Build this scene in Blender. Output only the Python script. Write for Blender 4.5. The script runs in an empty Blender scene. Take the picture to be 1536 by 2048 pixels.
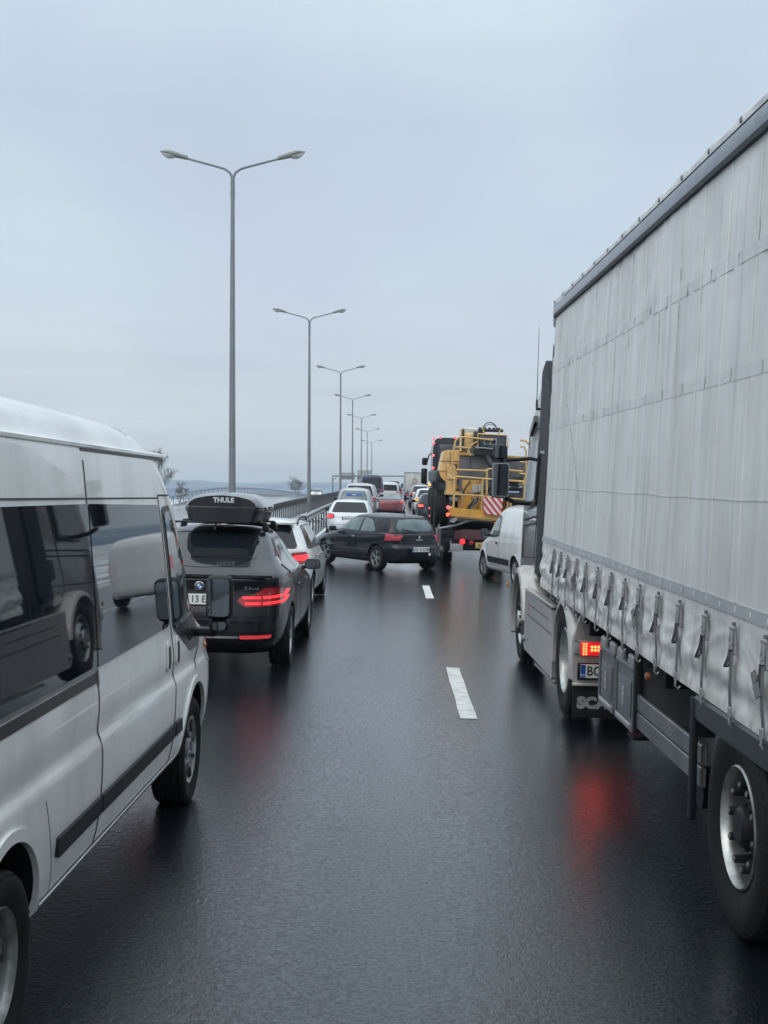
import bpy, bmesh, math, random
from mathutils import Vector, Matrix
from mathutils.bvhtree import BVHTree
from mathutils import noise as mn
random.seed(7)
R = math.radians
S = bpy.context.scene
C = S.collection

# ------------------------------------------------------------------ camera
cam_d = bpy.data.cameras.new('camera')
cam = bpy.data.objects.new('camera', cam_d)
C.objects.link(cam)
S.camera = cam
cam_d.sensor_fit = 'VERTICAL'
cam_d.sensor_height = 36.0
cam_d.lens = 2500 / 2048 * 36.0
cam_d.clip_end = 9000
cam_d.clip_start = 0.05
cam.location = (0, 0, 2.02)
cam.rotation_euler = (Matrix.Rotation(R(90 - 0.894), 3, 'X') @ Matrix.Rotation(R(0.22), 3, 'Z')).to_euler()

# ------------------------------------------------------------------ view
S.view_settings.view_transform = 'Standard'
S.view_settings.look = 'None'
S.view_settings.exposure = 0.0
S.view_settings.gamma = 1.0
S.view_settings.use_curve_mapping = False

# ------------------------------------------------------------------ overcast sky
SUN_EL, SUN_ROT = 38, 205
w = bpy.data.worlds.new('World')
S.world = w
w.use_nodes = True
nt = w.node_tree
nt.nodes.clear()
N = nt.nodes.new
L = nt.links.new
out = N('ShaderNodeOutputWorld')
bg = N('ShaderNodeBackground')
sky = N('ShaderNodeTexSky')
sky.sky_type = 'NISHITA'
sky.sun_disc = False
sky.sun_elevation = R(SUN_EL)
sky.sun_rotation = R(SUN_ROT)
sky.air_density = 1.0
sky.dust_density = 2.0
tc = N('ShaderNodeTexCoord')
sep = N('ShaderNodeSeparateXYZ')
L(tc.outputs['Generated'], sep.inputs[0])
ramp = N('ShaderNodeValToRGB')
el = ramp.color_ramp.elements
def srgb(r, g, b):
    f = lambda c: (c / 255 / 12.92) if c <= 10 else ((c / 255 + 0.055) / 1.055) ** 2.4
    return (f(r), f(g), f(b), 1)
stops = [(0.0, (176, 186, 198)), (0.50, (202, 213, 223)), (0.512, (210, 217, 225)), (0.535, (204, 212, 222)),
         (0.58, (202, 212, 224)), (0.64, (199, 212, 224)), (0.70, (202, 217, 226)), (1.0, (214, 226, 233))]
el[0].position = 0.0; el[0].color = srgb(*stops[0][1])
el[1].position = 1.0; el[1].color = srgb(*stops[-1][1])
for p, c in stops[1:-1]:
    e = el.new(p); e.color = srgb(*c)
mr = N('ShaderNodeMapRange')
mr.inputs['From Min'].default_value = -1
mr.inputs['From Max'].default_value = 1
L(sep.outputs['Z'], mr.inputs['Value'])
L(mr.outputs[0], ramp.inputs[0])
# flat cloud layers: noise stretched along the horizon
mp = N('ShaderNodeMapping')
mp.inputs['Scale'].default_value = (2.2, 2.2, 26)
L(tc.outputs['Generated'], mp.inputs[0])
n1 = N('ShaderNodeTexNoise')
n1.inputs['Scale'].default_value = 1.6
n1.inputs['Detail'].default_value = 6
n1.inputs['Roughness'].default_value = 0.55
n1.inputs['Distortion'].default_value = 0.4
L(mp.outputs[0], n1.inputs['Vector'])
cr = N('ShaderNodeMapRange')
cr.inputs['From Min'].default_value = 0.35
cr.inputs['From Max'].default_value = 0.68
cr.inputs['To Min'].default_value = 0.90
cr.inputs['To Max'].default_value = 1.11
L(n1.outputs['Fac'], cr.inputs['Value'])
n2 = N('ShaderNodeTexNoise')
n2.inputs['Scale'].default_value = 3.2
n2.inputs['Detail'].default_value = 3
L(tc.outputs['Generated'], n2.inputs['Vector'])
cr2 = N('ShaderNodeMapRange')
cr2.inputs['From Min'].default_value = 0.3
cr2.inputs['From Max'].default_value = 0.7
cr2.inputs['To Min'].default_value = 0.93
cr2.inputs['To Max'].default_value = 1.045
L(n2.outputs['Fac'], cr2.inputs['Value'])
mu = N('ShaderNodeMath'); mu.operation = 'MULTIPLY'
fade = N('ShaderNodeMapRange'); fade.inputs['From Min'].default_value = 0.03; fade.inputs['From Max'].default_value = 0.16
fade.inputs['To Min'].default_value = 0.0; fade.inputs['To Max'].default_value = 0.88
L(sep.outputs['Z'], fade.inputs['Value'])
fm = N('ShaderNodeMix'); fm.data_type = 'FLOAT'
L(fade.outputs[0], fm.inputs[0]); L(cr.outputs[0], fm.inputs[2]); fm.inputs[3].default_value = 1.0
L(fm.outputs[0], mu.inputs[0]); L(cr2.outputs[0], mu.inputs[1])
mx = N('ShaderNodeVectorMath'); mx.operation = 'SCALE'
L(ramp.outputs[0], mx.inputs[0]); L(mu.outputs[0], mx.inputs['Scale'])
sk = N('ShaderNodeVectorMath'); sk.operation = 'SCALE'
sk.inputs['Scale'].default_value = 0.02
L(sky.outputs[0], sk.inputs[0])
ad = N('ShaderNodeVectorMath'); ad.operation = 'ADD'
mx2 = N('ShaderNodeVectorMath'); mx2.operation = 'SCALE'; mx2.inputs['Scale'].default_value = 0.95
tint = N('ShaderNodeMix'); tint.data_type = 'RGBA'
tint.inputs[6].default_value = (.965, .955, 1.0, 1); tint.inputs[7].default_value = (1.0, 1.025, 1.0, 1)
tn = N('ShaderNodeMapRange'); tn.inputs['From Min'].default_value = 0.38; tn.inputs['From Max'].default_value = 0.62
L(n2.outputs['Fac'], tn.inputs['Value']); L(tn.outputs[0], tint.inputs[0])
tm = N('ShaderNodeVectorMath'); tm.operation = 'MULTIPLY'
L(mx.outputs[0], tm.inputs[0]); L(tint.outputs[2], tm.inputs[1])
L(tm.outputs[0], mx2.inputs[0])
L(mx2.outputs[0], ad.inputs[0]); L(sk.outputs[0], ad.inputs[1])
# CIE overcast: the cloud deck brightens towards the zenith
zr = N('ShaderNodeMapRange'); zr.interpolation_type = 'SMOOTHSTEP'
zr.inputs['From Min'].default_value = 0.26; zr.inputs['From Max'].default_value = 1.0
L(sep.outputs['Z'], zr.inputs['Value'])
zm = N('ShaderNodeMix'); zm.data_type = 'RGBA'
zm.inputs[6].default_value = (1, 1, 1, 1); zm.inputs[7].default_value = (2.65, 2.55, 2.45, 1)
L(zr.outputs[0], zm.inputs[0])
zx = N('ShaderNodeVectorMath'); zx.operation = 'MULTIPLY'
L(ad.outputs[0], zx.inputs[0]); L(zm.outputs[2], zx.inputs[1])
L(zx.outputs[0], bg.inputs['Color'])
bg.inputs['Strength'].default_value = 1.0
L(bg.outputs[0], out.inputs['Surface'])

sun_d = bpy.data.lights.new('sun', 'SUN')
sun_d.energy = 0.5
sun_d.angle = R(40)
sun_d.color = (1, 0.97, 0.93)
sun = bpy.data.objects.new('sun', sun_d)
C.objects.link(sun)
az = R(SUN_ROT)
sd = Vector((math.sin(az) * math.cos(R(SUN_EL)), math.cos(az) * math.cos(R(SUN_EL)), math.sin(R(SUN_EL))))
sun.rotation_euler = sd.to_track_quat('Z', 'Y').to_euler()
sun.location = (0, 0, 60)

# ------------------------------------------------------------------ materials
M = {}
def mat(name, col, rough=0.5, metal=0.0, coat=0.0, spec=0.5, emit=None, estr=0.0, var=0.0, vscale=8.0,
        dirt=0.0, dirtcol=(0.16, 0.15, 0.135), dscale=3.0, bump=0.0, bscale=60.0, alpha=1.0, trans=0.0, low=None, rvar=0.0, drops=0.0):
    m = bpy.data.materials.new(name)
    m.use_nodes = True
    t = m.node_tree
    b = t.nodes['Principled BSDF']
    b.inputs['Base Color'].default_value = (*col, 1)
    b.inputs['Roughness'].default_value = rough
    b.inputs['Metallic'].default_value = metal
    b.inputs['Coat Weight'].default_value = coat
    b.inputs['Coat Roughness'].default_value = 0.03
    b.inputs['Specular IOR Level'].default_value = spec
    b.inputs['Transmission Weight'].default_value = trans
    b.inputs['Alpha'].default_value = alpha
    if emit:
        b.inputs['Emission Color'].default_value = (*emit, 1)
        b.inputs['Emission Strength'].default_value = estr
    tcn = t.nodes.new('ShaderNodeTexCoord')
    cur = None
    if var or dirt or rvar:
        nz = t.nodes.new('ShaderNodeTexNoise')
        nz.inputs['Scale'].default_value = vscale
        nz.inputs['Detail'].default_value = 6
        t.links.new(tcn.outputs['Object'], nz.inputs['Vector'])
    if var:
        mxn = t.nodes.new('ShaderNodeMix'); mxn.data_type = 'RGBA'
        mxn.inputs[6].default_value = (*[c * (1 - var) for c in col], 1)
        mxn.inputs[7].default_value = (*[min(1, c * (1 + var)) for c in col], 1)
        rr = t.nodes.new('ShaderNodeMapRange')
        rr.inputs['From Min'].default_value = 0.3; rr.inputs['From Max'].default_value = 0.7
        t.links.new(nz.outputs['Fac'], rr.inputs['Value'])
        t.links.new(rr.outputs[0], mxn.inputs[0])
        cur = mxn.outputs[2]
    if rvar:
        rr = t.nodes.new('ShaderNodeMapRange')
        rr.inputs['From Min'].default_value = 0.3; rr.inputs['From Max'].default_value = 0.7
        rr.inputs['To Min'].default_value = rough; rr.inputs['To Max'].default_value = rough + rvar
        t.links.new(nz.outputs['Fac'], rr.inputs['Value'])
        t.links.new(rr.outputs[0], b.inputs['Roughness'])
    if dirt:
        # road film splashed over the surface: streaky, heavier on the lower panels where spray lands
        dm = t.nodes.new('ShaderNodeMapping')
        dm.inputs['Scale'].default_value = (1, 1, 0.28)
        t.links.new(tcn.outputs['Object'], dm.inputs[0])
        dn = t.nodes.new('ShaderNodeTexNoise')
        dn.inputs['Scale'].default_value = dscale; dn.inputs['Detail'].default_value = 9; dn.inputs['Roughness'].default_value = 0.65
        t.links.new(dm.outputs[0], dn.inputs['Vector'])
        dr = t.nodes.new('ShaderNodeMapRange')
        dr.inputs['From Min'].default_value = 0.45; dr.inputs['From Max'].default_value = 0.8
        dr.inputs['To Max'].default_value = dirt
        t.links.new(dn.outputs['Fac'], dr.inputs['Value'])
        fac = dr.outputs[0]
        if low is not None:
            sp = t.nodes.new('ShaderNodeSeparateXYZ')
            t.links.new(tcn.outputs['Object'], sp.inputs[0])
            lr = t.nodes.new('ShaderNodeMapRange')
            lr.inputs['From Min'].default_value = low; lr.inputs['From Max'].default_value = low * 0.3
            lr.inputs['To Max'].default_value = min(0.75, dirt * 1.3)
            t.links.new(sp.outputs['Z'], lr.inputs['Value'])
            ml = t.nodes.new('ShaderNodeMath'); ml.operation = 'MULTIPLY'
            t.links.new(lr.outputs[0], ml.inputs[0])
            dn2 = t.nodes.new('ShaderNodeMapRange'); dn2.inputs['From Min'].default_value = 0.3; dn2.inputs['From Max'].default_value = 0.65
            t.links.new(dn.outputs['Fac'], dn2.inputs['Value'])
            t.links.new(dn2.outputs[0], ml.inputs[1])
            mm = t.nodes.new('ShaderNodeMath'); mm.operation = 'MAXIMUM'
            t.links.new(ml.outputs[0], mm.inputs[0]); t.links.new(fac, mm.inputs[1])
            fac = mm.outputs[0]
        m3 = t.nodes.new('ShaderNodeMix'); m3.data_type = 'RGBA'
        m3.inputs[6].default_value = (*col, 1)
        if cur: t.links.new(cur, m3.inputs[6])
        m3.inputs[7].default_value = (*dirtcol, 1)
        t.links.new(fac, m3.inputs[0])
        cur = m3.outputs[2]
    if cur: t.links.new(cur, b.inputs['Base Color'])
    if bump:
        bn = t.nodes.new('ShaderNodeTexNoise')
        bn.inputs['Scale'].default_value = bscale; bn.inputs['Detail'].default_value = 5
        t.links.new(tcn.outputs['Object'], bn.inputs['Vector'])
        bb = t.nodes.new('ShaderNodeBump')
        bb.inputs['Strength'].default_value = bump
        bb.inputs['Distance'].default_value = 0.01
        t.links.new(bn.outputs['Fac'], bb.inputs['Height'])
        t.links.new(bb.outputs[0], b.inputs['Normal'])
        if drops == 2: t.links.new(bb.outputs[0], b.inputs['Coat Normal'])
    M[name] = m
    return m

# ------------------------------------------------------------------ object helpers
def tag(o, label=None, cat=None, group=None, kind=None):
    if label: o['label'] = label
    if cat: o['category'] = cat
    if group: o['group'] = group
    if kind: o['kind'] = kind
    return o

def thing(name, label, cat, loc=(0, 0, 0), rot=(0, 0, 0), group=None):
    o = bpy.data.objects.new(name, None)
    o.empty_display_size = 0.2
    C.objects.link(o)
    o.location = loc
    o.rotation_euler = rot
    return tag(o, label, cat, group)

def link(name, me, parent=None, loc=None, rot=None):
    o = bpy.data.objects.new(name, me)
    C.objects.link(o)
    if parent: o.parent = parent
    if loc is not None: o.location = loc
    if rot is not None: o.rotation_euler = rot
    return o

def copy_tree(o, parent=None):
    c = o.copy()
    C.objects.link(c)
    if parent: c.parent = parent
    for ch in list(o.children):
        copy_tree(ch, c)
    return c

class MB:
    def __init__(s):
        s.bm = bmesh.new()
        s.mats = []
        s.mi = 0
    def use(s, m):
        if m not in s.mats: s.mats.append(m)
        s.mi = s.mats.index(m)
        return s
    def _fin(s, faces):
        for f in faces: f.material_index = s.mi
    def box(s, c, d, rot=None, bev=0.0, seg=2):
        r = bmesh.ops.create_cube(s.bm, size=1)
        vs = r['verts']
        bmesh.ops.scale(s.bm, vec=d, verts=vs)
        if bev > 0:
            es = list({e for v in vs for e in v.link_edges})
            r2 = bmesh.ops.bevel(s.bm, geom=es, offset=min(bev, min(d) * 0.49), segments=seg, affect='EDGES', profile=0.5)
            vs = list({v for f in r2['faces'] for v in f.verts} | {v for v in vs if v.is_valid})
            # include whole island
            seen = set(vs); st = list(vs)
            while st:
                v = st.pop()
                for e in v.link_edges:
                    o = e.other_vert(v)
                    if o not in seen: seen.add(o); st.append(o)
            vs = list(seen)
        mt = Matrix.Translation(c)
        if rot is not None: mt = mt @ (rot.to_4x4() if hasattr(rot, 'to_4x4') else rot)
        bmesh.ops.transform(s.bm, matrix=mt, verts=vs)
        s._fin({f for v in vs for f in v.link_faces})
        return s
    def cyl(s, p0, p1, r0, r1=None, seg=12, cap=True):
        r1 = r0 if r1 is None else r1
        p0 = Vector(p0); p1 = Vector(p1)
        d = p1 - p0
        q = d.to_track_quat('Z', 'Y').to_matrix()
        a, b = [], []
        for i in range(seg):
            an = 2 * math.pi * i / seg
            u = q @ Vector((math.cos(an), math.sin(an), 0))
            a.append(s.bm.verts.new(p0 + u * r0)); b.append(s.bm.verts.new(p1 + u * r1))
        fs = [s.bm.faces.new((a[i], a[(i + 1) % seg], b[(i + 1) % seg], b[i])) for i in range(seg)]
        if cap:
            fs.append(s.bm.faces.new(a[::-1])); fs.append(s.bm.faces.new(b))
        s._fin(fs)
        return s
    def tube(s, pts, r, seg=8):
        pts = [Vector(p) for p in pts]
        rings = []
        up = None
        for i, p in enumerate(pts):
            t = (pts[min(i + 1, len(pts) - 1)] - pts[max(i - 1, 0)]).normalized()
            if up is None:
                up = Vector((0, 0, 1)) if abs(t.z) < 0.9 else Vector((1, 0, 0))
            x = t.cross(up).normalized(); y = x.cross(t).normalized()
            up = y
            rr = r[i] if isinstance(r, (list, tuple)) else r
            rings.append([s.bm.verts.new(p + (x * math.cos(2 * math.pi * k / seg) + y * math.sin(2 * math.pi * k / seg)) * rr) for k in range(seg)])
        fs = []
        for a, b in zip(rings, rings[1:]):
            for k in range(seg):
                fs.append(s.bm.faces.new((a[k], a[(k + 1) % seg], b[(k + 1) % seg], b[k])))
        fs.append(s.bm.faces.new(rings[0][::-1])); fs.append(s.bm.faces.new(rings[-1]))
        s._fin(fs)
        return s
    def lathe(s, prof, axis='X', c=(0, 0, 0), seg=48, close=False):
        """prof: [(along, radius)]"""
        rings = []
        for a, r in prof:
            ring = []
            for k in range(seg):
                an = 2 * math.pi * k / seg
                if axis == 'X': p = (a, r * math.cos(an), r * math.sin(an))
                elif axis == 'Y': p = (r * math.cos(an), a, r * math.sin(an))
                else: p = (r * math.cos(an), r * math.sin(an), a)
                ring.append(s.bm.verts.new(Vector(c) + Vector(p)))
            rings.append(ring)
        fs = []
        pr = list(zip(rings, rings[1:]))
        if close: pr.append((rings[-1], rings[0]))
        for a, b in pr:
            for k in range(seg):
                fs.append(s.bm.faces.new((a[k], a[(k + 1) % seg], b[(k + 1) % seg], b[k])))
        if not close:
            if prof[0][1] > 1e-4: fs.append(s.bm.faces.new(rings[0][::-1]))
            if prof[-1][1] > 1e-4: fs.append(s.bm.faces.new(rings[-1]))
        s._fin(fs)
        return s
    def prism(s, poly, axis, lo, hi):
        """extrude a 2D polygon. axis X: poly=(y,z); Y: (x,z); Z: (x,y)"""
        def P(a, b, t):
            return {'X': (t, a, b), 'Y': (a, t, b), 'Z': (a, b, t)}[axis]
        a = [s.bm.verts.new(P(u, v, lo)) for u, v in poly]
        b = [s.bm.verts.new(P(u, v, hi)) for u, v in poly]
        n = len(poly)
        fs = [s.bm.faces.new((a[i], a[(i + 1) % n], b[(i + 1) % n], b[i])) for i in range(n)]
        fs.append(s.bm.faces.new(a[::-1])); fs.append(s.bm.faces.new(b))
        s._fin(fs)
        return s
    def quad(s, a, b, c, d):
        s._fin([s.bm.faces.new([s.bm.verts.new(p) for p in (a, b, c, d)])])
        return s
    def mesh(s, name, mats=None, smooth=35):
        bmesh.ops.recalc_face_normals(s.bm, faces=s.bm.faces)
        me = bpy.data.meshes.new(name)
        s.bm.to_mesh(me); s.bm.free()
        for m in (mats or s.mats): me.materials.append(m)
        if smooth:
            me.polygons.foreach_set('use_smooth', [True] * len(me.polygons))
            me.set_sharp_from_angle(angle=R(smooth))
        return me
    def build(s, name, mats=None, parent=None, loc=None, rot=None, smooth=35):
        if mats is not None and not isinstance(mats, (list, tuple)): mats = [mats]
        return link(name, s.mesh(name, mats, smooth), parent, loc, rot)

def pchip(xs, ys, x):
    n = len(xs)
    if x <= xs[0]: return ys[0]
    if x >= xs[-1]: return ys[-1]
    h = [xs[i + 1] - xs[i] for i in range(n - 1)]
    d = [(ys[i + 1] - ys[i]) / h[i] for i in range(n - 1)]
    m = [0.0] * n
    m[0] = d[0]; m[-1] = d[-1]
    for i in range(1, n - 1):
        if d[i - 1] * d[i] <= 0: m[i] = 0
        else:
            w1 = 2 * h[i] + h[i - 1]; w2 = h[i] + 2 * h[i - 1]
            m[i] = (w1 + w2) / (w1 / d[i - 1] + w2 / d[i])
    i = max(k for k in range(n - 1) if xs[k] <= x)
    t = (x - xs[i]) / h[i]
    return ((2 * t ** 3 - 3 * t ** 2 + 1) * ys[i] + (t ** 3 - 2 * t ** 2 + t) * h[i] * m[i]
            + (-2 * t ** 3 + 3 * t ** 2) * ys[i + 1] + (t ** 3 - t ** 2) * h[i] * m[i + 1])

def rpoly(pts, r=0.03, seg=4):
    out = []
    n = len(pts)
    for i in range(n):
        p = Vector(pts[i]); a = Vector(pts[i - 1]); b = Vector(pts[(i + 1) % n])
        ri = r[i] if isinstance(r, (list, tuple)) else r
        da = (a - p); db = (b - p)
        k = min(ri, da.length * 0.45, db.length * 0.45)
        if k < 1e-4: out.append(tuple(p)); continue
        p0 = p + da.normalized() * k; p1 = p + db.normalized() * k
        for j in range(seg + 1):
            t = j / seg
            q = p0 * (1 - t) ** 2 + p * 2 * t * (1 - t) + p1 * t ** 2
            out.append(tuple(q))
    return out

FONT = None
def text_mesh(name, body, size, mt, parent=None, loc=(0, 0, 0), rot=(0, 0, 0), ext=0.002, bold=0.0, sx=1.0, align='CENTER', shear=0.0):
    cu = bpy.data.curves.new(name, 'FONT')
    cu.body = body; cu.size = size; cu.extrude = ext; cu.offset = bold
    cu.align_x = align; cu.align_y = 'CENTER'; cu.shear = shear; cu.resolution_u = 4
    tmp = bpy.data.objects.new('tmp', cu)
    C.objects.link(tmp)
    dg = bpy.context.evaluated_depsgraph_get()
    me = bpy.data.meshes.new_from_object(tmp.evaluated_get(dg))
    bpy.data.objects.remove(tmp)
    me.materials.clear(); me.materials.append(mt)
    for v in me.vertices: v.co.x *= sx
    me.name = name
    return link(name, me, parent, loc, rot)

# ------------------------------------------------------------------ ground profile
SLOPE = 0.0094
PY = [-60, 0, 30, 46, 62, 75, 102, 135, 168, 201, 235, 300, 400, 600, 1000]
PZ = [0, 0, 0.0, .22, .48, .62, .87, 1.15, 1.12, .9, .45, -.8, -3.0, -6.0, -7.0]
def prof(y): return pchip(PY, PZ, y)
def gz(x, y): return prof(y) - 0.02 * (x - SLOPE * y)
def place(x, y, yaw=0.0, dz=0.0):
    """location and rotation of a vehicle standing on the road, nose towards +Y turned by yaw (deg, left positive)"""
    p = math.atan((prof(y + 3) - prof(y)) / 3)
    m = Matrix.Rotation(R(yaw), 3, 'Z')
    n = Vector((0.02, -math.tan(p), 1)).normalized()
    f = m @ Vector((0, 1, 0))
    f = (f - n * f.dot(n)).normalized()
    r = f.cross(n)
    rot = Matrix((r, f, n)).transposed().to_euler()
    return (x, y, gz(x, y) + dz), rot
# ------------------------------------------------------------------ common materials
mat('black_plastic', (0.011, 0.012, 0.014), 0.5, spec=.3, var=0.2)
mat('rubber', (0.010, 0.011, 0.012), 0.6, spec=.3, var=0.25, vscale=20, bump=0.15, bscale=90, rvar=0.2)
mat('glass_dark', (0.008, 0.011, 0.015), 0.04, spec=0.4, rvar=0.03, vscale=3)
mat('glass_mid', (0.030, 0.045, 0.052), 0.04, spec=0.6, coat=0.3, var=0.35, vscale=1.6)
mat('glass_pale', (0.12, 0.16, 0.17), 0.08, spec=0.5, coat=0.3, var=0.35, vscale=2.5)
mat('chrome', (0.62, 0.64, 0.66), 0.16, metal=1)
mat('alloy', (0.45, 0.46, 0.48), 0.32, metal=0.9, var=0.2, vscale=12, dirt=0.35)
mat('mirror_glass', (0.25, 0.28, 0.30), 0.04, metal=1)
mat('plate_white', (0.72, 0.73, 0.70), 0.4)
mat('plate_blue', (0.01, 0.07, 0.32), 0.4)
mat('ink_black', (0.006, 0.006, 0.007), 0.4)
mat('red_lens', (0.35, 0.012, 0.02), 0.12, coat=0.6)
mat('red_lit', (0.6, 0.02, 0.02), 0.3, emit=(1, 0.035, 0.05), estr=1.25)
mat('red_glow', (0.5, 0.02, 0.02), 0.25, emit=(1, 0.02, 0.025), estr=0.55)
mat('red_pale', (0.42, 0.045, 0.06), 0.2, coat=0.6, var=.4, vscale=18)
mat('red_soft', (0.5, 0.03, 0.04), 0.25, emit=(1, 0.08, 0.10), estr=0.35)
mat('red_led', (0.7, 0.05, 0.02), 0.3, emit=(1, 0.07, 0.02), estr=12.0)
mat('red_brake', (0.7, 0.05, 0.02), 0.3, emit=(1, 0.12, 0.06), estr=2.2)
mat('red_marker', (0.7, 0.05, 0.05), 0.3, emit=(1, 0.16, 0.20), estr=1.3)
mat('amber_lit', (0.8, 0.3, 0.03), 0.3, emit=(1, 0.42, 0.08), estr=1.6)
mat('head_lit', (0.9, 0.9, 0.8), 0.3, emit=(1, 0.86, 0.55), estr=3)
mat('amber_lens', (0.45, 0.16, 0.02), 0.2, coat=0.5)
mat('clear_lens', (0.55, 0.57, 0.58), 0.12, coat=0.6)
mat('galvanised', (0.25, 0.26, 0.27), 0.42, metal=0.5, var=0.25, vscale=1.5, rvar=0.2)
mat('pole_metal', (0.20, 0.21, 0.225), 0.5, metal=0.25, var=0.15, vscale=2)

def wet_asphalt():
    m = bpy.data.materials.new('wet_asphalt'); m.use_nodes = True
    t = m.node_tree; b = t.nodes['Principled BSDF']; n = t.nodes.new; l = t.links.new
    tcn = n('ShaderNodeTexCoord')
    big = n('ShaderNodeTexNoise'); big.inputs['Scale'].default_value = 0.35; big.inputs['Detail'].default_value = 5
    mp = n('ShaderNodeMapping'); mp.inputs['Scale'].default_value = (1.6, 0.22, 1)
    l(tcn.outputs['Object'], mp.inputs[0]); l(mp.outputs[0], big.inputs['Vector'])
    fine = n('ShaderNodeTexNoise'); fine.inputs['Scale'].default_value = 75; fine.inputs['Detail'].default_value = 3; fine.inputs['Roughness'].default_value = 0.6
    l(tcn.outputs['Object'], fine.inputs['Vector'])
    vo = n('ShaderNodeTexVoronoi'); vo.inputs['Scale'].default_value = 95
    l(tcn.outputs['Object'], vo.inputs['Vector'])
    col = n('ShaderNodeMix'); col.data_type = 'RGBA'
    col.inputs[6].default_value = (0.003, 0.0045, 0.007, 1); col.inputs[7].default_value = (0.0105, 0.0135, 0.019, 1)
    l(vo.outputs['Color'], col.inputs[0])
    l(col.outputs[2], b.inputs['Base Color'])
    rr = n('ShaderNodeMapRange'); rr.inputs['From Min'].default_value = 0.32; rr.inputs['From Max'].default_value = 0.68
    rr.inputs['To Min'].default_value = 0.09; rr.inputs['To Max'].default_value = 0.20
    l(big.outputs['Fac'], rr.inputs['Value']); l(rr.outputs[0], b.inputs['Roughness'])
    b.inputs['IOR'].default_value = 1.5
    b.inputs['Specular IOR Level'].default_value = 0.22
    film = n('ShaderNodeTexNoise'); film.inputs['Scale'].default_value = 48; film.inputs['Detail'].default_value = 4; film.inputs['Roughness'].default_value = 0.7
    l(tcn.outputs['Object'], film.inputs['Vector'])
    fr_ = n('ShaderNodeMapRange'); fr_.inputs['From Min'].default_value = 0.36; fr_.inputs['From Max'].default_value = 0.60; fr_.inputs['To Min'].default_value = 0.30
    l(film.outputs['Fac'], fr_.inputs['Value'])
    wv = n('ShaderNodeMapRange'); wv.inputs['From Min'].default_value = 0.30; wv.inputs['From Max'].default_value = 0.55; wv.inputs['To Min'].default_value = 0.62
    l(big.outputs['Fac'], wv.inputs['Value'])
    cw = n('ShaderNodeMath'); cw.operation = 'MULTIPLY'
    l(fr_.outputs[0], cw.inputs[0]); l(wv.outputs[0], cw.inputs[1]); l(cw.outputs[0], b.inputs['Coat Weight'])
    b.inputs['Coat IOR'].default_value = 1.62
    b.inputs['Coat Roughness'].default_value = 0.03
    ripple = n('ShaderNodeTexNoise'); ripple.inputs['Scale'].default_value = 26; ripple.inputs['Detail'].default_value = 5; ripple.inputs['Roughness'].default_value = 0.65
    l(tcn.outputs['Object'], ripple.inputs['Vector'])
    b1 = n('ShaderNodeBump'); b1.inputs['Strength'].default_value = 0.32; b1.inputs['Distance'].default_value = 0.008
    l(fine.outputs['Fac'], b1.inputs['Height'])
    b2 = n('ShaderNodeBump'); b2.inputs['Strength'].default_value = 0.3; b2.inputs['Distance'].default_value = 0.006
    l(vo.outputs['Distance'], b2.inputs['Height']); l(b1.outputs[0], b2.inputs['Normal'])
    b3 = n('ShaderNodeBump'); b3.inputs['Strength'].default_value = 0.27; b3.inputs['Distance'].default_value = 0.010
    l(ripple.outputs['Fac'], b3.inputs['Height']); l(b2.outputs[0], b3.inputs['Normal'])
    l(b3.outputs[0], b.inputs['Normal'])
    b4 = n('ShaderNodeBump'); b4.inputs['Strength'].default_value = 0.27; b4.inputs['Distance'].default_value = 0.010
    l(ripple.outputs['Fac'], b4.inputs['Height'])
    l(b4.outputs[0], b.inputs['Coat Normal'])
    M['wet_asphalt'] = m
wet_asphalt()

def two_tone(name, a, b_, scale, lo, hi, rough=0.8, bump=0.3):
    m = bpy.data.materials.new(name); m.use_nodes = True
    t = m.node_tree; b = t.nodes['Principled BSDF']; n = t.nodes.new; l = t.links.new
    tcn = n('ShaderNodeTexCoord'); nz = n('ShaderNodeTexNoise'); nz.inputs['Scale'].default_value = scale; nz.inputs['Detail'].default_value = 9
    nz.inputs['Roughness'].default_value = 0.62
    l(tcn.outputs['Object'], nz.inputs['Vector'])
    r = n('ShaderNodeMapRange'); r.inputs['From Min'].default_value = lo; r.inputs['From Max'].default_value = hi
    l(nz.outputs['Fac'], r.inputs['Value'])
    mx = n('ShaderNodeMix'); mx.data_type = 'RGBA'; mx.inputs[6].default_value = (*a, 1); mx.inputs[7].default_value = (*b_, 1)
    l(r.outputs[0], mx.inputs[0]); l(mx.outputs[2], b.inputs['Base Color'])
    b.inputs['Roughness'].default_value = rough
    bp = n('ShaderNodeBump'); bp.inputs['Strength'].default_value = bump; bp.inputs['Distance'].default_value = 0.05
    l(nz.outputs['Fac'], bp.inputs['Height']); l(bp.outputs[0], b.inputs['Normal'])
    M[name] = m
two_tone('snowy_ground', (0.10, 0.095, 0.08), (0.72, 0.75, 0.79), 0.09, 0.40, 0.52)
two_tone('slushy_verge', (0.085, 0.085, 0.085), (0.62, 0.65, 0.69), 0.8, 0.46, 0.56)
two_tone('far_hill_hazed', (0.05, 0.10, 0.17), (0.20, 0.30, 0.42), 0.004, 0.46, 0.7, bump=0)  # forest and snow tones with the blue of distant haze put into them
mat('line_paint', (0.70, 0.71, 0.68), 0.35, var=0.12, vscale=9, dirt=0.8, dscale=7, dirtcol=(0.14, 0.14, 0.145), bump=0.25, bscale=70)

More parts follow.
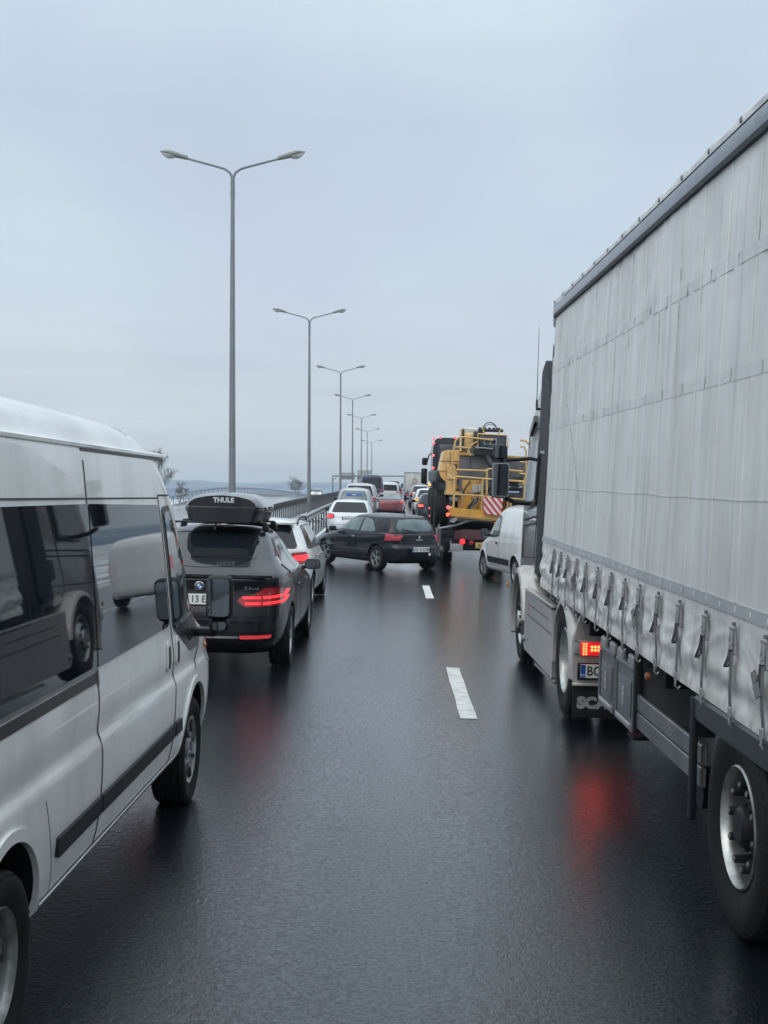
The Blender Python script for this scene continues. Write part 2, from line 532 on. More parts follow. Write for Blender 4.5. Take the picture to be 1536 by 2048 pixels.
# ------------------------------------------------------------------ terrain, roads
def ribbon(name, offs, ys, zf, mt, kind='structure'):
    vs, fs = [], []
    for y in ys:
        for o in offs:
            x = o + SLOPE * y
            vs.append((x, y, zf(o, y)))
    n = len(offs)
    for j in range(len(ys) - 1):
        for i in range(n - 1):
            a = j * n + i
            fs.append((a, a + 1, a + n + 1, a + n))
    me = bpy.data.meshes.new(name); me.from_pydata(vs, [], fs); me.materials.append(mt)
    me.polygons.foreach_set('use_smooth', [True] * len(fs))
    o = link(name, me); tag(o, kind=kind)
    return o

ysr = [-14 + 4 * i for i in range(0, 32)] + [114 + 8 * i for i in range(0, 36)] + [402 + 20 * i for i in range(1, 20)]
def road_z(o, y): return prof(y) - 0.02 * o
ribbon('road', [-3.75, -3, -1.5, 0, 1.5, 3, 4.5, 6, 7.9], ysr, road_z, M['wet_asphalt'])
ribbon('opposite_road', [-15.6, -13, -10, -8, -5.9], ysr, road_z, M['wet_asphalt'])
def median_z(o, y):
    t = (o + 5.9) / 2.15
    return prof(y) - 0.02 * o + 0.03 + 0.05 * math.sin(math.pi * t) - (0.09 if t < 0.01 or t > 0.99 else 0)
ribbon('median_strip', [-5.9, -5.8, -5.4, -4.9, -4.4, -3.95, -3.75], ysr, median_z, M['slushy_verge'])
def terr_z(o, y):
    z = prof(y)
    side = max(0, -o - 15.6) if o < 0 else max(0, o - 7.9)
    drop = min(1, side / 14) ** 1.0 * 2.6
    far = min(1, side / 400)
    z = z - 0.02 * max(-15.6, min(7.9, o)) - 0.10 - drop
    if side > 30:
        z += 1.2 * mn.noise(Vector((o * 0.006, y * 0.006, 0))) * min(1, (side - 30) / 60)
    z = z * (1 - far) + (-6.5) * far
    return z
offs = [-3500, -2200, -1400, -900, -600, -400, -280, -200, -140, -100, -70, -50, -40, -34, -28, -24, -20, -17.5, -15.9, -15.6, -12, -6, 0, 7.9, 8.3, 10, 13, 17, 24, 34, 50, 80, 130, 200, 320, 500, 800, 1300, 2200, 3500]
yst = [-80, -40, -14] + ysr[1:] + [900, 1100, 1400, 1800, 2300, 3000, 4200]
ribbon('terrain', offs, yst, terr_z, M['snowy_ground'])

def hills(name, y0, ybase, amp, freq, seed, x0, x1, depth, extra=None):
    bm = bmesh.new()
    nx, ny = 140, 10
    g = []
    for j in range(ny + 1):
        row = []
        for i in range(nx + 1):
            x = x0 + (x1 - x0) * i / nx
            s = math.sin(math.pi * 0.5 * min(1, j / (ny * 0.55))) if j <= ny * 0.55 else math.cos(math.pi * 0.5 * (j - ny * 0.55) / (ny * 0.45))
            h = ybase + amp * (0.62 + 0.75 * mn.noise(Vector((x * freq, seed, 0.3))) + 0.22 * mn.noise(Vector((x * freq * 4, seed, j * 0.5))) + 0.10 * mn.noise(Vector((x * freq * 11, seed, j))))
            row.append(bm.verts.new((x, y0 + depth * j / ny, -9 + (h + 9) * max(0, s))))
        g.append(row)
    for j in range(ny):
        for i in range(nx):
            bm.faces.new((g[j][i], g[j][i + 1], g[j + 1][i + 1], g[j + 1][i]))
    me = bpy.data.meshes.new(name); bm.to_mesh(me); bm.free(); me.materials.append(M['far_hill_hazed'])
    me.polygons.foreach_set('use_smooth', [True] * len(me.polygons))
    tag(link(name, me), kind='structure')
hills('hills', 1500, 2, 9, 0.0028, 3.1, -1700, 1700, 500)
hills('hills', 2600, 6, 44, 0.0013, 8.7, -3200, 3200, 900)

# ------------------------------------------------------------------ lane markings (each dash a part of the road)
road = bpy.data.objects['road']
dash_me = None
def dash(off, y0, ln, wd, name='lane_dash', parent=None):
    vs = []; n = 6
    rnd = random.Random(int(y0 * 10))
    for j in range(n + 1):
        y = y0 + ln * j / n
        for s in (-1, 1):
            o = off + s * (wd / 2 + rnd.uniform(-.006, .006)); vs.append((o + SLOPE * y, y + (rnd.uniform(-.03, .03) if j in (0, n) else 0), road_z(o, y) + 0.004))
    fs = [(2 * j, 2 * j + 1, 2 * j + 3, 2 * j + 2) for j in range(n)]
    me = bpy.data.meshes.new(name); me.from_pydata(vs, [], fs); me.materials.append(M['line_paint'])
    return link(name, me, parent)
y = 11.2 - 12.8
while y < 240:
    dash(0.665, y, 3.3 if y < 30 else 3.3, 0.15, parent=road)
    y += 12.8
def edge_line(name, off, parent):
    ys_ = [v for v in ysr if v < 380]
    vs = []
    for y in ys_:
        for s in (-1, 1):
            o = off + s * .075; vs.append((o + SLOPE * y, y, road_z(o, y) + 0.004))
    fs = [(2 * j, 2 * j + 1, 2 * j + 3, 2 * j + 2) for j in range(len(ys_) - 1)]
    me = bpy.data.meshes.new(name); me.from_pydata(vs, [], fs); me.materials.append(M['line_paint'])
    link(name, me, parent)
edge_line('edge_line', -3.05, road)
edge_line('edge_line', 4.45, road)
edge_line('edge_line', -6.6, bpy.data.objects['opposite_road'])
edge_line('edge_line', -14.4, bpy.data.objects['opposite_road'])

# ------------------------------------------------------------------ guardrails
W_BEAM = [(0, -.155), (.025, -.15), (.075, -.115), (.08, -.075), (.03, -.03), (.02, 0), (.03, .03), (.08, .075), (.075, .115), (.025, .15), (0, .155)]
def sweep(name, path, section, mt, parent, side=1, thick=0.006):
    """path: list of 3D points; section: (outward, up)"""
    bm = bmesh.new()
    rows = []
    sec = section + [(a - thick if a > 0.01 else a - thick, b) for a, b in section[::-1]]
    for i, p in enumerate(path):
        t = (Vector(path[min(i + 1, len(path) - 1)]) - Vector(path[max(0, i - 1)])).normalized()
        nx = Vector((t.y, -t.x, 0)).normalized() * side
        rows.append([bm.verts.new(Vector(p) + nx * a + Vector((0, 0, b))) for a, b in sec])
    k = len(sec)
    for a, b in zip(rows, rows[1:]):
        for i in range(k):
            bm.faces.new((a[i], a[(i + 1) % k], b[(i + 1) % k], b[i]))
    bmesh.ops.recalc_face_normals(bm, faces=bm.faces)
    me = bpy.data.meshes.new(name); bm.to_mesh(me); bm.free(); me.materials.append(mt)
    me.polygons.foreach_set('use_smooth', [True] * len(me.polygons)); me.set_sharp_from_angle(angle=R(40))
    return link(name, me, parent)

def guardrail(label, off, y0, y1, ztop, step, side, mt, postmat, post_h=0.75, double=False, cap=None):
    t = thing('guardrail', label, 'guardrail', (off + SLOPE * y0, y0, road_z(off, y0)))
    base = Vector(t.location)
    ys_ = []
    y = y0
    while y <= y1: ys_.append(y); y += 4
    path = [Vector((off + SLOPE * y, y, road_z(off, y) + ztop - .16)) - base for y in ys_]
    sweep('rail', path, W_BEAM, mt, t, side)
    if double:
        sweep('rail', [p - Vector((side * .16, 0, 0)) for p in path], W_BEAM, mt, t, -side)
    if cap:
        sweep('top_rail', [p + Vector((0, 0, cap)) for p in path], [(-.05, -.05), (.05, -.05), (.05, .05), (-.05, .05)], mt, t, side, 0.001)
    pm = MB(); hh = ztop + (cap or 0)
    pm.box((-.06 * side, 0, hh / 2 - .06), (.06, .10, hh), bev=.008, seg=1)
    pm.box((.0 * side - .01 * side, 0, ztop - .16), (.10, .08, .2), bev=.01, seg=1)
    pme = pm.mesh('post', [postmat], 30)
    y = y0 + 1
    n = 0
    while y < y1 and n < 290:
        p = Vector((off + SLOPE * y, y, road_z(off, y))) - base
        link('post', pme, t, p); y += step; n += 1
    return t
mat('rail_grey', (0.30, 0.31, 0.32), 0.38, metal=0.3, var=0.25, vscale=1.3, dirt=0.5, dirtcol=(0.07, 0.07, 0.07))
mat('rail_dark', (0.11, 0.115, 0.12), 0.45, metal=0.3, var=0.3, vscale=1.3)
mat('post_dark', (0.035, 0.037, 0.042), 0.5, var=0.3)
guardrail('grey single-beam guardrail on posts along the left edge of the queued lane', -3.45, -10, 170, .86, 2.0, 1, M['rail_grey'], M['post_dark'])
guardrail('dark guardrail of close-set posts on the median behind the lamp posts', -5.45, -10, 200, .98, 1.0, -1, M['rail_dark'], M['rail_dark'])

# bridge parapet beyond the opposite carriageway
pt = thing('parapet_rail', 'long grey parapet with open diagonal railing beyond the opposite carriageway', 'railing', (0, 0, 0))
pp = [(-13.3, 60, .58), (-14.6, 78, .95), (-15.5, 94, 1.55), (-15.55, 112, 2.15), (-15.2, 128, 2.42), (-14.9, 150, 2.45), (-14.2, 180, 2.25), (-13.6, 215, 1.75), (-13.4, 250, 1.1), (-13.3, 290, .0)]
pp = [(a - 0.9, b, c) for a, b, c in pp]
def pline(y, dz=0.0):
    xs = [p[1] for p in pp]
    return Vector((pchip(xs, [p[0] for p in pp], y), y, pchip(xs, [p[2] for p in pp], y) + dz))
yy = [60 + 2.5 * i for i in range(92)]
sq = lambda a, b: [(-a, -b), (a, -b), (a, b), (-a, b)]
sweep('top_rail', [pline(v) for v in yy], sq(.06, .06), M['galvanised'], pt, 1, .001)
sweep('middle_rail', [pline(v, -.80) for v in yy], W_BEAM, M['galvanised'], pt, 1)
sweep('lower_rail', [pline(v, -1.35) for v in yy], W_BEAM, M['galvanised'], pt, 1)
bm_ = MB(); bm_.cyl((0, 0, -1.6), (0, 0, 0), .045, seg=6); pme = bm_.mesh('post', [M['galvanised']])
bm_ = MB(); bm_.cyl((0, -.75, -.9), (0, .75, -.05), .035, seg=6); dme = bm_.mesh('diagonal', [M['galvanised']])
for i, v in enumerate(yy):
    link('post', pme, pt, pline(v))
    link('diagonal', dme, pt, pline(v + 1.25))

# ------------------------------------------------------------------ street lamps
def make_lamp():
    t = thing('street_lamp', 'x', 'street lamp', group='twin-armed street lamps along the median')
    H = 10.6
    m = MB()
    m.tube([(0, 0, 0), (0, 0, 3), (0, 0, 7), (0, 0, H - .1)], [.105, .092, .072, .052], 16)
    m.cyl((0, 0, 0), (0, 0, .03), .2, seg=16)
    m.box((.11, 0, 1.1), (.03, .12, .45), bev=.01)
    m.build('pole', M['pole_metal'], t)
    # inspection collar
    m = MB()
    m.cyl((0, 0, H - .55), (0, 0, H - .08), .06, seg=12)
    for z in (H - .55, H - .42): m.box((0, 0, z), (.16, .03, .02))
    m.build('collar', M['pole_metal'], t)
    for s in (-1, 1):
        m = MB()
        pts = [(0, 0, H - .15), (s * .02, 0, H), (s * .08, 0, H + .13), (s * .22, 0, H + .23), (s * .5, 0, H + .31), (s * 1.3, 0, H + .52)]
        m.tube(pts, [.05, .042, .036, .034, .032, .030], 10)
        m.build('arm', M['pole_metal'], t)
        # lantern: tapered tail + flat oval head
        m = MB()
        d = Vector((s * .97, 0, .25)).normalized()
        up = Vector((-s * .25, 0, .97)).normalized()
        p0 = Vector((s * 1.25, 0, H + .51))
        prof_ = [(0, .045, .05), (.02, .07, .075), (.18, .09, .085), (.34, .13, .10), (.46, .155, .105), (.58, .15, .09), (.68, .115, .06), (.76, .05, .028), (.79, .005, .004)]
        rings = []
        for a, wy, hz in prof_:
            ring = []
            for k in range(16):
                an = 2 * math.pi * k / 16
                zz = math.sin(an); h = hz * (1.0 if zz > 0 else .55)
                ring.append(m.bm.verts.new(p0 + d * a + up * (zz * h) + Vector((0, math.cos(an) * wy, 0))))
            rings.append(ring)
        for a, b in zip(rings, rings[1:]):
            for k in range(16): m.bm.faces.new((a[k], a[(k + 1) % 16], b[(k + 1) % 16], b[k]))
        m.bm.faces.new(rings[0][::-1]); m.bm.faces.new(rings[-1])
        hd = m.build('lamp_head', M['lamp_shell'], t, smooth=50)
        m = MB()
        rings = []
        for a, wy, hz in [(.36, .10, .06), (.42, .125, .10), (.52, .13, .125), (.62, .11, .11), (.70, .07, .07), (.745, .02, .03)]:
            ring = []
            for k in range(12):
                an = math.pi + math.pi * k / 11
                ring.append(m.bm.verts.new(p0 + d * a + up * (math.sin(an) * hz - .01) + Vector((0, math.cos(an) * wy, 0))))
            rings.append(ring)
        for a, b in zip(rings, rings[1:]):
            for k in range(11): m.bm.faces.new((a[k], a[k + 1], b[k + 1], b[k]))
        m.bm.faces.new(rings[0]); m.bm.faces.new(rings[-1])
        m.build('lamp_glass', M['lamp_glass'], hd, smooth=50)
    return t
mat('lamp_shell', (0.20, 0.215, 0.19), 0.5, var=0.35, vscale=9)
mat('lamp_glass', (0.42, 0.44, 0.42), 0.12, coat=0.5, var=0.25, vscale=6)
lamp0 = make_lamp()
LX = [(-4.23, 34.8, .0), (-4.09, 68.1, .0), (-3.55, 101.4, 0), (-3.42, 134.7, .0), (-3.07, 168, .0), (-2.73, 201, 0), (-2.35, 234.6, 0)]
ll = ['nearest and tallest-looking twin-armed street lamp, its grey post rising behind the roof box',
      'second twin-armed street lamp, its grey post standing left of the dark slewed hatchback',
      'third nearest twin-armed street lamp, its post rising left of the silver people carrier',
      'fourth nearest twin-armed street lamp, its post crossing the left sign panel of the gantry',
      'fifth nearest twin-armed street lamp, its post at the left edge of the larger gantry sign',
      'sixth nearest twin-armed street lamp, its thin post crossing the middle of the larger gantry sign',
      'farthest and smallest of the twin-armed street lamps, above the blue van']
for i, (x, y, dz) in enumerate(LX):
    o = lamp0 if i == 0 else copy_tree(lamp0)
    z = gz(x, y) + .02
    zs = {0: .02, 1: .45, 2: .52, 3: .86, 4: .75, 5: .55, 6: .1}[i]
    o.location = (x, y, z)
    o.scale = (1, 1, 1)
    o.rotation_euler = (0, 0, R([0, 3, -2, 2, 0, -3, 2][i]))
    o['label'] = ll[i]

# ------------------------------------------------------------------ sign gantry
g = thing('sign_gantry', 'grey gantry over the far road with two pale sign panels seen from behind', 'gantry', (0, 270, prof(270) - .3))
m = MB(); m.box((-11.1, 0, 3.1), (.28, .28, 6.2), bev=.03); m.build('post', M['pole_metal'], g)
m = MB(); m.box((6.4, 0, 3.1), (.28, .28, 6.2), bev=.03); m.build('post', M['pole_metal'], g)
m = MB(); m.box((-2.35, 0, 6.05), (17.6, .3, .3), bev=.03); m.cyl((-11.1, 0, 5.0), (-10.1, 0, 6.05), .08); m.build('beam', M['pole_metal'], g)
mat('sign_back', (0.36, 0.38, 0.37), 0.5, metal=0.2, var=0.1, vscale=2)
def sign_panel(x0, x1, z0, z1, nrib):
    m = MB(); m.box(((x0 + x1) / 2, .25, (z0 + z1) / 2), (x1 - x0, .05, z1 - z0), bev=.01)
    p = m.build('sign_panel', M['sign_back'], g)
    m = MB()
    for i in range(nrib):
        x = x0 + (x1 - x0) * (i + .5) / nrib
        m.box((x, .19, (z0 + z1) / 2), (.08, .07, z1 - z0 - .05))
    m.box(((x0 + x1) / 2, .2, z1 - .03), (x1 - x0, .09, .05)); m.box(((x0 + x1) / 2, .2, z0 + .03), (x1 - x0, .09, .05))
    m.build('stiffener', M['pole_metal'], p)
sign_panel(-9.25, -6.35, 5.25, 6.75, 5)
sign_panel(-5.85, -2.65, 4.6, 7.25, 6)

def small_sign(label, x, y, zc, w_, h_):
    t = thing('road_sign', label, 'road sign', (x, y, zc - 2.4))
    m = MB(); m.box((0, 0, 2.4), (w_, .06, h_), bev=.01); m.build('sign_panel', M['sign_dark'], t)
    for s in (-1, 1):
        m = MB(); m.cyl((s * w_ * .3, .07, -1), (s * w_ * .3, .07, 2.4 + h_ * .3), .06, seg=8); m.build('post', M['pole_metal'], t)
mat('sign_dark', (0.10, 0.115, 0.13), 0.5)
small_sign('wide dark sign seen from behind, under the small bare tree past the parapet', -17.8, 250, 2.85, 1.95, .72)
small_sign('small dark square sign left of the second lamp post, above the oncoming car', -17.0, 296, 2.35, 1.1, .8)

# ------------------------------------------------------------------ bare trees
mat('bark', (0.13, 0.125, 0.12), 0.8, var=0.3)
def bare_tree(label, x, y, z, h, seed, spread=1.0):
    rnd = random.Random(seed)
    t = thing('bare_tree', label, 'tree', (x, y, z))
    tr = MB(); cr_ = MB()
    def grow(mb, p, d, ln, r, dep):
        pts = [p]; q = p; dd = d
        for i in range(3):
            dd = (dd + Vector((rnd.uniform(-.2, .2), rnd.uniform(-.2, .2), rnd.uniform(-.02, .14)))).normalized()
            q = q + dd * ln / 3; pts.append(q)
        mb.tube(pts, [max(r, .011), max(r * .85, .010), max(r * .7, .009), max(.008, r * .55)], 5 if dep > 3 else 3)
        if dep <= 0: return
        for k in range(4):
            i = rnd.choice([1, 2, 3, 3])
            nd = (dd + Vector((rnd.uniform(-1, 1) * spread, rnd.uniform(-1, 1) * spread, rnd.uniform(-.1, .75)))).normalized()
            grow(cr_, pts[i], nd, ln * rnd.uniform(.55, .78), r * .5, dep - 1)
    grow(tr, Vector((0, 0, 0)), Vector((0, 0, 1)), h * .36, h * .022, 5)
    tr.build('trunk', M['bark'], t, smooth=0)
    cr_.build('crown', M['bark'], t, smooth=0)
bare_tree('larger bare tree with fine branching, just right of the white van beyond the parapet', -21.4, 118, .6, 6.0, 3)
bare_tree('low bare shrubby tree on the right of the larger bare tree beyond the parapet', -21.6, 132, .5, 3.2, 5, 1.3)
bare_tree('small bare tree above the wide dark sign far across the road', -18.5, 262, -1.2, 7.0, 9, 1.2)
# ------------------------------------------------------------------ vehicle bodies
def build_shell(rows, half=40, sub=6):
    """rows: (y_rear, z_rear, y_front, z_front, half width, corner exponent) from the sill up to the roof centre"""
    n = len(rows)
    out = []
    cols = list(zip(*rows))
    xs = list(range(n))
    S_ = []
    for i in range(n - 1):
        for k in range(sub): S_.append(i + k / sub)
    S_.append(n - 1)
    bm = bmesh.new()
    rings = []
    for s in S_:
        yr, zr, yf, zf, w_, e = [pchip(xs, c, s) for c in cols]
        # superellipse half, resampled evenly
        fine = []
        for k in range(401):
            th = math.pi * k / 400
            c_, s_ = math.cos(th), math.sin(th)
            tt = -math.copysign(abs(c_) ** (2 / e), c_)
            xx = w_ * abs(s_) ** (2 / e)
            fine.append(((yr + yf) / 2 + (yf - yr) / 2 * tt, xx, tt))
        ln = [0]
        for a, b in zip(fine, fine[1:]): ln.append(ln[-1] + math.hypot(a[0] - b[0], a[1] - b[1]))
        tot = ln[-1] or 1
        pts = []
        j = 0
        for k in range(half + 1):
            target = tot * k / half
            while j < 399 and ln[j + 1] < target: j += 1
            seg = ln[j + 1] - ln[j] or 1
            f = (target - ln[j]) / seg
            a, b = fine[j], fine[j + 1]
            yv, xv, tv = [a[q] + (b[q] - a[q]) * f for q in range(3)]
            u = (tv + 1) / 2
            pts.append((xv, yv, zr + (zf - zr) * u))
        ring = [bm.verts.new(p) for p in pts]
        ring += [bm.verts.new((-p[0], p[1], p[2])) for p in pts[-2:0:-1]]
        rings.append(ring)
    k = len(rings[0])
    for a, b in zip(rings, rings[1:]):
        for i in range(k):
            bm.faces.new((a[i], a[(i + 1) % k], b[(i + 1) % k], b[i]))
    bm.faces.new(rings[0][::-1]); bm.faces.new(rings[-1])
    bmesh.ops.recalc_face_normals(bm, faces=bm.faces)
    return bm

class Body:
    def __init__(s, rows, paint, parent, wheels=(), name='body', half=40, sub=6, archr=None, archw=.34, under=None):
        bm = build_shell(rows, half, sub)
        s.bvh = BVHTree.FromBMesh(bm)
        s.parent = parent
        me = bpy.data.meshes.new(name); bm.to_mesh(me); bm.free()
        me.materials.append(paint); me.materials.append(M['black_plastic'])
        me.polygons.foreach_set('use_smooth', [True] * len(me.polygons))
        s.obj = link(name, me, parent)
        if wheels:
            cb = MB()
            cb.use(M['black_plastic'])
            for (y, z, r, hw) in wheels:
                for sd in (-1, 1):
                    cb.cyl((sd * (hw + .3), y, z), (sd * (hw - archw), y, z), r, seg=40)
            cme = cb.mesh('cutter', smooth=0)
            co = link('cutter', cme)
            co.matrix_world = parent.matrix_basis.copy() if False else co.matrix_world
            md = s.obj.modifiers.new('b', 'BOOLEAN')
            md.operation = 'DIFFERENCE'; md.object = co; md.solver = 'EXACT'; md.material_mode = 'TRANSFER'
            pp_ = s.obj.parent; s.obj.parent = None
            dg = bpy.context.evaluated_depsgraph_get(); dg.update()
            nm = bpy.data.meshes.new_from_object(s.obj.evaluated_get(dg))
            s.obj.modifiers.clear(); s.obj.data = nm; s.obj.parent = pp_
            nm.name = name
            bpy.data.objects.remove(co)
            nm.set_sharp_from_angle(angle=R(38))
        else:
            me.set_sharp_from_angle(angle=R(38))
    def hit(s, axis, sign, a, b):
        if axis == 'X': o, d = Vector((sign * 6, a, b)), Vector((-sign, 0, 0))
        elif axis == 'Y': o, d = Vector((a, 12 * sign, b)), Vector((0, -sign, 0))
        else: o, d = Vector((a, b, 8)), Vector((0, 0, -1))
        loc, nor, _, _ = s.bvh.ray_cast(o, d)
        if loc is None:
            loc, nor, _, _ = s.bvh.find_nearest(o + d * (6 if axis != 'Y' else 12))
        return loc, nor
    def patch(s, name, poly, axis, sign, mt, off=.004, res=.07, parent=None, depth=.008, both=False):
        if both:
            s.patch(name, poly, axis, 1, mt, off, res, parent, depth); return s.patch(name, poly, axis, -1, mt, off, res, parent, depth)
        bm = bmesh.new()
        vs = [bm.verts.new((p[0], p[1], 0)) for p in poly]
        bm.faces.new(vs)
        us = [p[0] for p in poly]; vv = [p[1] for p in poly]
        for k, (lo, hi) in enumerate(((min(us), max(us)), (min(vv), max(vv)))):
            nn = int((hi - lo) / res)
            for i in range(1, nn + 1):
                c = lo + (hi - lo) * i / (nn + 1)
                no = (1, 0, 0) if k == 0 else (0, 1, 0)
                co = (c, 0, 0) if k == 0 else (0, c, 0)
                bmesh.ops.bisect_plane(bm, geom=bm.verts[:] + bm.edges[:] + bm.faces[:], plane_co=co, plane_no=no)
        bmesh.ops.triangulate(bm, faces=[f for f in bm.faces if len(f.verts) > 4])
        bmesh.ops.recalc_face_normals(bm, faces=bm.faces)
        boundary = [e for e in bm.edges if e.is_boundary]
        base = {}
        for v in bm.verts:
            loc, nor = s.hit(axis, sign, v.co.x, v.co.y)
            base[v] = (loc + nor * off, loc - nor * (depth - off))
        ex = bmesh.ops.extrude_edge_only(bm, edges=boundary)
        # pair new verts with originals by coordinates
        newv = [g_ for g_ in ex['geom'] if isinstance(g_, bmesh.types.BMVert)]
        key = {(round(v.co.x, 6), round(v.co.y, 6)): v for v in base}
        for v in newv:
            o = key[(round(v.co.x, 6), round(v.co.y, 6))]
            v.co = base[o][1]
        for v, (a, b) in base.items(): v.co = a
        bmesh.ops.recalc_face_normals(bm, faces=bm.faces)
        # make sure the panel faces outwards
        me = bpy.data.meshes.new(name); bm.to_mesh(me); bm.free()
        me.materials.append(mt)
        me.polygons.foreach_set('use_smooth', [True] * len(me.polygons)); me.set_sharp_from_angle(angle=R(40))
        return link(name, me, parent or s.parent)
    def strip(s, name, pts, wd, axis, sign, mt, off=.0025, res=.035, parent=None, both=False, closed=False, depth=.006):
        if both:
            s.strip(name, pts, wd, axis, 1, mt, off, res, parent, False, closed, depth)
        if both: sign = -1
        P = [Vector(p) for p in pts]
        if closed: P.append(P[0])
        dense = []
        for a, b in zip(P, P[1:]):
            nn = max(1, int((b - a).length / res))
            for i in range(nn): dense.append(a.lerp(b, i / nn))
        dense.append(P[-1])
        bm = bmesh.new(); rows_ = []
        for i, p in enumerate(dense):
            if closed and i in (0, len(dense) - 1):
                t = (dense[1] - dense[-2]).normalized()
            else:
                t = (dense[min(i + 1, len(dense) - 1)] - dense[max(0, i - 1)]).normalized()
            nn = Vector((-t.y, t.x)) * wd / 2
            row = []
            for q in (p - nn, p + nn):
                loc, nor = s.hit(axis, sign, q.x, q.y)
                row.append((loc, nor))
            r_ = [bm.verts.new(row[0][0] - row[0][1] * (depth - off)), bm.verts.new(row[0][0] + row[0][1] * off), bm.verts.new(row[1][0] + row[1][1] * off), bm.verts.new(row[1][0] - row[1][1] * (depth - off))]
            rows_.append(r_)
        for a, b in zip(rows_, rows_[1:]):
            for k in range(3): bm.faces.new((a[k], a[k + 1], b[k + 1], b[k]))
        bmesh.ops.recalc_face_normals(bm, faces=bm.faces)
        me = bpy.data.meshes.new(name); bm.to_mesh(me); bm.free(); me.materials.append(mt)
        return link(name, me, parent or s.parent)

